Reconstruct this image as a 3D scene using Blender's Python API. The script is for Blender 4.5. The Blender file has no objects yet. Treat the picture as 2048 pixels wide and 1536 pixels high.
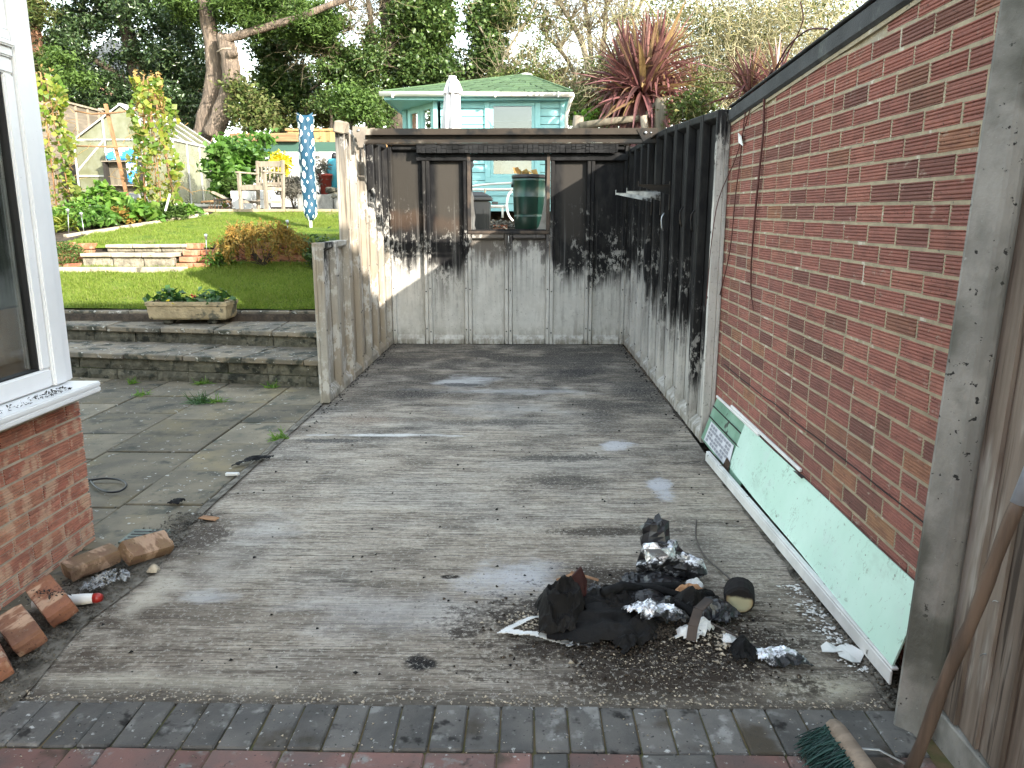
import bpy, bmesh, math, random
import numpy as np
from mathutils import Vector, Matrix, noise as mnoise
S = bpy.context.scene
COL = S.collection
R = math.radians
rng = np.random.default_rng(7)
random.seed(7)

# ---------------------------------------------------------------- camera, sky, sun, exposure
PITCH, YAW, FPX, CH = R(12.1), R(0.98), 1539.0, 1.5
cam_d = bpy.data.cameras.new('camera')
cam_d.sensor_width = 36.0
cam_d.lens = 36.0 * FPX / 2048.0
cam_d.clip_start = 0.05
cam_d.clip_end = 1500.0
cam = bpy.data.objects.new('camera', cam_d)
COL.objects.link(cam)
cam.location = (0, 0, CH)
cam.rotation_euler = (math.pi / 2 - PITCH, 0, YAW)
S.camera = cam

SUN_AZ, SUN_EL = R(135.0), R(22.5)          # clockwise from +Y: behind the camera to the right
W = bpy.data.worlds.new('World')
S.world = W
W.use_nodes = True
wt = W.node_tree
bg = wt.nodes['Background']
sky = wt.nodes.new('ShaderNodeTexSky')
sky.sky_type = 'NISHITA'
sky.sun_disc = False
sky.sun_elevation = SUN_EL
sky.sun_rotation = SUN_AZ
sky.air_density = 1.0
sky.dust_density = 0.35
sky.ozone_density = 1.0
hsv = wt.nodes.new('ShaderNodeHueSaturation')          # white balance put into the sky: paler, more neutral
hsv.inputs['Saturation'].default_value = 0.72
tint = wt.nodes.new('ShaderNodeMix'); tint.data_type = 'RGBA'; tint.blend_type = 'MULTIPLY'
tint.inputs[0].default_value = 1.0
tint.inputs[7].default_value = (1.0, 0.92, 0.765, 1)
wt.links.new(sky.outputs[0], hsv.inputs['Color'])
wt.links.new(hsv.outputs[0], tint.inputs[6])
wt.links.new(tint.outputs[2], bg.inputs['Color'])
bg.inputs['Strength'].default_value = 0.15

sl = bpy.data.lights.new('sun', 'SUN')
sl.energy = 2.0
sl.angle = R(0.6)
sl.color = (1.0, 0.93, 0.82)
sun = bpy.data.objects.new('sun', sl)
COL.objects.link(sun)
sd = Vector((math.sin(SUN_AZ) * math.cos(SUN_EL), math.cos(SUN_AZ) * math.cos(SUN_EL), math.sin(SUN_EL)))
sun.rotation_euler = sd.to_track_quat('Z', 'Y').to_euler()
sun.location = sd * 60

S.view_settings.view_transform = 'Standard'
S.view_settings.look = 'None'
S.view_settings.gamma = 1.0
S.view_settings.exposure = 2.85
S.view_settings.use_curve_mapping = False
S.render.engine = 'CYCLES'
S.cycles.use_denoising = True
S.cycles.max_bounces = 6
S.cycles.diffuse_bounces = 3
S.cycles.glossy_bounces = 3
S.cycles.transmission_bounces = 4
S.cycles.transparent_max_bounces = 8
S.cycles.sample_clamp_indirect = 6.0

# ---------------------------------------------------------------- picture -> place
_F = Vector((-math.sin(YAW) * math.cos(PITCH), math.cos(YAW) * math.cos(PITCH), -math.sin(PITCH)))
_R = Vector((math.cos(YAW), math.sin(YAW), 0))
_U = _R.cross(_F)
def ray(x, y):
    return _F + _R * ((x - 1024) / FPX) - _U * ((y - 768) / FPX)
def at(x, y, Y):
    d = ray(x, y); t = Y / d.y
    return Vector((0, 0, CH)) + d * t
def gz(x, y, z=0.0):
    d = ray(x, y); t = (z - CH) / d.z
    return Vector((0, 0, CH)) + d * t
TY = [-50, 8.35, 8.45, 10.2, 10.5, 13.3, 13.45, 16, 19, 25, 40, 300]
TZ = [.50, .50, .52, .92, 1.18, 1.56, 1.66, 1.76, 1.85, 2.2, 3.0, 8.0]
def T(y):
    return float(np.interp(y, TY, TZ))
def onT(x, y):
    d = ray(x, y)
    Y = 8.0
    while Y < 60:
        p = Vector((0, 0, CH)) + d * (Y / d.y)
        if p.z <= T(Y): return p
        Y += 0.01
    return p

# ---------------------------------------------------------------- object helpers
def link(o, parent=None):
    COL.objects.link(o)
    if parent is not None: o.parent = parent
    return o
def tag(o, label=None, cat=None, group=None, kind=None):
    if label: o['label'] = label
    if cat: o['category'] = cat
    if group: o['group'] = group
    if kind: o['kind'] = kind
    return o
def thing(name, label, cat, loc=(0, 0, 0), rz=0.0, group=None):
    o = bpy.data.objects.new(name, None)
    o.empty_display_size = 0.1
    link(o)
    o.location = loc
    o.rotation_euler = (0, 0, rz)
    return tag(o, label, cat, group)
def inst(src, name, loc, rot=(0, 0, 0), parent=None, scale=(1, 1, 1)):
    o = bpy.data.objects.new(name, src if isinstance(src, bpy.types.Mesh) else src.data)
    link(o, parent)
    o.location = loc
    o.rotation_euler = rot
    o.scale = scale
    return o
def copy_tree(o, parent=None):
    c = o.copy(); link(c)
    if parent is not None: c.parent = parent
    for ch in [k for k in bpy.data.objects if k.parent == o]:
        copy_tree(ch, c)
    return c

class MB:
    """collects geometry for ONE mesh object"""
    def __init__(s):
        s.v = []; s.f = []; s.m = []; s.sm = []
    def add(s, vs, fs, mi=0, smooth=False):
        b = len(s.v)
        s.v.extend([tuple(v) for v in vs])
        for f in fs:
            s.f.append(tuple(b + i for i in f)); s.m.append(mi); s.sm.append(smooth)
        return s
    def box(s, lo, hi, mi=0, mat=None):
        x0, y0, z0 = lo; x1, y1, z1 = hi
        vs = [Vector(p) for p in ((x0,y0,z0),(x1,y0,z0),(x1,y1,z0),(x0,y1,z0),(x0,y0,z1),(x1,y0,z1),(x1,y1,z1),(x0,y1,z1))]
        if mat is not None: vs = [mat @ v for v in vs]
        return s.add(vs, [(0,3,2,1),(4,5,6,7),(0,1,5,4),(1,2,6,5),(2,3,7,6),(3,0,4,7)], mi)
    def cbox(s, c, size, rot=(0, 0, 0), mi=0):
        from mathutils import Euler
        m = Matrix.Translation(c) @ Euler(rot).to_matrix().to_4x4()
        h = [k / 2 for k in size]
        return s.box((-h[0], -h[1], -h[2]), (h[0], h[1], h[2]), mi, m)
    def bar(s, a, b, w, t, mi=0, up=(0, 0, 1)):
        a = Vector(a); b = Vector(b); d = (b - a).normalized(); u = Vector(up)
        if abs(d.dot(u)) > .98: u = Vector((1, 0, 0))
        sx = d.cross(u).normalized(); sy = sx.cross(d).normalized()
        vs = []
        for p in (a, b):
            for i, j in ((-1,-1),(1,-1),(1,1),(-1,1)): vs.append(p + sx * (i * w / 2) + sy * (j * t / 2))
        return s.add(vs, [(0,1,2,3),(7,6,5,4),(0,4,5,1),(1,5,6,2),(2,6,7,3),(3,7,4,0)], mi)
    def tube(s, pts, rad, n=8, mi=0, caps=True, smooth=True):
        pts = [Vector(p) for p in pts]
        if not hasattr(rad, '__len__'): rad = [rad] * len(pts)
        vs = []; prev = None
        for i, p in enumerate(pts):
            d = (pts[min(i + 1, len(pts) - 1)] - pts[max(i - 1, 0)]).normalized()
            if prev is None:
                u = Vector((0, 0, 1)) if abs(d.z) < .9 else Vector((1, 0, 0))
                u = d.cross(u).normalized()
            else:
                u = (prev - d * prev.dot(d)).normalized()
            prev = u; w = d.cross(u)
            for k in range(n):
                a = 2 * math.pi * k / n
                vs.append(p + (u * math.cos(a) + w * math.sin(a)) * rad[i])
        fs = []
        for i in range(len(pts) - 1):
            for k in range(n):
                fs.append((i*n + k, i*n + (k+1) % n, (i+1)*n + (k+1) % n, (i+1)*n + k))
        if caps:
            fs.append(tuple(range(n - 1, -1, -1))); fs.append(tuple((len(pts)-1)*n + k for k in range(n)))
        return s.add(vs, fs, mi, smooth)
    def lathe(s, c, prof, n=20, mi=0, smooth=True, cap=True):
        vs = []; c = Vector(c)
        for r, z in prof:
            for k in range(n):
                a = 2 * math.pi * k / n
                vs.append(c + Vector((r * math.cos(a), r * math.sin(a), z)))
        fs = []
        for i in range(len(prof) - 1):
            for k in range(n):
                fs.append((i*n + k, i*n + (k+1) % n, (i+1)*n + (k+1) % n, (i+1)*n + k))
        if cap:
            fs.append(tuple(range(n - 1, -1, -1))); fs.append(tuple((len(prof)-1)*n + k for k in range(n)))
        return s.add(vs, fs, mi, smooth)
    def prism(s, poly, z0, z1, mi=0, top=None):
        n = len(poly)
        vs = [(p[0], p[1], z0) for p in poly] + [((top or poly)[i][0], (top or poly)[i][1], z1) for i in range(n)]
        fs = [tuple(range(n - 1, -1, -1)), tuple(range(n, 2*n))]
        for k in range(n): fs.append((k, (k+1) % n, n + (k+1) % n, n + k))
        return s.add(vs, fs, mi)
    def jitter(s, a, seed=0):
        r = random.Random(seed)
        s.v = [(x + r.uniform(-a, a), y + r.uniform(-a, a), z + r.uniform(-a, a)) for x, y, z in s.v]
        return s
    def mesh(s, name, mat, bevel=0.0, seg=1):
        me = bpy.data.meshes.new(name)
        me.from_pydata(s.v, [], s.f)
        for mm in (mat if isinstance(mat, (list, tuple)) else [mat]): me.materials.append(mm)
        for p, mi, sm in zip(me.polygons, s.m, s.sm):
            p.material_index = mi; p.use_smooth = sm
        if bevel > 0:
            bm = bmesh.new(); bm.from_mesh(me)
            es = [e for e in bm.edges if len(e.link_faces) == 2 and e.calc_face_angle(0) > .5]
            bmesh.ops.bevel(bm, geom=es, offset=bevel, segments=seg, affect='EDGES', clamp_overlap=True)
            bm.to_mesh(me); bm.free()
        me.update()
        return me
    def build(s, name, mat, parent=None, loc=(0, 0, 0), rot=(0, 0, 0), bevel=0.0, seg=1):
        o = bpy.data.objects.new(name, s.mesh(name, mat, bevel, seg))
        link(o, parent)
        o.location = loc; o.rotation_euler = rot
        return o

def smooth(pts, s=5):
    P = [Vector(p) for p in pts]; k = len(P); Q = []
    for i in range(k - 1):
        p0, p1, p2, p3 = P[max(i-1, 0)], P[i], P[i+1], P[min(i+2, k-1)]
        for j in range(s):
            u = j / s
            Q.append(.5 * ((2*p1) + (p2-p0)*u + (2*p0-5*p1+4*p2-p3)*u*u + (-p0+3*p1-3*p2+p3)*u**3))
    Q.append(P[-1])
    return Q
def np_mesh(name, V, F, mat, parent=None, smooth=False, mi=None):
    """fast mesh from numpy arrays (all faces with the same corner count)"""
    me = bpy.data.meshes.new(name)
    V = np.ascontiguousarray(V, dtype=np.float32); F = np.ascontiguousarray(F, dtype=np.int32)
    n, k = F.shape
    me.vertices.add(len(V)); me.vertices.foreach_set('co', V.ravel())
    me.loops.add(n * k); me.loops.foreach_set('vertex_index', F.ravel())
    me.polygons.add(n)
    me.polygons.foreach_set('loop_start', np.arange(0, n * k, k, dtype=np.int32))
    me.polygons.foreach_set('loop_total', np.full(n, k, dtype=np.int32))
    for mm in (mat if isinstance(mat, (list, tuple)) else [mat]): me.materials.append(mm)
    if smooth: me.polygons.foreach_set('use_smooth', np.ones(n, dtype=bool))
    if mi is not None: me.polygons.foreach_set('material_index', np.ascontiguousarray(mi, dtype=np.int32))
    me.update(calc_edges=True)
    o = bpy.data.objects.new(name, me)
    return link(o, parent)
def unit(a):
    return a / np.maximum(np.linalg.norm(a, axis=-1, keepdims=True), 1e-9)
def leaves(name, P, size, mat, parent=None, aspect=.5, up=.4, axis=None, fold=.18, spread=.35, nrm=None):
    """leaf-shaped folded faces at points P"""
    P = np.asarray(P); n = len(P)
    sz = size * rng.uniform(1 - spread, 1 + spread, n)
    a = unit(rng.normal(size=(n, 3)) * (1, 1, .7) + ((0, 0, -.25) if axis is None else axis))
    nn = rng.normal(size=(n, 3)) + np.array((0, 0, up * 3))
    if nrm is not None: nn = nn + nrm
    s = unit(np.cross(nn, a)); q = np.cross(a, s)
    L = sz[:, None]; w = L * aspect / 2
    b = P - a * L / 2; t = P + a * L / 2
    l = P - a * L * .08 + s * w + q * L * fold; r = P - a * L * .08 - s * w + q * L * fold
    V = np.stack([b, l, t, r], 1).reshape(-1, 3)
    i = np.arange(n) * 4
    F = np.stack([np.stack([i, i + 2, i + 1], 1), np.stack([i, i + 3, i + 2], 1)], 1).reshape(-1, 3)
    return np_mesh(name, V, F, mat, parent)
def strands(name, PL, r0, r1, mat, parent=None, flat=False):
    """thin tapering stems / blades along polylines PL (n,k,3)"""
    PL = np.asarray(PL); n, k, _ = PL.shape
    d = np.zeros_like(PL); d[:, 1:-1] = PL[:, 2:] - PL[:, :-2]; d[:, 0] = PL[:, 1] - PL[:, 0]; d[:, -1] = PL[:, -1] - PL[:, -2]
    d = unit(d)
    ref = unit(rng.normal(size=(n, 1, 3)) + np.zeros((n, k, 3)))
    u = unit(np.cross(d, ref)); w = np.cross(d, u)
    rr = (np.asarray(r0).reshape(-1, 1) * (1 - np.linspace(0, 1, k)) + np.asarray(r1).reshape(-1, 1) * np.linspace(0, 1, k))[..., None]
    m = 2 if flat else 3
    if flat: ring = [u * rr, -u * rr]
    else: ring = [u * rr, (-.5 * u + .87 * w) * rr, (-.5 * u - .87 * w) * rr]
    V = np.stack([PL + q for q in ring], 2).reshape(-1, 3)
    base = (np.arange(n) * k * m)[:, None] + (np.arange(k - 1) * m)[None]
    Fs = []
    for j in range(1 if flat else m):
        j2 = (j + 1) % m
        Fs.append(np.stack([base + j, base + j2, base + m + j2, base + m + j], -1).reshape(-1, 4))
    return tag(np_mesh(name, V, np.concatenate(Fs), mat, parent, smooth=not flat), kind='stuff')
def ellip(n, c, r, shell=.35):
    d = unit(rng.normal(size=(n, 3)))
    q = rng.uniform(0, 1, (n, 1)) ** shell
    return np.asarray(c) + d * q * np.asarray(r)
def clumped(n, c, r, clumps, csize, shell=.45):
    C = ellip(clumps, c, r, shell)
    k = rng.integers(0, clumps, n)
    s = csize * rng.uniform(.5, 1.3, clumps)[k][:, None]
    return C[k] + rng.normal(size=(n, 3)) * s * (1, 1, .7)
def twig_paths(base, n, k, length, spread, grav=0.0, kink=.25, dirs=None):
    """n wandering polylines from base points"""
    base = np.asarray(base)
    p = base[rng.integers(0, len(base), n)] if len(base) != n else base.copy()
    d = unit(rng.normal(size=(n, 3)) * spread + (np.array((0, 0, 1.0)) if dirs is None else dirs))
    out = [p]
    st = (length * rng.uniform(.5, 1.2, n) / (k - 1))[:, None] if not hasattr(length, '__len__') else (np.asarray(length) / (k - 1))[:, None]
    for i in range(k - 1):
        d = unit(d + rng.normal(size=(n, 3)) * kink + np.array((0, 0, -grav)))
        p = p + d * st
        out.append(p)
    return np.stack(out, 1)

# ---------------------------------------------------------------- materials
class NT:
    def __init__(s, name):
        s.m = bpy.data.materials.new(name); s.m.use_nodes = True
        s.t = s.m.node_tree; s.b = s.t.nodes['Principled BSDF']; s.out = s.t.nodes['Material Output']
    def n(s, ty, **kw):
        nd = s.t.nodes.new('ShaderNode' + ty)
        for k, v in kw.items():
            if k.startswith('_'): setattr(nd, k[1:], v)
            else: s.set(nd, k, v)
        return nd
    def set(s, nd, k, v):
        key = int(k[1:]) if k[0] == 'i' and k[1:].isdigit() else k.replace('__', ' ')
        sock = nd.inputs[key]
        if isinstance(v, bpy.types.NodeSocket): s.t.links.new(v, sock)
        elif isinstance(v, bpy.types.Node): s.t.links.new(v.outputs[0], sock)
        else:
            if sock.type == 'RGBA' and len(v) == 3: v = (*v, 1)
            sock.default_value = v
    def math(s, op, a, b=0.0, c=None, clamp=False):
        nd = s.t.nodes.new('ShaderNodeMath'); nd.operation = op; nd.use_clamp = clamp
        s.set(nd, 'i0', a); s.set(nd, 'i1', b)
        if c is not None: s.set(nd, 'i2', c)
        return nd.outputs[0]
    def rng(s, v, lo, hi, a=0.0, b=1.0):
        nd = s.t.nodes.new('ShaderNodeMapRange'); nd.interpolation_type = 'SMOOTHSTEP' if lo < hi else 'LINEAR'
        if lo > hi: lo, hi, a, b = hi, lo, b, a
        s.set(nd, 'i0', v); s.set(nd, 'i1', lo); s.set(nd, 'i2', hi); s.set(nd, 'i3', a); s.set(nd, 'i4', b)
        return nd.outputs[0]
    def mix(s, f, a, b, mode='MIX'):
        nd = s.t.nodes.new('ShaderNodeMix'); nd.data_type = 'RGBA'; nd.blend_type = mode
        s.set(nd, 'i0', f); s.set(nd, 'i6', a); s.set(nd, 'i7', b)
        return nd.outputs[2]
    def pos(s):
        return s.n('NewGeometry').outputs['Position']
    def obj(s):
        return s.n('TexCoord').outputs['Object']
    def scale(s, v, sc, off=None):
        nd = s.n('Mapping'); s.set(nd, 'i0', v); nd.inputs['Scale'].default_value = sc
        if off is not None: nd.inputs['Location'].default_value = off
        return nd.outputs[0]
    def noise(s, v, scale=5.0, detail=5.0, rough=.6, dist=0.0):
        nd = s.n('TexNoise', Scale=scale, Detail=detail, Roughness=rough, Distortion=dist)
        s.set(nd, 'Vector', v)
        return nd.outputs[0]
    def rnd(s):
        """one random number for each object and each loose piece"""
        a = s.n('ObjectInfo').outputs['Random']; b = s.n('NewGeometry').outputs['Random Per Island']
        return s.math('FRACT', s.math('ADD', a, b))
    def ramp(s, f, stops, interp='LINEAR'):
        nd = s.n('ValToRGB'); cr = nd.color_ramp; cr.interpolation = interp
        while len(cr.elements) > 1: cr.elements.remove(cr.elements[-1])
        cr.elements[0].position = stops[0][0]
        c = stops[0][1]; cr.elements[0].color = (*c, 1) if hasattr(c, '__len__') else (c, c, c, 1)
        for p, c in stops[1:]:
            e = cr.elements.new(p); e.color = (*c, 1) if hasattr(c, '__len__') else (c, c, c, 1)
        s.set(nd, 'i0', f)
        return nd.outputs[0]
    def bump(s, h, strength=.3, dist=.01):
        nd = s.n('Bump', Strength=strength, Distance=dist); s.set(nd, 'Height', h)
        s.set(s.b, 'Normal', nd)
    def xyz(s, v):
        nd = s.n('SeparateXYZ'); s.set(nd, 'i0', v)
        return nd.outputs
    def base(s, c, rough=.8, spec=.3, metal=0.0):
        s.set(s.b, 'Base Color', c); s.set(s.b, 'Roughness', rough); s.set(s.b, 'Specular IOR Level', spec); s.set(s.b, 'Metallic', metal)
        return s.m

def M(name, col, col2=None, scale=6.0, stretch=(1, 1, 1), rough=.8, spec=.3, bump=0.0, bscale=None, bstretch=None, bdist=.006,
      spots=(), rnd=0.0, metal=0.0, detail=6.0, world=False, lo=.35, hi=.65, cols=None):
    t = NT(name)
    co = t.pos() if world else t.obj()
    if rnd or cols:
        rv = t.rnd()
        ad = t.n('VectorMath', _operation='ADD'); t.set(ad, 'i0', co)
        cx = t.n('CombineXYZ'); t.set(cx, 'i0', t.math('MULTIPLY', rv, 37.0)); t.set(cx, 'i1', t.math('MULTIPLY', rv, 91.0))
        t.set(ad, 'i1', cx); co = ad.outputs[0]
    c = t.ramp(rv, cols) if cols else None
    if c is None: c = t.n('RGB'); c.outputs[0].default_value = (*col, 1); c = c.outputs[0]
    v = t.scale(co, stretch)
    if col2 is not None:
        c = t.mix(t.rng(t.noise(v, scale, detail), lo, hi), c, col2)
    for sp in spots:
        sc, ss, l, h = sp[:4]; st = sp[4] if len(sp) > 4 else (1, 1, 1)
        c = t.mix(t.rng(t.noise(t.scale(co, st), ss, 4), l, h), c, sc)
    if rnd:
        hs = t.n('HueSaturation'); t.set(hs, 'Color', c)
        t.set(hs, 'Value', t.math('MULTIPLY_ADD', t.math('FRACT', t.math('MULTIPLY', rv, 7.31)), 2 * rnd, 1 - rnd))
        c = hs.outputs[0]
    t.base(c, rough, spec, metal)
    if bump: t.bump(t.noise(t.scale(co, bstretch or stretch), bscale or scale * 4, 6), bump, bdist)
    return t.m

def leaf_mat(name, cols, trans=.35, rough=.5, spec=.4):
    """colour for each leaf from a ramp; light passes through"""
    t = NT(name)
    n = len(cols)
    c = t.ramp(t.rnd(), [(i / max(n - 1, 1), k) for i, k in enumerate(cols)])
    t.base(c, rough, spec)
    tr = t.n('BsdfTranslucent'); hs = t.n('HueSaturation', Saturation=1.1, Value=1.25); t.set(hs, 'Color', c); t.set(tr, 'Color', hs)
    mx = t.n('MixShader'); t.set(mx, 'i0', trans); t.set(mx, 'i1', t.b); t.set(mx, 'i2', tr)
    t.set(t.out, 'Surface', mx)
    return t.m
# ---- special materials
def soot_mat(name, axis, curve, light=(.585, .57, .53), amp=.30, film=None, flake=.5, lohi=(0, 10), warm=0.0, drip=.85):
    """pale cast concrete, soot above a ragged line whose height is given along the wall"""
    t = NT(name)
    p = t.pos(); x, y, z = t.xyz(p)
    a, b = lohi
    u = t.rng(x if axis == 'x' else y, a, b)
    nd = t.n('MapRange'); t.set(nd, 'i0', x if axis == 'x' else y); nd.inputs[1].default_value = a; nd.inputs[2].default_value = b
    u = nd.outputs[0]
    H = t.math('MULTIPLY', t.ramp(u, [((c - a) / (b - a), h / 3.0) for c, h in curve]), 3.0)
    st = t.noise(t.scale(p, (12, 12, .55)), 2.2, 6, .72)
    st2 = t.noise(t.scale(p, (1, 1, .6)), 9.0, 8, .72)
    e = t.math('SUBTRACT', z, H)
    e = t.math('ADD', e, t.math('MULTIPLY', t.math('SUBTRACT', st, .5), amp * 3.4))
    e = t.math('ADD', e, t.math('MULTIPLY', t.math('SUBTRACT', st2, .5), amp * 1.0))
    e = t.math('ADD', e, t.math('MULTIPLY', t.math('SUBTRACT', t.noise(t.scale(p, (1, 1, .35)), 2.6, 3), .5), .55))
    soot = t.rng(e, -.16, .09)
    smear = t.math('MULTIPLY', t.rng(e, -.75, .10), t.math('MULTIPLY_ADD', t.rng(t.noise(t.scale(p, (16, 16, .6)), 1.6, 5), .42, .60), .9, .25))
    # spalled flakes that show pale concrete through the soot
    fl = t.noise(t.scale(p, (1, 1, .5)), 26.0, 6, .75)
    zone = t.math('MULTIPLY', t.rng(e, .85, .05), t.rng(t.noise(p, 3.2, 3), .40, .62))
    fm = t.math('MULTIPLY', t.rng(t.math('ADD', fl, t.math('MULTIPLY', zone, .16)), .60, .66), zone)
    fm = t.math('MULTIPLY', fm, flake)
    n1 = t.noise(p, 4.0, 8, .7)
    n3 = t.noise(t.scale(p, (6, 6, .8)), 3.0, 7, .7)
    lc = t.mix(t.rng(n1, .35, .7), light, tuple(k * .80 for k in light))
    lc = t.mix(t.math('MULTIPLY', t.rng(n3, .50, .70), .65), lc, (.30, .285, .26))
    lc = t.mix(t.math('MULTIPLY', t.rng(t.noise(p, 60, 3), .62, .70), .6), lc, (.16, .15, .13))
    lc = t.mix(t.math('MULTIPLY', t.rng(z, .25, .0), t.rng(t.noise(t.scale(p, (5, 5, 2)), 3, 6), .35, .6)), lc, (.22, .20, .16))
    if warm:
        lc = t.mix(t.math('MULTIPLY', t.rng(t.noise(t.scale(p, (4, 4, .5)), 1.6, 5), .42, .62), warm), lc, (.28, .22, .15))
        lc = t.mix(t.math('MULTIPLY', t.math('MULTIPLY', t.rng(t.noise(t.scale(p, (14, 14, .9)), 1.3, 5), .50, .64), t.rng(z, .3, 1.6)), .85), lc, (.10, .085, .068))
    lc = t.mix(t.math('MULTIPLY', smear, drip), lc, (.13, .124, .115))
    sc = t.mix(t.rng(t.noise(t.scale(p, (3, 3, 1.2)), 4, 6), .35, .7), (.006, .006, .007), (.020, .019, .018))
    if film is not None:
        # brown-grey satin film left on the flat fields high on the wall
        for (c0, c1, z0, z1, colr, k) in film:
            fx = t.math('MULTIPLY', t.rng(x if axis == 'x' else y, c0 - .03, c0 + .05), t.rng(x if axis == 'x' else y, c1 + .03, c1 - .05))
            zz = t.math('ADD', z, t.math('MULTIPLY', t.math('SUBTRACT', st2, .5), .25))
            fz = t.math('MULTIPLY', t.rng(zz, z0 - .08, z0 + .08), t.rng(zz, z1 + .05, z1 - .03))
            sc = t.mix(t.math('MULTIPLY', t.math('MULTIPLY', fx, fz), k), sc, colr)
    ws = t.math('MULTIPLY', t.rng(t.noise(t.scale(p, (22, 22, .35)), 1.5, 6, .7), .55, .68), t.rng(e, 1.0, .1))
    sc = t.mix(t.math('MULTIPLY', ws, .55), sc, (.20, .195, .185))
    c = t.mix(soot, lc, sc)
    c = t.mix(fm, c, (.50, .48, .44))
    t.base(c, .72, .14)
    rr = t.mix(soot, (.85, .85, .85), (.62, .62, .62)); t.set(t.b, 'Roughness', rr)
    t.bump(t.math('ADD', n1, t.math('MULTIPLY', fl, .5)), .35, .008)
    return t.m

m_back = soot_mat('sooted_back_panels', 'x', [(-1.7, 1.05), (-1.4, .98), (-1.18, 1.10), (-1.14, .86), (-.9, .82), (-.70, .95), (-.66, 1.06), (-.4, 1.06), (-.2, 1.07), (.1, 1.16), (.3, 1.1), (.33, .98), (.5, .86), (.73, 1.0), (.78, .80), (1.0, .84), (1.25, .92)],
                  lohi=(-1.7, 1.3), drip=.6, amp=.16, flake=.75,
                  film=[(-1.58, -1.26, 1.55, 2.22, (.036, .032, .027), 1.0), (-1.06, -.78, 1.30, 2.2, (.042, .037, .031), 1.0),
                        (-1.62, -1.2, 1.40, 1.58, (.075, .048, .032), .6), (-1.1, -.76, 1.35, 1.5, (.07, .046, .033), .5),
                        (-.66, -.22, .98, 1.35, (.13, .115, .10), 1.0), (-.18, .3, 1.0, 1.35, (.10, .09, .085), .9),
                        (.42, .70, 1.25, 2.2, (.034, .030, .026), .95)])
m_right = soot_mat('sooted_right_panels', 'y', [(4.9, 2.2), (5.10, 1.9), (5.14, .60), (5.35, .50), (5.5, .38), (5.66, .48), (5.78, .72), (6.1, .58), (6.3, .74), (6.6, .70), (7.2, .80), (7.9, .88), (8.6, 1.02), (9.3, .92)],
                   lohi=(4.9, 9.4), amp=.34, flake=.7)
m_left = soot_mat('scorched_left_panels', 'y', [(6.1, 2.9), (6.24, 2.6), (6.28, 1.10), (6.52, 1.06), (6.58, 1.5), (6.9, 2.2), (7.2, 2.28), (7.6, 2.36), (8.0, 2.2), (8.3, 1.85), (8.6, 1.5), (9.0, 1.4), (9.3, 1.15)],
                  lohi=(6.0, 9.4), amp=.22, flake=.8, light=(.345, .318, .27), warm=.6)

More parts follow.
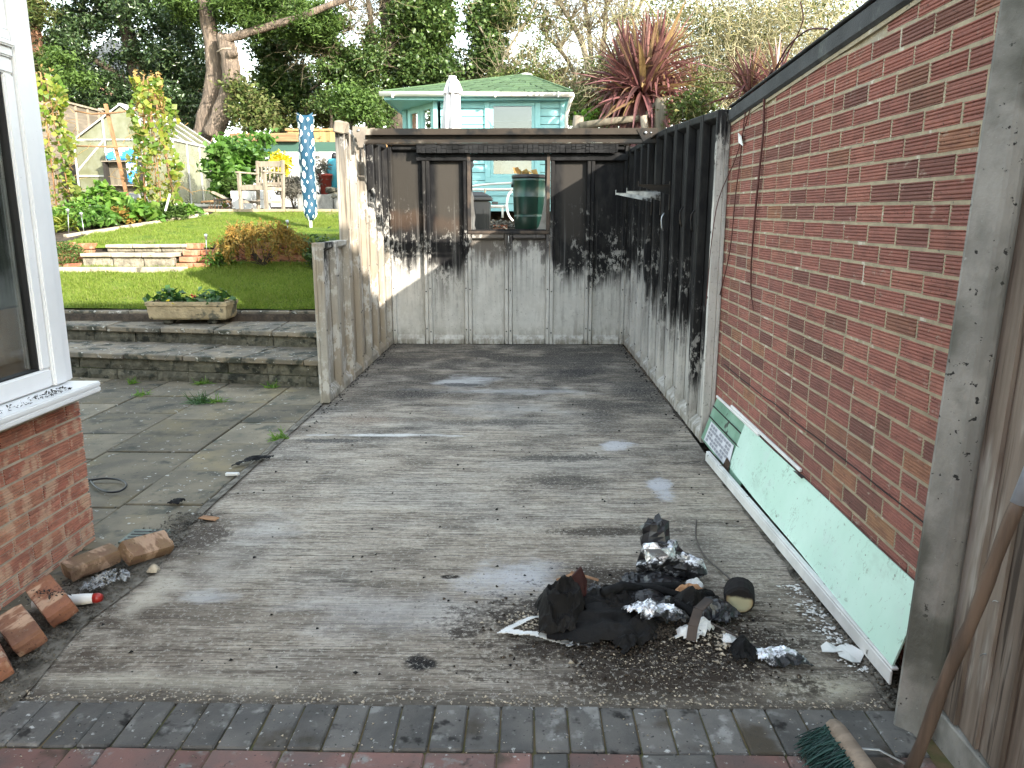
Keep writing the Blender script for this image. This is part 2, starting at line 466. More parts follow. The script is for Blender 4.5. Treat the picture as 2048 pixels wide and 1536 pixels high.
def slab_mat():
    t = NT('broomed_garage_concrete')
    p = t.pos(); x, y, z = t.xyz(p)
    n_big = t.noise(t.scale(p, (.7, 1.3, 1)), 1.3, 6, .6)
    n_mid = t.noise(t.scale(p, (1.5, 3.0, 1)), 2.2, 9, .74)
    l1 = t.noise(t.scale(p, (.55, 13, 1)), 1.4, 7, .72, .25)
    l2 = t.noise(t.scale(p, (1.5, 30, 1)), 1.4, 6, .7, .2)
    lm = t.rng(t.noise(t.scale(p, (.8, 1.6, 1)), 1.2, 4), .36, .62)
    n_line = t.math('ADD', t.math('MULTIPLY', l1, .42), t.math('MULTIPLY', l2, .58))
    n_fine = t.noise(p, 48, 5, .75)
    n_dirt = t.noise(t.scale(p, (1.3, 2.2, 1)), 1.9, 9, .70)
    n_soot = t.noise(t.scale(p, (1.0, 1.25, 1)), 1.5, 9, .66, .35)
    far = t.rng(y, 3.6, 9.0)
    c = t.mix(t.rng(n_mid, .33, .66), (.55, .485, .395), (.36, .31, .245))
    c = t.mix(t.math('MULTIPLY', t.rng(n_big, .45, .62), .5), c, (.50, .47, .415))
    for (sx, sy, ns, wd, kk) in ((.55, 17, 1.5, .022, .9), (1.1, 34, 1.5, .032, .75), (.9, 24, 1.2, .016, .85), (.7, 44, 1.1, .022, .7)):
        ln_ = t.noise(t.scale(p, (sx, sy, 1), (sy, sx * 3, 0)), ns, 4, .62)
        thin = t.rng(t.math('ABSOLUTE', t.math('SUBTRACT', ln_, .5)), wd, wd * .25)
        brk = t.rng(t.noise(t.scale(p, (2.4, 5, 1), (sx, 0, 0)), 2.0, 6, .7), .38, .56)
        c = t.mix(t.math('MULTIPLY', t.math('MULTIPLY', thin, brk), kk), c, (.085, .070, .057))
    c = t.mix(t.math('MULTIPLY', t.rng(n_line, .55, .62), t.math('MULTIPLY_ADD', lm, .4, .15)), c, (.11, .095, .08))
    c = t.mix(t.math('MULTIPLY', t.rng(n_line, .44, .38), t.math('MULTIPLY_ADD', lm, .35, .1)), c, (.56, .52, .46))
    c = t.mix(t.math('MULTIPLY', t.rng(t.noise(t.scale(p, (9, 22, 1)), 1.6, 7, .75), .50, .66), .45), c, (.10, .09, .078))
    # brown dirt in the broom lines, stronger near the drive and the left edge
    br = t.math('ADD', t.math('MULTIPLY', t.rng(y, 3.9, 2.3), .55), t.math('MULTIPLY', t.rng(x, -1.0, -1.6), .5))
    br = t.math('MULTIPLY', br, t.rng(t.math('ADD', n_dirt, t.math('MULTIPLY', n_line, .35)), .54, .78))
    c = t.mix(br, c, (.085, .066, .05))
    # soot washed over the floor, thicker towards the back and the right wall
    th = t.math('SUBTRACT', .665, t.math('MULTIPLY', far, .215))
    th = t.math('SUBTRACT', th, t.math('MULTIPLY', t.rng(x, .1, 1.2), .085))
    so = t.rng(t.math('SUBTRACT', t.math('ADD', t.math('MULTIPLY_ADD', n_soot, 1.0, -.13), t.math('MULTIPLY', n_mid, .36)), th), -.14, .17)
    so = t.math('MULTIPLY', so, t.math('MULTIPLY_ADD', far, .15, .70))
    c = t.mix(so, c, (.036, .034, .033))
    def blob(cx, cy, rx, ry, col, k, hard=.45):
        nonlocal c
        dx = t.math('DIVIDE', t.math('SUBTRACT', x, cx), rx); dy = t.math('DIVIDE', t.math('SUBTRACT', y, cy), ry)
        d = t.math('SQRT', t.math('ADD', t.math('MULTIPLY', dx, dx), t.math('MULTIPLY', dy, dy)))
        d = t.math('ADD', d, t.math('MULTIPLY', t.math('SUBTRACT', n_dirt, .5), 3.0))
        d = t.math('ADD', d, t.math('MULTIPLY', t.math('SUBTRACT', n_mid, .5), 1.8))
        d = t.math('ADD', d, t.math('MULTIPLY', t.math('SUBTRACT', n_fine, .5), 1.3))
        c = t.mix(t.math('MULTIPLY', t.rng(d, 1.0, 1.0 - hard), k), c, col)
    blob(-.55, 7.1, .34, .30, (.55, .55, .54), .9, .8)
    blob(-.05, 6.7, .9, .16, (.50, .50, .49), .6, .8)
    blob(-.95, 5.25, .55, .045, (.66, .65, .62), .9, .6)
    blob(-.15, 6.0, .6, .3, (.42, .41, .39), .5, .9)
    blob(.62, 5.05, .12, .12, (.58, .58, .60), .8)
    blob(.78, 4.2, .08, .22, (.52, .53, .57), .8)
    blob(-.02, 3.05, .30, .22, (.50, .50, .51), .85, .8)
    blob(-.55, 2.75, .5, .25, (.44, .42, .40), .6, .9)
    blob(-1.28, 2.85, .13, .08, (.55, .55, .55), .6, .8)
    blob(-1.3, 3.55, .2, .25, (.5, .48, .45), .5, .8)
    blob(-1.1, 2.27, .8, .06, (.50, .46, .37), .5, .8)
    blob(.95, 2.27, .22, .09, (.48, .44, .34), .8, .7)
    blob(-1.52, 2.95, .10, .45, (.54, .49, .40), .75, .8)
    blob(-1.35, 3.1, .25, .3, (.45, .42, .37), .5, .9)
    blob(.5, 7.6, .5, .25, (.03, .03, .032), .75, .8)
    blob(.95, 6.6, .25, .7, (.035, .034, .034), .7, .8)
    blob(.55, 5.7, .22, .5, (.04, .039, .039), .6, .9)
    blob(-.2, 5.6, .5, .10, (.035, .034, .034), .6, .8)
    blob(-1.0, 6.6, .4, .25, (.04, .04, .042), .6, .9)
    blob(.85, 3.4, .22, .35, (.06, .052, .045), .6, .9)
    blob(-.55, 6.95, .22, .08, (.03, .03, .032), .8)
    blob(-1.3, 5.1, .25, .06, (.04, .04, .042), .8)
    blob(.25, 4.75, .35, .10, (.03, .03, .03), .7)
    blob(.2, 4.3, .3, .12, (.05, .045, .04), .6)
    blob(.35, 3.55, .25, .07, (.035, .028, .022), .8)
    blob(-.36, 2.385, .075, .05, (.016, .015, .015), 1.0, .5)
    blob(-.32, 3.05, .045, .02, (.03, .025, .02), 1.0, .4)
    blob(-1.55, 3.45, .14, .22, (.05, .038, .030), .85)
    blob(-1.15, 5.7, .35, .2, (.20, .13, .085), .5, .9)
    # brown ash and soil trodden out round the burnt heap
    blob(.46, 2.62, .66, .46, (.034, .026, .020), .93, .35)
    blob(.36, 2.30, .42, .10, (.04, .03, .022), .85, .5)
    blob(.32, 3.05, .25, .18, (.04, .031, .024), .85, .5)
    # worn, gravelly front edge
    ed = t.math('MULTIPLY', t.rng(t.math('ADD', y, t.math('MULTIPLY', t.math('SUBTRACT', n_dirt, .5), .12)), 2.27, 2.20), .75)
    c = t.mix(ed, c, (.10, .086, .068))
    c = t.mix(t.math('MULTIPLY', t.rng(n_fine, .545, .62), .55), c, (.55, .515, .45))
    c = t.mix(t.math('MULTIPLY', t.rng(n_fine, .44, .37), .55), c, (.12, .10, .083))
    c = t.mix(t.math('MULTIPLY', t.rng(t.noise(p, 48, 3, .6), .66, .72), .75), c, (.03, .028, .026))
    t.base(c, .9, .2)
    t.bump(t.math('ADD', t.math('MULTIPLY', n_line, 1.4), t.math('MULTIPLY', n_fine, .5)), .8, .016)
    return t.m
m_slab = slab_mat()

m_patio = M('lichened_paving', (.21, .178, .125), (.128, .112, .082), 3.0, rnd=.32, bump=.5, bscale=60, world=False, lo=.3, hi=.65,
            spots=[((.065, .065, .050), 4.5, .50, .66), ((.22, .18, .105), 1.6, .5, .7), ((.42, .41, .37), 24, .635, .69), ((.045, .045, .04), 40, .64, .70)])
m_stepstone = M('weathered_step_slab', (.235, .195, .14), (.135, .122, .10), 4, rnd=.18, bump=.5, bscale=50,
                spots=[((.045, .047, .035), 5, .50, .62), ((.46, .44, .39), 20, .60, .66), ((.03, .03, .026), 40, .64, .70)])
m_walling = M('split_walling_stone', (.13, .12, .09), (.062, .060, .045), 9, rnd=.25, bump=1.0, bscale=22, bdist=.03,
              spots=[((.022, .024, .018), 6, .52, .62), ((.32, .31, .28), 34, .66, .72)])
m_joint = M('sandy_joint', (.050, .046, .032), (.028, .030, .016), 30, bump=.4, world=True, spots=[((.07, .10, .03), 5, .55, .65)])
m_drive_joint = M('mossy_joint', (.125, .088, .045), (.075, .075, .026), 16, bump=.4, world=True)
def paver_mat(name, a, b):
    return M(name, a, b, 5, rnd=.2, bump=.45, bscale=130, rough=.8,
             spots=[((.40, .40, .38), 34, .63, .69), ((.23, .225, .21), 9, .56, .68), ((.022, .02, .018), 7, .60, .68), ((.055, .045, .032), 3, .55, .68), ((.03, .03, .028), 60, .62, .70)])
m_paver_grey = paver_mat('charcoal_block_paver', (.135, .127, .115), (.085, .082, .077))
m_paver_red = paver_mat('brindle_block_paver', (.21, .115, .098), (.14, .10, .09))
m_soil = M('dark_soil', (.075, .055, .038), (.035, .026, .018), 9, bump=1.0, bscale=30, bdist=.03, world=True)
m_gravel = M('gravelly_dirt', (.22, .20, .165), (.10, .088, .070), 18, bump=1.0, bscale=50, bdist=.02, world=True, spots=[((.05, .045, .035), 7, .5, .62)])
m_lawn = M('mown_turf', (.135, .190, .030), (.075, .125, .020), 3.2, bump=.8, bscale=60, bdist=.03, world=True, rough=.9, spec=.1, spots=[((.12, .17, .03), 30, .55, .7), ((.20, .19, .075), 2.6, .56, .70), ((.055, .085, .02), 5, .58, .70)])
m_blade = leaf_mat('grass_blade', [(.095, .15, .018), (.15, .22, .030), (.22, .27, .050), (.12, .185, .024), (.25, .26, .08)], .3, .6, .2)

BR = [(0, (.265, .110, .086)), (.2, (.315, .130, .102)), (.38, (.215, .094, .078)), (.55, (.335, .145, .108)), (.72, (.275, .114, .090)), (.90, (.165, .080, .066)), (.975, (.30, .145, .092)), (1, (.32, .175, .10))]
def brick_mat(name, cols, pale=.0, grime=.5):
    t = NT(name)
    rv = t.rnd(); co = t.obj()
    cx = t.n('CombineXYZ'); t.set(cx, 'i0', t.math('MULTIPLY', rv, 53.0)); t.set(cx, 'i1', t.math('MULTIPLY', rv, 17.0))
    ad = t.n('VectorMath', _operation='ADD'); t.set(ad, 'i0', co); t.set(ad, 'i1', cx); co = ad.outputs[0]
    c = t.ramp(rv, cols)
    c = t.mix(t.math('MULTIPLY', t.rng(t.noise(t.scale(co, (1, 1, 3)), 14, 6), .38, .68), .5), c, (.15, .072, .060))
    if pale: c = t.mix(t.math('MULTIPLY', t.rng(t.noise(t.scale(co, (2, 1, 1)), 7, 3), .50, .60), pale), c, (.58, .40, .28))
    c = t.mix(t.math('MULTIPLY', t.rng(t.noise(co, 95, 3), .63, .69), .8), c, (.040, .028, .025))
    c = t.mix(t.math('MULTIPLY', t.rng(t.noise(co, 16, 6, .7), .60, .70), .6), c, (.40, .335, .27))
    c = t.mix(t.math('MULTIPLY', t.rng(t.noise(t.pos(), 1.7, 5), .50, .68), grime * .5), c, (.055, .045, .034))
    t.base(c, .85, .2)
    t.bump(t.noise(co, 120, 5), .45, .005)
    return t.m
m_brick = brick_mat('plum_red_brick', BR)
m_brick_or = brick_mat('orange_red_brick', [(0, (.44, .18, .125)), (.3, (.50, .22, .15)), (.5, (.38, .145, .10)), (.75, (.52, .26, .165)), (1, (.42, .17, .12))], pale=.75, grime=.25)
m_brick_loose = brick_mat('loose_orange_brick', [(0, (.30, .13, .075)), (.4, (.26, .13, .085)), (.7, (.20, .115, .075)), (1, (.33, .15, .09))], pale=.75, grime=1.3)
m_brick_rock = brick_mat('garden_red_brick', [(0, (.36, .14, .07)), (.4, (.42, .18, .09)), (.7, (.28, .10, .06)), (1, (.46, .24, .13))], pale=.3, grime=.3)
m_mortar = M('pale_mortar', (.36, .305, .205), (.27, .228, .155), 14, bump=.6, bscale=70, bdist=.006, world=True, spots=[((.30, .265, .20), 2.0, .52, .68), ((.12, .11, .09), 28, .66, .71), ((.50, .46, .37), 9, .60, .68)])
m_mortar_gr = M('grey_mortar', (.50, .455, .37), (.38, .345, .28), 12, bump=.5, bscale=60, world=True)
m_upvc = M('white_upvc', (.80, .80, .80), (.74, .74, .74), 3, rough=.28, spec=.5, spots=[((.42, .41, .38), 60, .70, .75)])
m_gasket = M('black_gasket', (.015, .015, .016), rough=.5)
m_concrete_post = M('pitted_concrete', (.285, .275, .25), (.195, .19, .172), 9, bump=.7, bscale=70, stretch=(1, 1, .6), spots=[((.02, .02, .019), 42, .64, .68), ((.34, .34, .32), 40, .68, .72), ((.10, .10, .085), 2.5, .5, .65)])
m_fence = M('grey_weathered_board', (.205, .165, .132), (.11, .085, .066), 2.4, stretch=(7, 7, .5), rnd=.22, bump=.5, bscale=9, bstretch=(8, 8, .6), detail=8,
            spots=[((.34, .315, .28), 1.7, .52, .68, (4, 4, .8)), ((.06, .045, .035), 2.2, .56, .66, (14, 14, .5)), ((.38, .33, .27), 9, .68, .73, (1, 1, .6))])
m_newfence = M('new_golden_board', (.42, .27, .12), (.34, .20, .085), 3, stretch=(6, 6, .5), rnd=.18, bump=.2)
m_oldfence = M('old_lap_fence', (.235, .20, .155), (.15, .128, .10), 3, stretch=(.6, .6, 7), rnd=.2, bump=.3)
m_oldwood = M('silvered_timber', (.31, .262, .20), (.20, .168, .13), 4, stretch=(3, 3, .6), rnd=.18, bump=.3)
m_sleeper = M('brown_sleeper', (.30, .19, .095), (.19, .115, .06), 4, stretch=(.5, 3, 6), bump=.4)
m_rust = M('rusty_pole', (.30, .17, .085), (.20, .105, .055), 9, rough=.8)
m_mint = None
def mint_mat():
    t = NT('mint_glossy_panel'); p = t.obj()
    c = t.mix(t.rng(t.noise(p, 2.2, 4), .35, .65), (.60, .82, .71), (.53, .76, .64))
    sc = t.noise(t.scale(p, (1.2, 22, 9)), 2.4, 6, .65)
    c = t.mix(t.math('MULTIPLY', t.rng(sc, .63, .68), .6), c, (.26, .32, .25))
    c = t.mix(t.math('MULTIPLY', t.rng(t.noise(t.scale(p, (9, 2, 2)), 3, 5), .67, .73), .7), c, (.16, .18, .14))
    c = t.mix(t.math('MULTIPLY', t.rng(t.noise(p, 48, 3), .67, .71), .7), c, (.18, .17, .14))
    c = t.mix(t.math('MULTIPLY', t.rng(t.noise(p, 7, 6), .56, .70), .4), c, (.58, .72, .66))
    for (s_, n_, k_) in (((.5, 9, 6), 1.6, .55), ((3, 2.2, 2), 2.4, .45)):
        ab = t.math('ABSOLUTE', t.math('SUBTRACT', t.noise(t.scale(p, s_), n_, 5, .6), .5))
        gate = t.rng(t.noise(t.scale(p, (3, 3, 3), (n_, 0, 0)), 2.2, 5), .52, .62)
        c = t.mix(t.math('MULTIPLY', t.math('MULTIPLY', t.rng(ab, .010, .002), gate), k_), c, (.12, .14, .10))
    c = t.mix(t.math('MULTIPLY', t.rng(t.noise(t.scale(p, (2, 1, 2)), 2.5, 7, .7), .55, .72), .35), c, (.34, .46, .38))
    t.base(c, .16, .5)
    t.bump(t.noise(p, 3, 3), .08, .02)
    return t.m
m_mint = mint_mat()
m_green_dk = M('grimy_green_paint', (.22, .38, .28), (.13, .25, .175), 3, rough=.5, bump=.1, spots=[((.05, .06, .05), 9, .6, .68)])
m_white_dirty = M('grubby_white_plastic', (.72, .72, .70), (.56, .56, .54), 5, rough=.5, bump=.1, spots=[((.13, .12, .10), 18, .64, .70)])
m_metal_burnt = M('burnt_steel', (.042, .033, .025), (.020, .016, .013), 2.5, stretch=(.7, 6, 2), rough=.6, spec=.2, metal=.1, bump=.15, spots=[((.26, .23, .19), 2.2, .60, .70), ((.012, .012, .012), 3, .52, .62)])
m_char = M('alligator_char', (.007, .007, .0073), (.017, .017, .0175), 7, spec=.12, rough=.75, bump=.6, bscale=40, bdist=.01)
m_char_frame = M('charred_frame', (.085, .062, .046), (.030, .024, .020), 3, stretch=(2, 2, 1), rough=.7, bump=.3, spots=[((.34, .29, .22), 6, .60, .68), ((.015, .014, .014), 3, .5, .6)])
m_black_cloth = M('burnt_black_cloth', (.0065, .006, .0057), (.013, .0118, .011), 5, rough=.75, spec=.2, bump=.25, bscale=60)
m_black_plastic = M('melted_black_plastic', (.010, .010, .011), (.022, .022, .025), 6, rough=.33, spec=.5, bump=.5, bscale=25)
def foil_mat():
    t = NT('sooty_foil'); p = t.obj()
    k = t.rng(t.noise(p, 9, 6, .7), .46, .54)
    c = t.mix(k, (.82, .84, .88), (.014, .014, .015))
    t.base(c, .3, .5); t.set(t.b, 'Metallic', t.math('SUBTRACT', .85, t.math('MULTIPLY', k, .85)))
    t.bump(t.noise(p, 34, 5), .9, .012)
    return t.m
m_foil = foil_mat()
m_ash = M('ash_crumb', (.05, .038, .028), None, rnd=.6, rough=.95)
m_ash_pale = M('pale_ash_crumb', (.52, .45, .35), (.30, .26, .20), 30, rnd=.35, rough=.95)
m_scorch_foam = None
def foam_mat():
    t = NT('scorched_foam'); p = t.obj(); x, y, z = t.xyz(p)
    n = t.noise(p, 18, 5)
    e = t.math('ADD', t.math('ABSOLUTE', t.math('MULTIPLY', z, 1.0)), t.math('MULTIPLY', t.math('SUBTRACT', n, .5), .05))
    r = t.math('SQRT', t.math('ADD', t.math('MULTIPLY', x, x), t.math('MULTIPLY', e, e)))
    f = t.math('MULTIPLY', t.rng(y, -.050, -.058), 1.0)
    c = t.mix(t.rng(r, .040, .075), (.60, .56, .36), (.36, .19, .07))
    c = t.mix(t.rng(r, .058, .075), c, (.012, .011, .011))
    c = t.mix(t.rng(t.math('ADD', z, t.math('MULTIPLY', n, .03)), .025, .045), c, (.016, .014, .013))
    c = t.mix(f, (.013, .012, .012), c)
    t.base(c, .85, .2); t.bump(n, .6, .01)
    return t.m
m_foam = foam_mat()
m_card = M('dark_red_card', (.055, .012, .010), (.020, .008, .007), 6, rough=.6)
m_brown_strip = M('scorched_brown_strip', (.085, .060, .045), (.03, .024, .02), 5, rough=.6, bump=.2)
m_splinter = M('raw_wood_splinter', (.36, .20, .10), (.20, .105, .055), 6, stretch=(1, 6, 6), rnd=.3, bump=.3)
m_wire = M('dull_wire', (.075, .062, .055), rough=.6)
m_black_rubber = M('black_rubber', (.014, .014, .016), rough=.45)
m_galv = M('galvanised_steel', (.52, .54, .55), (.30, .31, .32), 12, rough=.4, metal=.8, spots=[((.05, .05, .05), 6, .55, .65)])
m_handle = M('worn_broom_handle', (.135, .092, .065), (.07, .048, .035), 3, stretch=(7, 7, .5), rough=.6, bump=.25)
m_broomstock = M('broom_stock_wood', (.30, .235, .175), (.20, .155, .115), 4, stretch=(1, 7, 7), rough=.75, bump=.3, spots=[((.08, .06, .045), 6, .58, .68)])
m_bristle = leaf_mat('green_bristle', [(.012, .05, .042), (.02, .075, .06), (.008, .03, .028)], .1, .4)
m_felt = M('black_roof_felt', (.048, .050, .052), (.028, .029, .031), 5, rough=.75, bump=.4, bscale=120, spots=[((.11, .12, .11), 4, .55, .68)])
m_stone_trough = M('cast_sandstone', (.44, .35, .215), (.31, .25, .15), 7, bump=.9, bscale=16, bdist=.03, spots=[((.10, .095, .07), 5, .56, .66), ((.10, .098, .08), 40, .64, .7)])
m_garden_tread = M('garden_step_tread', (.44, .38, .28), (.30, .26, .19), 8, bump=.6, bscale=30, spots=[((.12, .11, .08), 8, .58, .66)])
m_garden_riser = M('garden_step_riser', (.30, .27, .205), (.17, .15, .115), 12, bump=1.0, bscale=24, bdist=.03)
m_coping = M('terrace_coping', (.40, .32, .21), (.28, .22, .145), 6, rnd=.12, bump=.4)
m_white = M('white_painted', (.78, .77, .74), (.66, .65, .62), 4, rough=.5)
m_sh_blue = M('aqua_painted_wood', (.29, .555, .565), (.265, .525, .545), 3, rough=.55, rnd=.04, bump=.1, stretch=(1, 1, 4))
m_shingle = M('green_felt_shingle', (.082, .135, .068), (.060, .105, .052), 6, rough=.9, rnd=.16, bump=.5, bscale=60)
m_gutter = M('white_gutter', (.76, .75, .70), (.68, .67, .62), 3, rough=.35, spec=.5)
def glass_mat(name, tint=(.85, .9, .9), alpha=.5, rough=.03):
    t = NT(name)
    g = t.n('BsdfGlossy', Roughness=rough); g.inputs['Color'].default_value = (.9, .93, .95, 1)
    tr = t.n('BsdfTransparent'); tr.inputs['Color'].default_value = (*tint, 1)
    fr = t.n('Fresnel', IOR=1.5)
    f = t.math('ADD', t.math('MULTIPLY', fr, 1.0 - alpha * .5), alpha * .12)
    mx = t.n('MixShader'); t.set(mx, 'i0', f); t.set(mx, 'i1', tr); t.set(mx, 'i2', g)
    t.set(t.out, 'Surface', mx)
    return t.m
m_glass = glass_mat('window_glass', (.92, .94, .92), .9)
def poly_mat():
    t = NT('clouded_greenhouse_glass')
    c = t.mix(t.rng(t.noise(t.obj(), 3, 6), .35, .7), (.17, .175, .10), (.25, .26, .19))
    t.base(c, .25, .5)
    tr = t.n('BsdfTransparent'); tr.inputs['Color'].default_value = (.85, .87, .78, 1)
    mx = t.n('MixShader'); mx.inputs[0].default_value = .74; t.set(mx, 'i1', tr); t.set(mx, 'i2', t.b)
    t.set(t.out, 'Surface', mx)
    return t.m
m_ghglass = poly_mat()
m_alu = M('greenhouse_aluminium', (.62, .62, .58), (.50, .50, .46), 5, rough=.5, metal=.3)
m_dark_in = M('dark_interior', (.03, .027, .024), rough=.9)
m_bark_pine = M('conifer_bark', (.195, .15, .115), (.09, .07, .056), 3, stretch=(5, 5, .9), bump=1.0, bscale=5, bstretch=(7, 7, 1.0), bdist=.06, world=False, spots=[((.32, .25, .19), 7, .58, .68, (3, 3, .8))])
m_bark_red = M('pine_bark', (.26, .14, .085), (.12, .07, .048), 4, stretch=(4, 4, 1), bump=1.0, bscale=6, bdist=.06)
m_bark_dk = M('dark_bark', (.085, .066, .048), (.045, .036, .028), 3, stretch=(5, 5, 1), bump=.9, bscale=6, bdist=.05)
m_bark_grey = M('grey_bark', (.19, .165, .12), (.11, .095, .07), 4, stretch=(4, 4, .8), bump=.7, bscale=8)
m_twig = leaf_mat('bare_twig', [(.15, .125, .08), (.24, .205, .135), (.11, .09, .06)], 0.0, .8, .2)
m_twig_pale = leaf_mat('pale_twig', [(.34, .31, .18), (.46, .42, .26), (.25, .22, .13), (.30, .30, .12)], .15, .8, .2)
m_lf_holm = leaf_mat('holm_leaf', [(.024, .048, .020), (.040, .075, .026), (.060, .10, .036), (.030, .058, .026), (.095, .14, .055)], .2, .28, .7)
m_lf_ivy = leaf_mat('ivy_leaf', [(.030, .060, .016), (.055, .10, .024), (.085, .14, .036), (.040, .075, .020), (.13, .18, .055)], .22, .38, .5)
m_lf_conifer = leaf_mat('conifer_spray', [(.045, .085, .020), (.075, .13, .026), (.095, .16, .035), (.055, .10, .022)], .3, .55, .3)
m_lf_hedge = leaf_mat('mixed_hedge_leaf', [(.05, .085, .022), (.085, .125, .032), (.14, .165, .05), (.07, .075, .03), (.19, .18, .07)], .3, .55, .3)
m_lf_autumn = leaf_mat('tan_autumn_leaf', [(.22, .165, .075), (.30, .23, .11), (.16, .14, .06), (.20, .21, .07)], .3, .6, .2)
m_lf_bean = leaf_mat('bean_leaf', [(.17, .23, .032), (.10, .19, .025), (.29, .28, .045), (.07, .145, .02), (.24, .25, .065), (.085, .165, .024)], .4, .5, .3)
m_lf_bean_dry = leaf_mat('dry_bean_leaf', [(.38, .24, .09), (.46, .33, .14), (.30, .17, .06)], .3, .7, .2)
m_lf_veg = leaf_mat('vegetable_leaf', [(.09, .20, .03), (.14, .26, .04), (.07, .16, .028), (.20, .30, .06)], .35, .45, .3)
m_lf_fig = leaf_mat('broad_green_leaf', [(.075, .175, .030), (.12, .235, .042), (.055, .13, .026), (.16, .27, .07)], .4, .4, .4)
m_lf_yellow = leaf_mat('golden_leaf', [(.62, .50, .03), (.72, .60, .05), (.55, .46, .05)], .3, .5, .3)
m_lf_acer = leaf_mat('acer_leaf', [(.22, .145, .038), (.32, .205, .045), (.16, .12, .04), (.26, .21, .06), (.36, .19, .05), (.13, .14, .04)], .35, .6, .2)
m_lf_dark = leaf_mat('primrose_leaf', [(.03, .085, .02), (.05, .12, .028), (.022, .06, .016)], .2, .35, .5)
m_lf_grey = leaf_mat('grey_lavender', [(.16, .155, .13), (.22, .20, .17), (.12, .125, .095)], .2, .8, .1)
m_cord = leaf_mat('bronze_strap_leaf', [(.13, .055, .056), (.19, .080, .080), (.095, .046, .040), (.26, .120, .112), (.14, .085, .05), (.32, .22, .10)], .22, .38, .5)
# ================================================================ THE GROUND
def ground():
    xs = [-250, -60, -20, -12, -9, -7, -5.5, -4.2, -3, -1.75, -1.7, 0, 1.3, 3, 6, 12, 40, 250]
    ys = [-250, -40, -12, -4, 0, 2, 5, 8.30, 8.36, 9.38, 9.44, 10.2, 10.5, 11.5, 13.3, 13.45, 16, 19, 25, 32, 40, 80, 300]
    V = []; Fc = []
    for y in ys:
        for x in xs:
            lim = 8.33 if x < -1.72 else 9.41
            V.append((x, y, -.075 if y < lim else T(y) - .03))
    n = len(xs)
    for j in range(len(ys) - 1):
        for i in range(n - 1):
            Fc.append((j*n+i, j*n+i+1, (j+1)*n+i+1, (j+1)*n+i))
    o = np_mesh('ground', np.array(V), np.array(Fc), m_soil)
    tag(o, kind='structure')
ground()

# concrete floor slab
b = MB()
SX0, SX1, SY0, SY1 = -1.70, 1.185, 2.168, 9.40
NX, NY = 24, 50
vv = []; ff = []
for j in range(NY + 1):
    for i in range(NX + 1):
        x = SX0 + (SX1 - SX0) * i / NX; y = SY0 + (SY1 - SY0) * j / NY
        z = .006 * mnoise.noise((x * 1.3, y * 1.3, 0))
        if i == 0: x += .025 * mnoise.noise((y * 3, 1, 0)); z -= .012
        if i == NX: x += .012 * mnoise.noise((y * 3, 5, 0))
        if j == 0: y += .006 * mnoise.noise((x * 4, 9, 0)); z -= .012
        vv.append((x, y, z))
for j in range(NY):
    for i in range(NX):
        k = j * (NX + 1) + i
        ff.append((k, k + 1, k + NX + 2, k + NX + 1))
ring = [i for i in range(NX + 1)] + [j * (NX + 1) + NX for j in range(1, NY + 1)] + [NY * (NX + 1) + i for i in range(NX - 1, -1, -1)] + [j * (NX + 1) for j in range(NY - 1, 0, -1)]
n0 = len(vv)
for k in ring: vv.append((vv[k][0], vv[k][1], -.10))
for q in range(len(ring)):
    a, c = ring[q], ring[(q + 1) % len(ring)]
    ff.append((a, n0 + q, n0 + (q + 1) % len(ring), c))
b.add(vv, ff)
tag(b.build('garage_floor_slab', m_slab), kind='structure')

# ---- block paved drive: a grey soldier course against the slab, mixed blocks behind it
dr = MB().box((-4.0, -2.5, -.12), (1.75, 2.150, -.009)).build('driveway', m_drive_joint)
tag(dr, kind='structure')
def paver_mesh(name, L, Wd, mat, seed):
    q = MB().box((-L/2, -Wd/2, -.05), (L/2, Wd/2, 0)).jitter(.0012, seed)
    return q.mesh(name, mat, .005, 1)
pv_g = [paver_mesh('paver_grey', .0975, .212, m_paver_grey, s) for s in range(4)]
x = -1.98; k = 0
r1 = random.Random(3)
while x < 1.12:
    inst(r1.choice(pv_g), 'paver', (x, 2.053 + r1.uniform(-.002, .002), r1.uniform(-.0025, .0025)), (r1.uniform(-.006, .006), r1.uniform(-.008, .008), r1.uniform(-.01, .01)), dr)
    x += .1032
pv_long = [paver_mesh('paver_long', .2015, .0975, m, 20 + i) for i, m in enumerate((m_paver_red, m_paver_grey, m_paver_red, m_paver_red, m_paver_red))]
pv_short = [paver_mesh('paver_short', .0975, .0975, m, 30 + i) for i, m in enumerate((m_paver_red, m_paver_red, m_paver_grey))]
for row in range(6):
    y = 1.893 - row * .1032
    x = -2.0 - r1.uniform(0, .15)
    while x < 1.08:
        if r1.random() < .55:
            inst(r1.choice(pv_long), 'paver', (x + .1032, y, r1.uniform(-.003, .003)), (r1.uniform(-.006, .006), r1.uniform(-.006, .006), r1.uniform(-.006, .006)), dr); x += .2064
        else:
            inst(r1.choice(pv_short), 'paver', (x + .0516, y, r1.uniform(-.003, .003)), (r1.uniform(-.006, .006), r1.uniform(-.006, .006), r1.uniform(-.006, .006)), dr); x += .1032

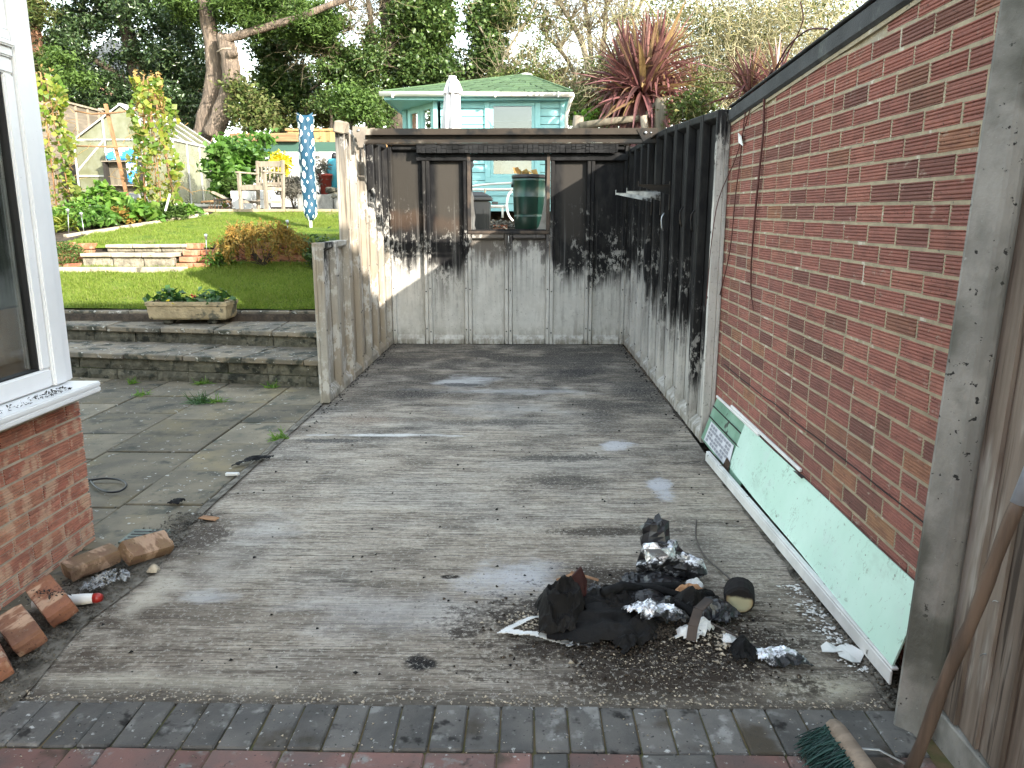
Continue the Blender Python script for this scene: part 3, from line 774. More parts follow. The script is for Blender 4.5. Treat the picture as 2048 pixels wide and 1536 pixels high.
# ---- patio of lichened flags between the slab and the bay
SO = Vector((-1.715, 6.845, 0)); SEX = Vector((-.9862, .1657, 0)); SEY = Vector((.1657, .9862, 0))
def stp(a, e, z=0.0):
    p = SO + SEX * a + SEY * e + Vector((0, 0, z))
    if p.x > -1.715: p.x = -1.715
    return p
pt = MB().box((-6.5, 1.9, -.12), (-1.735, 8.3, -.035)).build('patio', m_joint)
tag(pt, kind='structure')
cols_ = [(-1.738, -2.165, [2.2, 2.75, 3.32, 3.90, 4.47, 5.06, 5.62, 6.20, 6.78, 7.4]),
         (-2.175, -2.775, [3.25, 3.86, 4.24, 4.86, 5.69, 6.28, 6.86, 7.5]),
         (-2.785, -3.385, [3.5, 4.10, 4.70, 5.30, 5.90, 6.50, 7.1, 7.7]),
         (-3.395, -3.995, [3.5, 4.4, 5.0, 5.60, 6.20, 6.80, 7.4, 7.9]),
         (-4.005, -4.605, [4.7, 5.3, 5.9, 6.5, 7.1, 7.9]), (-4.615, -5.2, [5.5, 6.1, 6.7, 7.3, 8.0])]
for ci, (xa, xb, ys) in enumerate(cols_):
    for j in range(len(ys) - 1):
        y0, y1 = ys[j] + .006, ys[j + 1] - .006
        q = MB(); nx = 3; 
        q.box((xb, y0, -.055), (xa, y1, -.012 + r1.uniform(-.003, .003)))
        q.jitter(.003, ci * 20 + j)
        c = Vector(((xa + xb) / 2, (y0 + y1) / 2, 0))
        q.v = [(v[0] - c.x, v[1] - c.y, v[2]) for v in q.v]
        q.build('paving_slab', m_patio, pt, c, bevel=.005)
# gravelly mortar strip between patio and slab, and below the bay wall
g = MB()
for j in range(60):
    y0 = 2.10 + j * .075; y1 = y0 + .075
    wl = -1.745 - .02 * mnoise.noise((y0 * 4, 3, 1)) if y0 > 3.5 else -2.06
    wl1 = -1.745 - .02 * mnoise.noise((y1 * 4, 3, 1)) if y1 > 3.5 else -2.06
    zz = lambda a, s: -.006 + .012 * mnoise.noise((a * 6, s, 0))
    xr = -1.63 + .05 * mnoise.noise((y0 * 2.1, 7, 0)) if y0 < 3.6 else -1.675
    xr1 = -1.63 + .05 * mnoise.noise((y1 * 2.1, 7, 0)) if y1 < 3.6 else -1.675
    xm, xm1 = (wl + xr) / 2, (wl1 + xr1) / 2
    g.add([(wl, y0, zz(y0, 1) - .012), (xm, y0, zz(y0, 2) + .004), (xr, y0, .0005), (wl1, y1, zz(y1, 1) - .012), (xm1, y1, zz(y1, 2) + .004), (xr1, y1, .0005)], [(0, 1, 4, 3), (1, 2, 5, 4)])
tag(g.build('dirt_strip', m_gravel), kind='structure')
g = MB()
for j in range(40):
    y0 = 2.16 + j * .065; y1 = y0 + .065
    f = lambda y, s: .012 * mnoise.noise((y * 7, s, 3))
    g.add([(1.150 + f(y0, 1) * 2, y0, .004), (1.2, y0, .014 + f(y0, 2)), (1.30, y0, .004), (1.150 + f(y1, 1) * 2, y1, .004), (1.2, y1, .014 + f(y1, 2)), (1.30, y1, .004)], [(0, 1, 4, 3), (1, 2, 5, 4)])
tag(g.build('dirt_strip', m_gravel), kind='structure')

# ---- two broad stone steps from the patio to the lawn
ps = bpy.data.objects.new('patio_steps', None); link(ps); tag(ps, kind='structure')
MB().prism([stp(0, .03)[:2], stp(4.6, .03)[:2], stp(4.6, 2.4)[:2], stp(0, 2.4)[:2]], -.08, .19).build('step_core', m_joint, ps)
MB().prism([stp(0, .70)[:2], stp(4.6, .70)[:2], (-6.2, 8.42), (-1.72, 8.42)], .18, .345).build('step_core', m_joint, ps)
def walling(e, z0, h, off, n=14):
    a = -off
    while a < 4.5:
        L = r1.uniform(.32, .50)
        a0, a1 = max(a, 0) + .004, min(a + L, 4.6) - .004
        if a1 - a0 > .05:
            d = r1.uniform(-.008, .008)
            q = MB(); nx = 6; nz = 2
            vs = []; fs = []
            for k in range(nz + 1):
                for i in range(nx + 1):
                    u = a0 + (a1 - a0) * i / nx; zz = z0 + .004 + (h - .008) * k / nz
                    edge = .012 if k in (0, nz) or i in (0, nx) else 0
                    vs.append(stp(u, e + d + edge + .008 * mnoise.noise((u * 14, zz * 22, e)), zz))
            for k in range(nz):
                for i in range(nx):
                    s = k * (nx + 1) + i
                    fs.append((s + 1, s, s + nx + 1, s + nx + 2))
            q.add(vs, fs)
            q.prism([stp(a0, e + .02)[:2], stp(a1, e + .02)[:2], stp(a1, e + .09)[:2], stp(a0, e + .09)[:2]], z0 + .004, z0 + h - .004)
            q.build('walling_block', m_walling, ps)
        a += L
walling(0, -.03, .115, .1); walling(.004, .085, .115, .28); walling(.655, .215, .145, .2)
def tread(poly, zt, th, seed):
    q = MB()
    c = Vector((sum(p[0] for p in poly) / len(poly), sum(p[1] for p in poly) / len(poly), 0))
    q.prism([(p[0] - c.x, p[1] - c.y) for p in poly], zt - th, zt).jitter(.004, seed)
    q.build('step_slab', m_stepstone, ps, c, bevel=.008)
a = 0.0; k = 0
for L in (.30, .62, .60, .62, .60, .62, .60, .62):
    dz = r1.uniform(-.004, .004)
    tread([stp(a + .004, -.035)[:2], stp(a + L - .004, -.035)[:2], stp(a + L - .004 - .02, .70)[:2], stp(a + .004 - .02, .70)[:2]], .242 + dz, .05, k); a += L; k += 1
a = -.02
for L in (.36, .60, .64, .60, .62, .60, .62, .6):
    p0, p1 = stp(a + .004, .615), stp(a + L - .004, .615)
    xb0 = p0.x - .30 * min(1, a / 1.0 + .3) * 0; xb1 = p1.x
    tread([p0[:2], p1[:2], (p1.x - .06, 8.41), (p0.x - .06 if k > 8 else p0.x, 8.41)], .400 + r1.uniform(-.004, .004), .05, k); a += L; k += 1
xk = -1.72
for i, (L, wd) in enumerate(((.45, .16), (.42, .16), (.55, .08), (.62, .08), (.62, .08), (.62, .08), (.62, .08), (.62, .08))):
    q = MB().box((-L + .005, 0, -.16), (-.005, wd, 0)).jitter(.004, i)
    q.build('kerb_stone', m_stepstone, ps, (xk, 8.40, .512), bevel=.012); xk -= L

# ---- lawns
def sheet(name, poly_rows, mat):
    V = []; Fc = []
    n = len(poly_rows[0])
    for row in poly_rows: V += row
    for j in range(len(poly_rows) - 1):
        for i in range(n - 1):
            k = j * n + i; Fc.append((k, k + 1, k + n + 1, k + n))
    o = np_mesh(name, np.array(V), np.array(Fc), mat, smooth=True)
    return tag(o, kind='structure')
def bumpz(x, y): return T(y) + .018 * mnoise.noise((x * 1.1, y * 1.1, 0)) + .012 * mnoise.noise((x * 4, y * 4, 2))
NXl = 40
rows = []
for j in range(19):
    y = 8.47 + (10.24 - 8.47) * j / 18
    rows.append([(-9 + (7.28) * i / NXl, y, bumpz(-9 + 7.28 * i / NXl, y)) for i in range(NXl + 1)])
sheet('lower_lawn', rows, m_lawn)
K0, K1 = onT(130, 478), onT(415, 432)
def bed_x(y): return K0.x + (K1.x - K0.x) * (y - K0.y) / (K1.y - K0.y)
rows = []
for j in range(29):
    y = 10.42 + (13.38 - 10.42) * j / 28
    xl = bed_x(y) if y > K0.y else K0.x + .2
    rows.append([(xl + (-1.72 - xl) * i / 30, y, bumpz(xl, y) if 0 else bumpz(xl + (-1.72 - xl) * i / 30, y) + .012) for i in range(31)])
sheet('upper_lawn', rows, m_lawn)
def grass(name, n, xf, y0, y1, h, extra=0.0):
    y = y0 + (y1 - y0) * rng.uniform(0, 1, n) ** 1.0
    x = np.array([xf(a) for a in y]); x = x + (-1.74 - x) * rng.uniform(0, 1, n)
    z = np.interp(y, TY, TZ) + .0
    P = np.stack([x, y, z], 1)
    d = rng.normal(size=(n, 3)) * (.45, .45, .1) + (0, 0, 1)
    pt_ = .75 + .35 * np.sin(x * 5.1 + 2 * np.sin(y * 3.3)) * np.sin(y * 6.7 + x * 2.2) + .6 * (rng.uniform(0, 1, n) > .985)
    L = h * (rng.uniform(.5, 1.3, n) * pt_)[:, None]
    d = unit(d)
    side = unit(np.cross(d, rng.normal(size=(n, 3)))) * .0048
    tip = P + d * L + np.array((0, 0, -.3)) * L * rng.uniform(0, .6, (n, 1))
    V = np.stack([P - side, P + side, tip], 1).reshape(-1, 3)
    F = np.arange(3 * n).reshape(-1, 3)
    return tag(np_mesh(name, V, F, m_blade), kind='stuff')
grass('grass', 110000, lambda y: -7.6, 8.48, 10.2, .055)
grass('grass', 80000, lambda y: max(bed_x(y), K0.x + .2), 10.45, 13.36, .06)
# stone edging between lawn and vegetable bed
ed = thing('bed_edging', 'pale stone edging strip between the upper lawn and the vegetable bed', 'edging', (0, 0, 0))
for i in range(6):
    p = K0.lerp(K1, i / 6); q = K0.lerp(K1, (i + 1) / 6)
    d = (q - p).normalized() * .006
    MB().bar(p + d + Vector((0, 0, .01)), q - d + Vector((0, 0, .01)), .09, .10).jitter(.006, i).build('edging_stone', m_garden_tread, ed, bevel=.008)
# soil of the vegetable bed
rows = []
for j in range(12):
    y = 10.45 + (14.6 - 10.45) * j / 11
    xr = bed_x(min(y, K1.y)) if y > K0.y else K0.x + .2
    rows.append([(-11 + (xr + 11) * i / 10, y, T(min(y, 13.3)) + .03 + .04 * mnoise.noise((i * .9, y * 2, 4))) for i in range(11)])
sheet('vegetable_bed_soil', rows, m_soil)
# terrace level beyond the upper lawn
tag(MB().box((-12, 13.56, 1.5), (3.5, 21, 1.655)).build('terrace', m_gravel), kind='structure')
tw = thing('terrace_wall', 'low stone edging wall under the garden chair at the top of the lawn', 'wall', (0, 13.4, 0))
MB().box((-8, .03, 1.3), (-1.0, .16, 1.615)).build('wall_core', m_joint, tw)
x = -6.2; i = 0
while x < -1.2:
    L = r1.uniform(.36, .46)
    MB().box((x + .004, -.03, 1.618), (x + L - .004, .22, 1.665)).jitter(.004, i).build('coping_stone', m_coping, tw, bevel=.006)
    MB().box((x + .006, .0, 1.42), (x + L - .006, .06, 1.612)).jitter(.006, i + 50).build('wall_stone', m_garden_riser, tw, bevel=.01)
    x += L; i += 1

# ================================================================ BRICKS
def ridged_brick(L, mat, seed, H=.0612, D=.05, rid=5, dep=.0050):
    r = random.Random(seed)
    prof = [(D, -H/2), (.0, -H/2)]
    for k in range(rid):
        z0 = -H/2 + H * (k + .5) / rid + r.uniform(-.0012, .0012)
        g_ = H / rid * .30
        prof += [(0, z0 - g_), (dep * r.uniform(.6, 1.2), z0), (0, z0 + g_)]
    prof += [(.0, H/2), (D, H/2)]
    n = len(prof); vs = []
    for s in (-1, 1):
        e = s * (L / 2)
        for y, z in prof: vs.append((e + r.uniform(-.0015, .0015), y + r.uniform(-.0008, .0008), z + r.uniform(-.0006, .0006)))
    fs = [tuple(range(n)), tuple(range(2*n - 1, n - 1, -1))]
    for k in range(n - 1): fs.append((k, n + k, n + k + 1, k + 1))
    return vs, fs
def brick_mesh(name, L, mat, seed, **kw):
    vs, fs = ridged_brick(L, mat, seed, **kw)
    return MB().add(vs, fs).mesh(name, mat)
# ================================================================ NEIGHBOUR'S BRICK GARAGE (right)
WX, CP, SLP = 1.29, .0735, .0135
ng = thing('neighbour_garage', 'tall plum red ridged brick garage wall with a sloping felt roof edge', 'garage', (WX, 2.1, 0))
NGY0, NGY1, NGX1 = 2.06, 5.6, 4.3
def topz(Y): return 2.206 - .0527 * (Y - 2.77)
def wbox(name, lo, hi, mat, bevel=0):
    return MB().box(lo, hi).build(name, mat, ng, (-WX, -2.1, 0) if 0 else (0, 0, 0), bevel=bevel)
q = MB()
q.add([(.0035, NGY0 - 2.1, -.08), (.0035, NGY1 - 2.1, -.08), (.0035, NGY1 - 2.1, topz(NGY1) + .02), (.0035, NGY0 - 2.1, topz(NGY0) + .02),
       (.1, NGY0 - 2.1, -.08), (.1, NGY1 - 2.1, -.08), (.1, NGY1 - 2.1, topz(NGY1) + .02), (.1, NGY0 - 2.1, topz(NGY0) + .02)],
      [(0, 3, 2, 1), (4, 5, 6, 7), (0, 1, 5, 4), (3, 7, 6, 2), (0, 4, 7, 3), (1, 2, 6, 5)])
q.build('wall', m_mortar, ng)
q = MB().box((.105, NGY0 - 2.1, -.05), (NGX1 - WX, NGY0 - 2.0, 2.1)).box((.105, NGY1 - 2.2, -.05), (NGX1 - WX, NGY1 - 2.1, 1.95)).box((NGX1 - WX, NGY0 - 2.1, -.05), (NGX1 - WX + .1, NGY1 - 2.1, 1.95))
q.build('far_wall', m_brick, ng)
bmS = [brick_mesh('ridged_stretcher', .2145, m_brick, 100 + s) for s in range(6)]
bmH = [brick_mesh('ridged_bat', .1015, m_brick, 120 + s) for s in range(3)]
cand = []
rb = random.Random(5)
for c in range(-1, 31):
    off = (.113 if c % 2 else 0) + rb.uniform(-.008, .008)
    yc = NGY0 - .1 + off
    while yc < NGY1 - .11:
        L = 1
        if rb.random() < .03: L = .5
        ln = .2255 if L == 1 else .1135
        ymid = yc + ln / 2
        z = c * CP + .040 + SLP * (ymid - 2.3)
        if z - .01 < topz(ymid) - .02 and ymid - ln / 2 > NGY0 - .03:
            cand.append((ymid, z, L))
        yc += ln
cand.sort(key=lambda t: (abs(t[0] - 2.0) + (0 if t[1] > .25 else 2.5)))
def brick_x(): return rb.uniform(-.0044, -.0026)
rest = MB()
for i, (y, z, L) in enumerate(cand):
    rx = rb.uniform(-.006, .006)
    if i < 298:
        inst(rb.choice(bmS if L == 1 else bmH), 'brick', (brick_x() - .001, y - 2.1, z), (rx, rx * .5, -math.pi / 2 + rb.uniform(-.006, .006)), ng)
    else:
        vs, fs = ridged_brick(.2155 if L == 1 else .1035, None, i, rid=5)
        mt = Matrix.Translation((brick_x() - .001, y - 2.1, z)) @ Matrix.Rotation(-math.pi / 2, 4, 'Z')
        rest.add([mt @ Vector(v) for v in vs], fs)
tag(rest.build('brickwork', m_brick, ng), kind='stuff')
# mortar: bed joints and perpends, struck nearly flush and slightly uneven
q = MB()
def nz(a, b_, c_): return mnoise.noise((a, b_, c_))
for c in range(-2, 31):
    pts = []; ny = 90
    yend = NGY1
    while yend > NGY0 and (c + .5) * CP + .040 + SLP * (yend - 2.3) > topz(yend) + .005: yend -= .01
    if yend < NGY0 + .02: continue
    for j in range(ny + 1):
        y = NGY0 - .02 + (yend - NGY0 + .02) * j / ny
        zc = (c + .5) * CP + .040 + SLP * (y - 2.3) + .0012 * nz(y * 9, c, 5)
        h = .0066 + .0014 * nz(y * 17, c * 1.7, 1)
        x = -.0030 + .0009 * nz(y * 13, c, 2)
        pts += [(.004, y - 2.1, zc - h - .002), (x, y - 2.1, zc - h), (x - .0005, y - 2.1, zc + h), (.004, y - 2.1, zc + h + .002)]
    fs = []
    for j in range(ny):
        for i in range(3): fs.append((j*4 + i, j*4 + 4 + i, j*4 + 5 + i, j*4 + 1 + i))
    q.add(pts, fs)
for (y, z, L) in cand:
    ln = .2255 if L == 1 else .1135
    ye = y + ln / 2 - 2.1; w = .0054 + rb.uniform(-.001, .0012); x = -.0028 + rb.uniform(-.0006, .0006); s = rb.uniform(-.0015, .0015)
    q.add([(.004, ye - w - .002, z - .031), (x, ye - w, z - .031), (x, ye + w, z - .031), (.004, ye + w + .002, z - .031), (.004, ye - w - .002 + s, z + .031), (x, ye - w + s, z + .031), (x, ye + w + s, z + .031), (.004, ye + w + .002 + s, z + .031)],
          [(1, 0, 4, 5), (2, 1, 5, 6), (3, 2, 6, 7)])
tag(q.build('mortar_joint', m_mortar, ng), kind='stuff')
# felt roof edge: fascia strip, drip and the roof itself
q = MB()
def sl(x0, x1, za, zb, mi=0, NGY1=5.0):
    y0, y1 = NGY0 - .12 - 2.1, NGY1 + .06 - 2.1
    q.add([(x0, y0, topz(NGY0 - .12) + za), (x1, y0, topz(NGY0 - .12) + za), (x1, y1, topz(NGY1 + .06) + za), (x0, y1, topz(NGY1 + .06) + za),
           (x0, y0, topz(NGY0 - .12) + zb), (x1, y0, topz(NGY0 - .12) + zb), (x1, y1, topz(NGY1 + .06) + zb), (x0, y1, topz(NGY1 + .06) + zb)],
          [(0, 3, 2, 1), (4, 5, 6, 7), (0, 1, 5, 4), (1, 2, 6, 5), (2, 3, 7, 6), (3, 0, 4, 7)], mi)
sl(-.028, NGX1 - WX + .12, .004, .085)
q.jitter(.004, 2).build('roof_edge', m_felt, ng, bevel=.012)
q = MB(); sl(-.010, .005, -.016, .002); q.build('mortar_fillet', m_mortar, ng)
q = MB(); sl(-.036, .03, .088, .10); q.jitter(.003, 6).build('felt_trim', m_felt, ng, bevel=.004)
# long crack
q = MB()
pts = [(-.0075, y - 2.1, .545 + .014 * (y - 2.3) + .012 * mnoise.noise((y * 3, 0, 0))) for y in np.linspace(2.2, 4.9, 40)]
q.tube(pts, .0028, 4); q.build('crack', m_dark_in, ng)

# ================================================================ OWN HOUSE BAY (left)
HX, HY = -2.07, 3.44
hb = thing('house', 'white framed house window bay on an orange red ridged brick plinth at the left edge', 'house', (HX, HY, 0))
MB().box((-3.6, -3.2, -.1), (-.0050, -.006, .735)).build('wall_core', m_mortar_gr, hb)
bo = [brick_mesh('orange_stretcher', .2155, m_brick_or, 140 + s, rid=5, dep=.007) for s in range(6)]
bh = [brick_mesh('orange_header', .1035, m_brick_or, 150 + s, rid=5, dep=.007) for s in range(4)]
for c in range(-1, 10):
    z = c * .0745 + .045
    dark = c <= 0
    y = 0.0
    first = True
    k = 0
    while y > -2.9:
        if c % 2 == 0 and first:
            L, me = .1035, rb.choice(bh)
        else:
            L, me = .2155, rb.choice(bo)
        first = False
        inst(me, 'brick', (rb.uniform(.0, .0025) - (.002 if dark else 0), y - L / 2, z), (0, rb.uniform(-.005, .005), math.pi / 2 + rb.uniform(-.005, .005)), hb)
        y -= L + .010
    x = -.05 - (.052 if c % 2 else .11)
    while x > -1.2:     # garden face of the plinth
        inst(rb.choice(bo), 'brick', (x - .06, .001, z), (0, 0, math.pi), hb); x -= .2255
# sill
q = MB()
q.box((-.5, -3.2, .750), (.120, -.012, .774)); q.box((.094, -3.2, .726), (.120, -.012, .7505))
q.build('window_sill', m_upvc, hb, bevel=.005, seg=2)
MB().box((-.5, -3.2, .7375), (.03, -.02, .7485)).build('sill_bed', m_mortar_gr, hb)
# crumbs of dirt on the sill
P = np.stack([rng.uniform(.03, .10, 130), -.18 - np.abs(rng.normal(0, .22, 130)), np.full(130, .780)], 1)
o = leaves('dirt_crumbs', P, .012, m_dark_in, hb, aspect=.6, up=3); tag(o, kind='stuff')
# corner post, mullions and frames
q = MB()
q.box((-.10, -.15, .779), (-.0, -.062, 2.75)); q.box((-.105, -.060, .779), (-.012, .0, 2.75))
q.build('corner_post', m_upvc, hb, bevel=.006, seg=2)
def sash(y0, y1, z0, z1, name='window'):
    w = MB()
    t_ = .062
    for (a, b_, c_, d) in ((y0, y1, z0, z0 + t_ + .02), (y0, y1, z1 - t_, z1)): w.box((-.085, a, c_), (-.012, b_, d))
    for (a, b_) in ((y0, y0 + t_), (y1 - t_, y1)): w.box((-.085, a, z0 + t_ + .0205), (-.0125, b_, z1 - t_ - .0005))
    wo = w.build(name, m_upvc, hb, bevel=.007, seg=2)
    ga = MB(); iy0, iy1, iz0, iz1 = y0 + t_, y1 - t_, z0 + t_ + .02, z1 - t_
    for (a, b_, c_, d) in ((iy0, iy1, iz0, iz0 + .007), (iy0, iy1, iz1 - .007, iz1), (iy0, iy0 + .007, iz0 + .007, iz1 - .007), (iy1 - .007, iy1, iz0 + .007, iz1 - .007)): ga.box((-.06, a, c_), (-.026, b_, d))
    ga.build('gasket', m_gasket, wo)
    MB().box((-.052, iy0 - .004, iz0 - .004), (-.046, iy1 + .004, iz1 + .004)).build('pane', m_glass, wo)
sash(-1.30, -.152, .778, 2.135)
sash(-2.50, -1.36, .782, 2.135)
q = MB()
q.box((-.09, -3.2, 2.137), (-.004, -.152, 2.175)).box((-.09, -3.2, 2.176), (.012, -.152, 2.198)).box((-.09, -3.2, 2.199), (-.006, -.152, 2.24))
q.build('transom', m_upvc, hb, bevel=.006, seg=2)
MB().box((-.09, -3.2, 2.241), (-.014, -.152, 2.75)).build('fanlight_panel', m_upvc, hb, bevel=.004)
MB().box((-.09, -1.358, .782), (-.006, -1.302, 2.136)).build('mullion', m_upvc, hb, bevel=.005)
MB().box((-3.6, -3.2, 2.752), (.10, .10, 2.87)).build('bay_roof', m_felt, hb, bevel=.02)
# inside of the bay
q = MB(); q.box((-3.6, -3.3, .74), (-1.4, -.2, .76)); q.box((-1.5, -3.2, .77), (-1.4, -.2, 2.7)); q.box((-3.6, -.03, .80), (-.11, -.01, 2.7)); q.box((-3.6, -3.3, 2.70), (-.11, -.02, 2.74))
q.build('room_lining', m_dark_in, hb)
m_blind = M('brown_blind', (.46, .28, .15), (.36, .21, .12), 3, stretch=(3, 3, .4))
MB().box((-.106, -2.4, .78), (-.098, -.07, 1.13)).build('brown_board', m_blind, hb)
m_pane_reflection = M('painted_grey_reflection', (.30, .32, .28), (.085, .095, .08), 3, stretch=(9, 9, .5))
MB().box((-.105, -2.4, 1.14), (-.100, -.07, 2.6)).build('reflection_sheet', m_pane_reflection, hb)  # added sheet behind the pane; its streaked grey stands in for a reflection
# main mass of the house, beside and behind the camera
m_hwall = M('house_brickwork', (.25, .115, .085), (.30, .20, .15), 20, stretch=(1, 1, 3), bump=.3, world=True)
m_tile = M('brown_roof_tile', (.11, .065, .05), (.07, .045, .038), 6, rnd=.1)
MB().box((-7.5, -11.2, -.1), (-.35, -3.5, 2.75)).build('house_wall', m_hwall, hb)
q = MB(); q.add([(-7.8, -11.6, 2.7), (0.0, -11.6, 2.7), (0.0, -3.2, 2.7), (-7.8, -3.2, 2.7), (-3.9, -8.4, 4.6), (-3.9, -6.4, 4.6)], [(0, 1, 4), (1, 2, 5, 4), (2, 3, 5), (3, 0, 4, 5), (0, 3, 2, 1)])
q.build('roof', m_tile, hb)

# the neighbour's house, behind the camera to the right: it shades the drive, the slab and the patio
nh = thing('neighbour_house', 'brick house with a tiled roof behind the fence beside the drive', 'house', (2.6, -4.6, 0))
MB().box((0, 0, -.1), (9, 5.45, 5.0)).build('wall', m_hwall, nh)
q = MB(); q.add([(-.25, -.3, 4.95), (9.3, -.3, 4.95), (9.3, 5.75, 4.95), (-.25, 5.75, 4.95), (-.25, 2.7, 6.0), (9.3, 2.7, 6.0)], [(0, 1, 5, 4), (2, 3, 4, 5), (1, 2, 5), (3, 0, 4), (0, 3, 2, 1)])
q.build('roof', m_tile, nh)

# ================================================================ BURNT SECTIONAL GARAGE
gar = thing('burnt_garage', 'roofless burnt out concrete panel garage with sooty walls and an empty window hole', 'garage', (0, 0, 0))
TH = .085
def panel(w, h0, h1, seed, holes=True, mat=None, top=True, skirt=.085):
    """one precast panel: x along the wall, +y towards the inside, ribs on the inside"""
    q = MB(); r = random.Random(seed)
    rib = .050
    def tz(x): return h0 + (h1 - h0) * x / w
    def slab(x0, x1, y0, y1, z0, zt=None, drop=0):
        za, zb = (tz(x0) - drop, tz(x1) - drop) if zt is None else (zt, zt)
        q.add([(x0, y0, z0), (x1, y0, z0), (x1, y1, z0), (x0, y1, z0), (x0, y0, za), (x1, y0, zb), (x1, y1, zb), (x0, y1, za)],
              [(0, 3, 2, 1), (4, 5, 6, 7), (0, 1, 5, 4), (1, 2, 6, 5), (2, 3, 7, 6), (3, 0, 4, 7)])
    e = .003
    slab(e, w - e, 0, .026, .004)
    for s in (0, 1):
        x0, x1 = (e, e + rib) if s == 0 else (w - e - rib, w - e)
        xi0, xi1 = (x0, x1 - .010) if s == 0 else (x0 + .010, x1)
        za = tz(x0)
        q.add([(x0, .0262, .004), (x1, .0262, .004), (xi1, TH, .004), (xi0, TH, .004), (x0, .0262, tz(x0)), (x1, .0262, tz(x1)), (xi1, TH, tz(xi1)), (xi0, TH, tz(xi0))],
              [(0, 3, 2, 1), (4, 5, 6, 7), (0, 1, 5, 4), (1, 2, 6, 5), (2, 3, 7, 6), (3, 0, 4, 7)])
    q.add([(e + rib, .0262, .004), (w - e - rib, .0262, .004), (w - e - rib, TH - .004, .004), (e + rib, TH - .004, .004), (e + rib, .0262, skirt + .03), (w - e - rib, .0262, skirt + .03), (w - e - rib, TH - .004, skirt - .02), (e + rib, TH - .004, skirt - .02)],
          [(0, 3, 2, 1), (4, 5, 6, 7), (0, 1, 5, 4), (1, 2, 6, 5), (2, 3, 7, 6), (3, 0, 4, 7)])
    if top:
        x0, x1 = e + rib, w - e - rib
        q.add([(x0, .0262, tz(x0) - .075), (x1, .0262, tz(x1) - .075), (x1, TH - .004, tz(x1) - .045), (x0, TH - .004, tz(x0) - .045), (x0, .0262, tz(x0)), (x1, .0262, tz(x1)), (x1, TH - .004, tz(x1)), (x0, TH - .004, tz(x0))],
              [(0, 3, 2, 1), (4, 5, 6, 7), (0, 1, 5, 4), (1, 2, 6, 5), (2, 3, 7, 6), (3, 0, 4, 7)])
    q.jitter(.0016, seed)
    nb = len(q.f)
    me = q.mesh('garage_panel', mat, .005)
    return me
def holes(w, h, seed, step=.42):
    q = MB(); r = random.Random(seed)
    for s in (0, 1):
        x = .024 if s == 0 else w - .024
        for z in np.arange(.17, h - .08, step):
            zz = z + r.uniform(-.03, .03)
            q.tube([(x, TH - .002, zz), (x, TH + .0022, zz)], [.010, .008], 7, 0, True, False)
    # rust streaks are left to the material; some bolts keep a washer
    return q
def wall_panels(n, start, step, facing, hfun, mat, seed0, fixed):
    for i in range(n):
        a = start + i * step
        if facing == 'R':      # left wall, inside faces +X
            h0, h1 = hfun(a), hfun(a + step)
            me = panel(step, h1, h0, seed0 + i, mat=mat)
            o = inst(me, 'wall_panel', (fixed, a + step, 0), (0, 0, -math.pi / 2), gar)
        elif facing == 'L':    # right wall, inside faces -X
            h0, h1 = hfun(a), hfun(a + step)
            me = panel(step, h0, h1, seed0 + i, mat=mat)
            o = inst(me, 'wall_panel', (fixed, a, 0), (0, 0, math.pi / 2), gar)
        hq = holes(step, min(hfun(a), hfun(a + step)), seed0 + i)
        tag(hq.build('bolt_hole', m_dark_in, o), kind='stuff')
LXO, RXO, BY = -1.700, 1.285, 9.385       # outer faces
# local +y must point inwards: rotate so that +Y_local -> +X (left), -X (right), -Y (back)
wall_panels(2, 6.18, .475, 'R', lambda y: 1.315, m_left, 200, LXO)
wall_panels(5, 7.132, .4335, 'R', lambda y: 2.30 + .02 * (y - 7.1), m_left, 210, LXO)
wall_panels(9, 5.07, .4685, 'L', lambda y: 2.17 + .10 * min(1, (y - 5.07) / 2.0) + .02 * max(0, y - 7.07) / 2, m_right, 220, RXO)
bx = [-1.612, -1.172, -.690, -.202, .292, .763, 1.196]
for i in range(6):
    w = bx[i + 1] - bx[i]
    h = 1.325 if i in (2, 3) else 2.335
    me = panel(w, h, h, 240 + i, mat=m_back)
    o = inst(me, 'wall_panel', (bx[i + 1], BY, 0), (0, 0, math.pi), gar)
    tag(holes(w, h, 240 + i, .5).build('bolt_hole', m_dark_in, o), kind='stuff')
MB().box((1.198, 9.289, .004), (1.283, 9.383, 2.318)).build('corner_post', m_right, gar, bevel=.004)
MB().box((-1.698, 9.303, .004), (-1.6135, 9.383, 2.318)).build('corner_post', m_left, gar, bevel=.004)
# window opening: steel frame left in the hole
q = MB(); Y1, Y2 = BY - TH - .012, BY - .012
x0, x1, z0, z1 = bx[2] + .002, bx[4] - .002, 1.328, 2.30
q.box((x0, Y1, z0), (x1, Y2, z0 + .035)); q.box((x0, Y1 - .006, z1 - .05), (x1, Y2, z1 + .03))
q.box((x0, Y1, z0 + .0355), (x0 + .045, Y2, z1 - .0505)); q.box((x1 - .045, Y1, z0 + .0355), (x1, Y2, z1 - .0505))
wf = q.jitter(.002, 3).build('window_frame', m_char_frame, gar, bevel=.005)
q = MB()
for i in range(22):   # charred cells of the head bead
    xa = x0 + .05 + i * (x1 - x0 - .1) / 22; wv = (x1 - x0 - .1) / 22
    q.box((xa + .002, Y1 + .01, z1 - .082 + r1.uniform(-.003, .003)), (xa + wv - .002, Y1 + .04, z1 - .053))
tag(q.build('charred_bead', m_char_frame, wf, bevel=.003), kind='stuff')
q = MB()
q.box((x0 + .045, Y1 + .03, z0 + .035), (x0 + .062, Y1 + .05, z1 - .09)); q.box((x1 - .062, Y1 + .03, z0 + .035), (x1 - .045, Y1 + .05, z1 - .09)); q.box((x0 + .062, Y1 + .03, z0 + .035), (x1 - .062, Y1 + .05, z0 + .055))
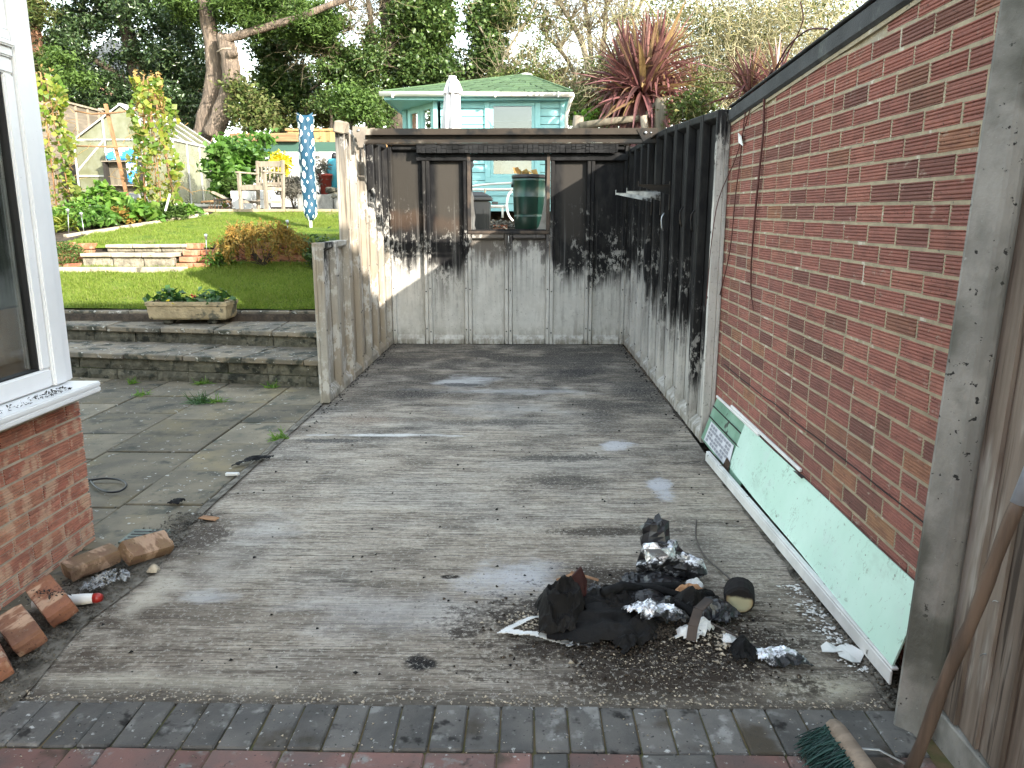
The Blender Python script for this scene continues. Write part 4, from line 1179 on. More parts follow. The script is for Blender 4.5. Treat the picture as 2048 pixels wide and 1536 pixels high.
q.jitter(.004, 9).build('burnt_bead', m_char, wf, bevel=.003)
# blackened shards still in the rebate
def shard(poly, y): MB().add([(a, y, c) for a, c in poly] + [(a, y + .005, c) for a, c in poly], [tuple(range(len(poly))), tuple(range(2*len(poly)-1, len(poly)-1, -1))] + [(k, (k+1) % len(poly), len(poly) + (k+1) % len(poly), len(poly) + k) for k in range(len(poly))]).build('glass_shard', m_black_plastic, wf)
shard([(x0 + .05, z1 - .085), (x0 + .13, z1 - .085), (x0 + .12, z1 - .125), (x0 + .075, z1 - .14), (x0 + .085, z1 - .19), (x0 + .05, z1 - .24)], Y1 + .025)
m_smoke_glass = M('smoked_shard', (.15, .15, .145), (.08, .075, .07), 6, rough=.35, spec=.5)
for poly in ([(x0 + .045, z0 + .05), (x0 + .10, z0 + .05), (x0 + .085, z0 + .10), (x0 + .095, z0 + .2), (x0 + .075, z0 + .33), (x0 + .08, z0 + .42), (x0 + .055, z0 + .5), (x0 + .045, z0 + .42)],
             [(x1 - .045, z0 + .05), (x1 - .16, z0 + .05), (x1 - .13, z0 + .09), (x1 - .10, z0 + .2), (x1 - .075, z0 + .34), (x1 - .06, z0 + .5), (x1 - .045, z0 + .62)]):
    MB().add([(a, Y1 + .027, c) for a, c in poly] + [(a, Y1 + .032, c) for a, c in poly], [tuple(range(len(poly))), tuple(range(2*len(poly)-1, len(poly)-1, -1))] + [(k, (k+1) % len(poly), len(poly) + (k+1) % len(poly), len(poly) + k) for k in range(len(poly))]).build('glass_shard', m_smoke_glass, wf)
# charred wall plate on top of the back wall: alligatored blocks on a core
q = MB()
xa, xb = -1.26, 1.06
q.box((xa, BY - .16, 2.245), (xb, BY - .075, 2.345))
core = q.jitter(.004, 4).build('charred_timber', m_char, gar, bevel=.008)
q = MB(); rr = random.Random(11)
x = xa
while x < xb - .02:
    w = rr.uniform(.035, .07)
    zc = 2.243
    while zc < 2.335:
        h = rr.uniform(.028, .055)
        d = rr.uniform(.006, .016) if x < .75 else .004
        q.box((x + .003, BY - .16 - d, zc + .002), (min(x + w, xb) - .003, BY - .155, min(zc + h, 2.35) - .002)); zc += h
    q.box((x + .003, BY - .16, 2.343), (min(x + w, xb) - .003, BY - .09, 2.346 + rr.uniform(.003, .012))); x += w
tag(q.jitter(.003, 5).build('char_blocks', m_char, core, bevel=.005), kind='stuff')
MB().box((-1.61, BY - .12, 2.337), (1.19, BY - .03, 2.350)).build('wall_cap', m_metal_burnt, gar, bevel=.004)
q = MB().box((-1.28, BY - TH - .012, 2.165), (1.19, BY - TH + .02, 2.243)); q.jitter(.004, 8).build('recess_shade_strip', m_char, gar, bevel=.006)  # black strip stands in for the shade of the recess under the plate
# roof purlin: a folded steel channel on brackets
q = MB(); PY = 7.42
xl, xr = -1.50, 1.215
q.box((xl, PY, 2.262), (xr, PY + .006, 2.318)); q.box((xl, PY + .0065, 2.312), (xr, PY + .09, 2.318)); q.box((xl, PY + .0065, 2.262), (xr, PY + .06, 2.267)); q.box((xl, PY + .0605, 2.20), (xr, PY + .066, 2.267)); q.box((xl, PY + .002, 2.182), (xr, PY + .066, 2.188)); q.box((xl, PY - .003, 2.1885), (xr, PY + .003, 2.218))
pu = q.build('roof_purlin', m_metal_burnt, gar)
q = MB(); q.add([(-1.60, PY - .006, 2.335), (-1.46, PY - .006, 2.335), (-1.49, PY - .006, 2.24), (-1.51, PY - .006, 2.15), (-1.55, PY - .006, 2.15), (-1.57, PY - .006, 2.24), (-1.60, PY - .006, 2.262),
           (-1.60, PY - .001, 2.335), (-1.46, PY - .001, 2.335), (-1.49, PY - .001, 2.24), (-1.51, PY - .001, 2.15), (-1.55, PY - .001, 2.15), (-1.57, PY - .001, 2.24), (-1.60, PY - .001, 2.262)],
          [tuple(range(6, -1, -1)), tuple(range(7, 14))] + [(k, (k+1) % 7, 7 + (k+1) % 7, 7 + k) for k in range(7)])
m_steel_pale = M('scorched_pale_steel', (.30, .26, .21), (.17, .145, .12), 4, rough=.6, metal=.2, bump=.15, spots=[((.06, .05, .04), 5, .58, .68)])
br = q.build('bracket', m_steel_pale, pu)
MB().tube([(-1.545, PY - .016, 2.30), (-1.545, PY - .006, 2.30)], .011, 8).build('bolt', m_galv, br)
q = MB(); q.add([(1.02, PY - .008, 2.305), (1.20, PY - .008, 2.315), (1.20, PY - .008, 2.26), (1.09, PY - .008, 2.18), (1.02, PY - .003, 2.305), (1.20, PY - .003, 2.315), (1.20, PY - .003, 2.26), (1.09, PY - .003, 2.18)],
               [(3, 2, 1, 0), (4, 5, 6, 7), (0, 1, 5, 4), (1, 2, 6, 5), (2, 3, 7, 6), (3, 0, 4, 7)])
br = q.build('bracket', m_metal_burnt, pu)
q = MB(); q.tube([(1.10, PY - .018, 2.275), (1.10, PY - .008, 2.275)], .013, 8).tube([(1.15, PY - .014, 2.275), (1.15, PY - .008, 2.275)], .008, 8); q.build('bolt', m_galv, br)
# broken stub of timber on the left wall head
q = MB().cbox((-1.645, 7.16, 2.30), (.10, .16, .10), (.1, .2, .1)); q.jitter(.012, 4).build('timber_stub', m_oldwood, gar, bevel=.01)
q = MB().bar((-1.60, 7.55, 2.32), (-1.40, 7.9, 2.30), .07, .03); q.jitter(.006, 5).build('timber_stub', m_oldwood, gar, bevel=.006)
q = MB().bar((-1.612, 7.33, 2.27), (-1.605, 7.30, 2.02), .045, .012, up=(1, 0, 0)); q.build('strap', m_steel_pale, gar, bevel=.004)
q = MB().bar((-1.612, 7.78, 2.27), (-1.606, 7.75, 2.04), .05, .012, up=(1, 0, 0)); q.build('strap', m_steel_pale, gar, bevel=.004)
# ---- shelf brackets and hooks still on the walls (thin things hanging on the garage)
def shelf_bracket(Y, z, L, label, mat):
    t = thing('shelf_bracket', label, 'bracket', (1.20, Y, z), 0, 'shelf brackets on the sooty right wall')
    q = MB()
    q.add([(-.002, -.004, 0), (-L, -.004, .004), (-L, -.004, -.008), (-.002, -.004, -.075), (-.002, .004, 0), (-L, .004, .004), (-L, .004, -.008), (-.002, .004, -.075)],
          [(0, 1, 2, 3), (7, 6, 5, 4), (0, 4, 5, 1), (1, 5, 6, 2), (2, 6, 7, 3), (3, 7, 4, 0)])
    q.box((-L, -.012, .0045), (-.002, .012, .0075)); q.box((-L - .004, -.012, -.01), (-L - .0005, .012, .035))
    q.build('arm', mat, t)
    MB().box((-.004, -.014, -.2), (.001, .014, .03)).build('wall_plate', m_metal_burnt, t)
shelf_bracket(6.62, 1.775, .26, 'dull grey shelf bracket on the sooty right wall, nearest the open front', m_metal_burnt)
shelf_bracket(7.05, 1.735, .30, 'bright silvery shelf bracket with scorched flakes, middle one on the sooty right wall', m_galv)
shelf_bracket(7.55, 1.735, .34, 'thin pale shelf bracket sticking out farthest towards the back wall', m_galv)
for i, (Y, z) in enumerate(((5.55, 1.50), (5.95, 1.53), (6.75, 1.49))):
    t = MB().tube([(1.185, Y, z + .06), (1.165, Y, z + .03), (1.160, Y - .01, z), (1.165, Y - .015, z - .06), (1.178, Y - .02, z - .09)], [.006, .006, .005, .008, .003], 6).build('wall_hook', m_galv if i == 2 else m_metal_burnt)
    tag(t, ['rusty hook hanging on the sooty wall nearest its open end', 'dark hook on the sooty wall, second from its open end', 'bright bent metal tab hanging below the silvery bracket'][i], 'hook', 'hooks on the sooty right wall')

# ---- creeper stems and string hanging down the brick wall by the garage end
def hanging(name, label, cat, pts, r, mat, group=None):
    sp = smooth(pts, 4); rr0 = [r] * len(sp) if not hasattr(r, '__len__') else list(np.interp(np.linspace(0, 1, len(sp)), np.linspace(0, 1, len(r)), r))
    t = MB().tube(sp, rr0, 5).build(name, mat)
    return tag(t, label, cat, group)
m_creeper = M('dark_red_stem', (.10, .035, .030), (.06, .025, .02), 8)
def wl(x, y): # point on the brick face
    d = ray(x, y); t_ = (WX - .016) / d.x
    return Vector((0, 0, CH)) + d * t_
hanging('creeper_stem', 'dark red creeper stem hanging straight down the brick wall to a bare tip', 'creeper', [wl(1545, 140), wl(1530, 175), wl(1527, 260), wl(1520, 330), wl(1510, 430), wl(1503, 520), wl(1502, 580), wl(1507, 622)], [.007, .007, .006, .006, .006, .005, .004, .002], m_creeper, 'creeper stems on the brick wall')
hanging('creeper_stem', 'thin brown creeper stem beside the garage end, reaching down past the wall plaster', 'creeper', [wl(1530, 165), wl(1500, 190), wl(1490, 230), wl(1480, 320), wl(1470, 400), wl(1460, 500), wl(1440, 590)], .0035, m_creeper, 'creeper stems on the brick wall')
hanging('creeper_stem', 'slack wiry stem crossing in front of the pale end of the garage wall', 'creeper', [wl(1522, 165), wl(1500, 220), wl(1482, 280), wl(1470, 320), Vector((1.21, 4.98, 1.62)), Vector((1.185, 5.0, 1.36)), Vector((1.178, 5.01, 1.1)), Vector((1.17, 5.0, .95))], .003, m_creeper, 'creeper stems on the brick wall')
q = MB().add([wl(1478, 265) + Vector((-.006, 0, 0)), wl(1486, 272) + Vector((-.01, 0, 0)), wl(1488, 292) + Vector((-.006, 0, 0)), wl(1481, 285) + Vector((-.012, 0, 0))], [(0, 1, 2), (0, 2, 3)])
tag(q.build('plastic_scrap', m_white_dirty), 'small white scrap of plastic caught on a creeper stem', 'scrap')
# bramble stems lying over the felt edge of the brick wall
for k, (pts, r) in enumerate((([(1545, 140), (1570, 95), (1610, 62), (1650, 60)], .0045), ([(1528, 168), (1555, 128), (1585, 80), (1600, 40), (1595, 5)], .0035))):
    P_ = [wl(*p) + Vector((.03, .05, .015)) for p in pts]
    hanging('bramble_stem', ['purplish bramble stem arching over the felt edge of the brick wall', 'thinner bramble stem rising behind the felt edge of the brick wall'][k], 'stem', P_, r, m_creeper)

# ---- mint green door panels lying against the foot of the brick wall
dp = thing('green_door_panel', 'long glossy mint green sheet with white edges leaning on the foot of the brick wall', 'door panel', (1.2, 3.2, 0))
def lean_sheet(y0, y1, xb, zb, xt, zt, th, ny=12, wob=.004):
    q = MB(); vs = []; n = ny + 1
    d = Vector((xt - xb, 0, zt - zb)); nn = Vector((-d.z, 0, d.x)).normalized()
    for s in (0, 1):
        for j in range(n):
            y = y0 + (y1 - y0) * j / ny
            w = wob * math.sin(j * .9) + wob * mnoise.noise((j * .5, s, 1))
            for (x, z) in ((xb, zb), ((xb + xt) / 2, (zb + zt) / 2), (xt, zt)):
                p = Vector((x, y, z)) + nn * (w - (th if s else 0))
                vs.append(p)
    fs = []
    for j in range(ny):
        for i in range(2):
            a = j * 3 + i
            fs.append((a, a + 1, a + 4, a + 3)); b_ = n * 3 + a; fs.append((b_ + 3, b_ + 4, b_ + 1, b_))
        for i in (0, 2):
            a = j * 3 + i; b_ = n * 3 + a
            fs.append((a, a + 3, b_ + 3, b_) if i == 0 else (a + 3, a, b_, b_ + 3))
    for j in (0, ny):
        a = j * 3; b_ = n * 3 + a
        fs.append((a, a + 1, b_ + 1, b_) if j else (a + 1, a, b_, b_ + 1)); fs.append((a + 1, a + 2, b_ + 2, b_ + 1) if j else (a + 2, a + 1, b_ + 1, b_ + 2))
    q.add(vs, fs, 0, False)
    q.v = [(v[0] - 1.2, v[1] - 3.2, v[2]) for v in q.v]
    return q
lean_sheet(2.262, 4.32, 1.190, .088, 1.268, .348, .006).build('sheet', m_mint, dp)
q = MB().bar((-.004, 2.25 - 3.2, .082), (-.058, 4.62 - 3.2, .082), .024, .010).bar((-.014, 2.25 - 3.2, .050), (-.068, 4.62 - 3.2, .050), .008, .052)
q.build('edge_strip', m_white_dirty, dp, bevel=.003)
q = MB().bar((.078, 3.42 - 3.2, .362), (.082, 4.66 - 3.2, .366), .014, .016); q.build('edge_strip', m_white, dp, bevel=.003)
q = MB().add([(.06, 3.42 - 3.2, .36), (.03, 3.39 - 3.2, .372), (.055, 3.34 - 3.2, .350), (.075, 3.35 - 3.2, .355)], [(0, 1, 2, 3)]); q.build('torn_strip', m_black_plastic, dp)
dq = thing('green_door_panel', 'grimy darker green panel with a printed paper label, tucked behind the mint sheet near the garage end', 'door panel', (1.2, 3.2, 0))
lean_sheet(4.05, 5.02, 1.186, .06, 1.278, .335, .006).build('sheet', m_green_dk, dq)
for k, t_ in enumerate((.55, .8)):
    q = MB().bar((-.014 + .092 * t_ - .004, 4.06 - 3.2, .06 + .275 * t_ + .002), (-.014 + .092 * t_ - .004, 5.01 - 3.2, .06 + .275 * t_ + .002), .003, .008); q.build('groove', m_dark_in, dq)
q = MB().bar((.072, 4.05 - 3.2, .352), (.08, 5.02 - 3.2, .345), .014, .016); q.build('edge_strip', m_white, dq, bevel=.003)
m_paper = M('printed_paper', (.62, .63, .66), (.54, .55, .58), 9, rough=.7)
m_print = M('grey_print', (.30, .31, .35), (.24, .25, .28), 20, rough=.7)
def onq(y, t_, lift): return (-.014 + .092 * t_ - .0025 * lift, y - 3.2, .06 + .275 * t_ + .0012 * lift)
q = MB().add([onq(4.30, .04, 2), onq(4.92, .04, 2), onq(4.92, .50, 2), onq(4.36, .50, 2)], [(0, 1, 2, 3)]); lab = q.build('paper_label', m_paper, dq)
q = MB()
for i in range(9):
    for j in range(5):
        y = 4.40 + i * .055; t_ = .08 + j * .082
        if (i * 3 + j * 5) % 7 != 0:
            q.add([onq(y, t_, 3.2), onq(y + .040, t_, 3.2), onq(y + .040, t_ + .055, 3.2), onq(y, t_ + .055, 3.2)], [(0, 1, 2, 3)])
q.build('print', m_print, lab)
q = MB().add([onq(4.28, .0, 3), onq(4.40, .0, 3), onq(4.38, .22, 4), onq(4.30, .18, 3)], [(0, 1, 2, 3)])
q.build('scorch_mark', M('scorch_brown', (.05, .03, .02)), dq)

# flakes of white paint along the panel's foot
def crumbs(name, P, s, mat, label=None, flat=.5, parent=None):
    P = np.asarray(P); n = len(P)
    sz = s * rng.uniform(.35, 1.6, n) ** 1.0
    base = np.array([(1, 0, 0), (-.5, .87, 0), (-.5, -.87, 0), (0, 0, 1.0), (0, 0, -.6)])
    A = unit(rng.normal(size=(n, 3))); 
    V = base[None] * sz[:, None, None] * rng.uniform(.5, 1.2, (n, 5, 1)) * np.array((1, 1, flat))
    th = rng.uniform(0, 6.28, n); c, s_ = np.cos(th), np.sin(th)
    V = np.stack([V[..., 0] * c[:, None] - V[..., 1] * s_[:, None], V[..., 0] * s_[:, None] + V[..., 1] * c[:, None], V[..., 2]], -1) + P[:, None]
    f = np.array([(0, 1, 3), (1, 2, 3), (2, 0, 3), (1, 0, 4), (2, 1, 4), (0, 2, 4)])
    F = (np.arange(n) * 5)[:, None, None] + f[None]
    o = np_mesh(name, V.reshape(-1, 3), F.reshape(-1, 3), mat, parent)
    return tag(o, kind='stuff')
y = rng.uniform(2.35, 3.0, 230); 
crumbs('paint_flakes', np.stack([1.135 + .012 * (2.6 - y) * 4 + rng.normal(0, .028, 230), y, np.full(230, .008)], 1), .010, m_white_dirty, flat=.25)
m_flake = m_white_dirty
for k, (x_, y_, s_) in enumerate(((1.13, 2.44, .055), (1.085, 2.47, .04))):
    q = MB(); n = 7
    vs = [(0, 0, .012)] + [(s_ * rr.uniform(.6, 1.1) * math.cos(a), s_ * rr.uniform(.6, 1.1) * math.sin(a), rr.uniform(.002, .02)) for a in np.linspace(0, 5.4, n)]
    vs2 = [(a, b_, c - .002) for a, b_, c in vs]
    q.add(vs, [(0, i, i % n + 1) for i in range(1, n + 1)]); q.add(vs2, [(0, i % n + 1, i) for i in range(1, n + 1)])
    tag(q.build('paint_scrap', m_white_dirty, None, (x_, y_, .012)), ['curled white paint scrap beside the foot of the mint panel', 'smaller white paint scrap left of the curled one by the mint panel'][k], 'scrap')
# rubble in the corner by the post, stones round the slab
n = 380
crumbs('rubble', np.stack([1.165 + np.abs(rng.normal(0, .035, n)), 2.17 + rng.exponential(.35, n), np.full(n, .014)], 1), .011, m_gravel, flat=.7)
n = 3200
yy = rng.uniform(2.12, 3.75, n)
crumbs('gravel', np.stack([-1.72 + rng.normal(0, .055, n) - .12 * (yy < 3.3) * rng.uniform(0, 1, n), yy, np.full(n, .004)], 1), .0065, m_gravel, flat=.7)
n = 500
crumbs('gravel', np.stack([rng.uniform(-1.7, 1.15, n), 2.165 + np.abs(rng.normal(0, .03, n)), np.full(n, .001)], 1), .0055, m_ash_pale, flat=.6)
n = 420
crumbs('grit', np.stack([rng.uniform(-2.0, 1.15, n), rng.uniform(1.75, 2.15, n), np.full(n, .001)], 1), .0036, m_ash_pale, flat=.6)
n = 260
crumbs('char_bits', np.stack([rng.uniform(-1.6, 1.15, n), 2.3 + 6.9 * rng.uniform(0, 1, n) ** 1.3, np.full(n, .008)], 1), .0075, m_char, flat=.7)
n = 260
crumbs('char_bits', np.stack([rng.choice([-1.59, 1.17], n) + rng.normal(0, .03, n), rng.uniform(5.3, 9.3, n), np.full(n, .008)], 1), .010, m_char, flat=.6)

# ================================================================ BURNT HEAP
def crumple(name, label, cat, outline, loc, h, mat, seed, res=26, freq=7.0, fold=.35, group=None, rz=0, sharp=1.0, tilt=(0, 0)):
    """a crumpled sheet with a ragged outline, thickness included"""
    xs = [p[0] for p in outline]; ys = [p[1] for p in outline]
    x0, x1, y0, y1 = min(xs), max(xs), min(ys), max(ys)
    def inside(x, y):
        c = False; n = len(outline); j = n - 1
        for i in range(n):
            xi, yi = outline[i]; xj, yj = outline[j]
            if (yi > y) != (yj > y) and x < (xj - xi) * (y - yi) / (yj - yi) + xi: c = not c
            j = i
        return c
    idx = {}; vs = []
    for j in range(res + 1):
        for i in range(res + 1):
            x = x0 + (x1 - x0) * i / res; y = y0 + (y1 - y0) * j / res
            n1 = mnoise.noise((x * freq + seed, y * freq, seed * 1.7))
            n2 = abs(mnoise.noise((x * freq * 1.8 + seed, y * freq * 2.1, seed)))
            n3 = abs(mnoise.noise((x * freq * 4.2, y * freq * 4.0 + seed, 3.3)))
            env = max(0, 1 - ((x - (x0 + x1) / 2) / (x1 - x0) * 1.9) ** 2) * max(0, 1 - ((y - (y0 + y1) / 2) / (y1 - y0) * 1.9) ** 2)
            z = h * (env * (.55 + .6 * n1) + fold * (.5 - n2) + .35 * fold * sharp * (.3 - n3)) + tilt[0] * x + tilt[1] * y
            idx[i, j] = len(vs)
            vs.append((x + .35 * h * n1 * .3, y + .3 * h * n2 * .3, max(z, .004)))
    fs = []
    for j in range(res):
        for i in range(res):
            cx = x0 + (x1 - x0) * (i + .5) / res; cy = y0 + (y1 - y0) * (j + .5) / res
            if inside(cx, cy): fs.append((idx[i, j], idx[i+1, j], idx[i+1, j+1], idx[i, j+1]))
    me = bpy.data.meshes.new(name); me.from_pydata(vs, [], fs); me.materials.append(mat)
    bm = bmesh.new(); bm.from_mesh(me)
    bmesh.ops.delete(bm, geom=[v for v in bm.verts if not v.link_faces], context='VERTS')
    bmesh.ops.triangulate(bm, faces=bm.faces[:])
    g_ = bmesh.ops.extrude_face_region(bm, geom=bm.faces[:])
    for e in g_['geom']:
        if isinstance(e, bmesh.types.BMVert): e.co.z -= .003
    bmesh.ops.recalc_face_normals(bm, faces=bm.faces[:])
    bm.to_mesh(me); bm.free()
    o = bpy.data.objects.new(name, me); link(o); o.location = loc; o.rotation_euler = (0, 0, rz)
    return tag(o, label, cat, group)
crumple('burnt_cloth', 'large folded sheet of burnt black cloth lying across the front of the ash heap', 'cloth', [(-.20, -.10), (-.10, -.14), (.06, -.13), (.19, -.10), (.23, -.02), (.16, .10), (.02, .13), (-.12, .10), (-.22, .02)], (.29, 2.615, .012), .115, m_black_cloth, 2, 30, 5.0, .30)
crumple('burnt_cloth', 'upright bunched black cloth at the left end of the ash heap beside the red card', 'cloth', [(-.09, -.13), (.05, -.13), (.10, .02), (.09, .14), (-.01, .16), (-.10, .05)], (.135, 2.66, .01), .17, m_black_cloth, 5, 26, 9.0, .45)
crumple('burnt_cloth', 'charred flat black sheeting behind the folded cloth', 'cloth', [(-.20, -.07), (.0, -.09), (.20, -.06), (.22, .05), (.05, .10), (-.16, .08)], (.42, 2.80, .01), .075, m_black_plastic, 9, 28, 10.0, .6)
crumple('burnt_plastic', 'small melted black plastic lump in front of the scorched foam roll', 'plastic', [(-.09, -.05), (.05, -.07), (.12, -.01), (.06, .07), (-.06, .06)], (.70, 2.70, .01), .07, m_black_plastic, 12, 20, 14.0, .6)
crumple('burnt_plastic', 'dark crumpled plastic at the foot of the upper foil bundle', 'plastic', [(-.14, -.03), (.0, -.07), (.12, -.03), (.15, .03), (.0, .07), (-.10, .04)], (.52, 2.975, .008), .05, m_black_plastic, 14, 22, 12.0, .6)
crumple('foil_scrap', 'white edged triangle of foil lying flat at the left tip of the ash heap', 'foil', [(-.17, -.025), (-.035, .10), (-.005, .10), (-.115, -.012), (.10, -.075), (.085, -.095), (-.04, -.055)], (.07, 2.60, .006), .022, m_white_dirty, 21, 40, 9.0, .5, 'foil scraps around the ash heap')
crumple('foil_scrap', 'sooty crinkled foil over the right end of the folded black cloth', 'foil', [(-.11, .02), (-.06, .07), (.04, .07), (.12, .0), (.11, -.06), (.04, -.05), (-.05, -.05)], (.475, 2.62, .055), .075, m_foil, 23, 28, 14.0, .55, 'foil scraps around the ash heap')
crumple('foil_scrap', 'separate foil scrap with a black lump lying farthest right of the heap', 'foil', [(-.09, .05), (-.02, .06), (.12, -.02), (.13, -.045), (.0, -.055), (-.05, -.03)], (.86, 2.425, .006), .04, m_foil, 25, 26, 15.0, .6, 'foil scraps around the ash heap')
crumple('foil_scrap', 'small foil piece below the folded cloth near the left front of the heap', 'foil', [(-.05, -.02), (.0, .03), (.05, .01), (.04, -.03)], (.20, 2.505, .008), .03, m_foil, 27, 16, 18.0, .5, 'foil scraps around the ash heap')
crumple('burnt_lump', 'round black charred lump beside the farthest right foil scrap', 'lump', [(-.04, -.04), (.03, -.05), (.05, .02), (.0, .05), (-.05, .02)], (.765, 2.44, .008), .07, m_char, 29, 16, 16.0, .4)
for i, (x_, y_, w_, d_, h_, m_, lb) in enumerate(((.33, 2.74, .15, .09, .10, m_black_cloth, 'rumpled burnt cloth in the middle of the heap behind the front sheet'), (.56, 2.70, .13, .08, .10, m_black_plastic, 'shiny melted sheet under the orange scrap'), (.66, 2.77, .12, .07, .09, m_black_cloth, 'burnt rag between the sticks and the foam roll'), (.42, 2.56, .16, .06, .07, m_black_cloth, 'burnt cloth edge hanging over the pale ash at the front'), (.24, 2.83, .12, .07, .06, m_black_plastic, 'black plastic tongue beside the wood splinters'))):
    crumple('burnt_cloth' if m_ is m_black_cloth else 'burnt_plastic', lb, 'cloth' if m_ is m_black_cloth else 'plastic', [(-w_, -d_ * .6), (-w_ * .2, -d_), (w_ * .9, -d_ * .5), (w_, d_ * .4), (w_ * .1, d_), (-w_ * .8, d_ * .7)], (x_, y_, .012), h_, m_, 80 + i, 24, 9.0 + i, .5, rz=.3 * i)
# foil bundle standing at the top of the heap
fb = thing('foil_bundle', 'tall crumpled bundle of black sheeting and silver foil standing behind the ash heap', 'bundle', (.56, 3.04, 0))
def blobmesh(r, seed, amp, freq, n=22, m=14):
    q = MB(); vs = []
    for j in range(m + 1):
        ph = math.pi * j / m
        for i in range(n):
            a = 2 * math.pi * i / n
            d = Vector((math.sin(ph) * math.cos(a), math.sin(ph) * math.sin(a), math.cos(ph)))
            k = 1 + amp * (mnoise.noise(d * freq + Vector((seed, 0, 0))) * 1.4 + .8 * abs(mnoise.noise(d * freq * 2.3 + Vector((0, seed, 0)))))
            vs.append((d.x * r[0] * k, d.y * r[1] * k, d.z * r[2] * k))
    fs = [(j*n + i, j*n + (i+1) % n, (j+1)*n + (i+1) % n, (j+1)*n + i) for j in range(m) for i in range(n)]
    fs = [(f[3], f[2], f[1], f[0]) for f in fs]
    q.add(vs, fs); return q
blobmesh((.085, .05, .085), 1, .5, 1.9, 11, 7).build('crumpled_foil', m_foil, fb, (.01, -.02, .10), (.3, .5, .2))
blobmesh((.06, .05, .055), 4, .5, 2.2, 12, 8).build('crumpled_sheeting', m_black_plastic, fb, (-.005, .03, .20), (0, 0, 0))
blobmesh((.10, .06, .06), 7, .5, 2.0, 12, 8).build('crumpled_sheeting', m_black_plastic, fb, (.07, .02, .075), (0, .5, .3))
blobmesh((.055, .035, .045), 9, .6, 2.2, 9, 6).build('crumpled_foil', m_foil, fb, (.15, -.01, .055), (0, .2, 0))
blobmesh((.045, .03, .05), 19, .6, 2.2, 9, 6).build('crumpled_foil', m_foil, fb, (.105, -.025, .085), (0, .8, 0))
# scorched foam roll
q = MB(); prof = [(.062, -.055), (.074, -.045), (.078, .0), (.075, .05), (.05, .075), (.02, .08)]
n = 18; vs = []
for r_, y_ in prof:
    for k in range(n):
        a = 2 * math.pi * k / n; kk = 1 + .10 * mnoise.noise((math.cos(a) * 1.6, math.sin(a) * 1.6, y_ * 12))
        vs.append((r_ * kk * math.cos(a), y_, r_ * kk * math.sin(a)))
fs = [(j*n + k, (j+1)*n + k, (j+1)*n + (k+1) % n, j*n + (k+1) % n) for j in range(len(prof) - 1) for k in range(n)] + [tuple(range(n)), tuple((len(prof)-1)*n + k for k in range(n - 1, -1, -1))]
q.add(vs, fs)
o = q.build('foam_roll', m_foam, None, (.845, 2.79, .058), (0, 0, -.25)); o.scale = (.78, .9, .74); tag(o, 'blackened roll of foam with a pale yellow cut end at the right of the heap', 'foam')
q = MB().add([(-.05, 0, .0), (.03, -.02, .0), (.045, -.01, .10), (.02, .0, .16), (-.02, .015, .12), (-.05, .006, .0), (.03, -.014, .0), (.045, -.004, .10), (.02, .006, .16), (-.02, .021, .12)], [(0, 1, 2, 3, 4), (9, 8, 7, 6, 5), (0, 5, 6, 1), (1, 6, 7, 2), (2, 7, 8, 3), (3, 8, 9, 4), (4, 9, 5, 0)])
tag(q.build('red_card', m_card, None, (.205, 2.75, .02), (-.1, .1, .7)), 'dark red scorched card standing up against the black cloth', 'card')
q = MB(); pts = [(.0, .0, .02), (.012, .03, .06), (.04, .08, .10), (.09, .13, .115)]
for a, b_ in zip(pts[:-1], pts[1:]): q.bar(a, b_, .035, .004)
tag(q.build('scorched_strip', m_brown_strip, None, (.595, 2.50, .01)), 'curved brown scorched strip bent over the right side of the heap', 'strip')
for i, (p0, p1, w) in enumerate((((.14, 2.98, .02), (.24, 3.06, .02), .022), ((.20, 3.05, .025), (.31, 2.99, .018), .014), ((.17, 2.955, .015), (.21, 2.99, .015), .035))):
    q = MB().bar(p0, p1, w, .006).jitter(.002, i)
    tag(q.build('wood_splinter', m_splinter), ['long raw orange splinter of wood behind the black cloth', 'thin splinter crossing the others at the top left of the heap', 'short wide chip of orange wood under the splinters'][i], 'splinter', 'wood splinters behind the black cloth')
for i, (a, b_, r_) in enumerate((((.38, 2.86, .05), (.62, 2.78, .06), .016), ((.52, 2.90, .04), (.75, 2.80, .05), .014), ((.30, 2.74, .09), (.46, 2.80, .075), .018), ((.58, 2.72, .06), (.66, 2.62, .03), .015))):
    q = MB().tube([Vector(a), Vector(a).lerp(Vector(b_), .5) + Vector((0, .01, .012)), Vector(b_)], [r_, r_ * 1.15, r_ * .7], 7).jitter(.004, i)
    tag(q.build('charred_stick', m_char), ['thick charred stick across the back of the heap', 'charred stick running towards the foam roll', 'charred stick resting on the folded black cloth', 'short charred stub under the brown strip'][i], 'stick', 'charred sticks in the ash heap')
crumple('orange_scrap', 'scorched orange brown scrap between the foam roll and the sticks', 'scrap', [(-.07, -.03), (.05, -.04), (.08, .02), (-.03, .05)], (.655, 2.83, .03), .06, m_splinter, 41, 16, 12, .5)
for i, (x_, y_, s_, lb) in enumerate(((.60, 2.55, .055, 'pale grey flake of ash paper under the brown strip'), (.66, 2.60, .05, 'white torn ash paper right of the brown strip'), (.735, 2.52, .035, 'curled grey ash leaf beside the black charred lump'), (.70, 2.93, .04, 'white foil flake behind the orange scrap'))):
    crumple('ash_paper', lb, 'ash', [(-s_, -s_ * .5), (s_ * .3, -s_ * .8), (s_, 0), (s_ * .2, s_ * .7), (-s_ * .7, s_ * .5)], (x_, y_, .02), .045, m_white_dirty, 50 + i, 12, 16, .5, 'pale ash papers in the heap', rz=i)
m_wirepts = [gz(1393, 1040, .01), gz(1392, 1075, .012), gz(1408, 1110, .012), gz(1440, 1140, .015), gz(1462, 1160, .02), gz(1475, 1180, .03), Vector((.80, 2.87, .05))]
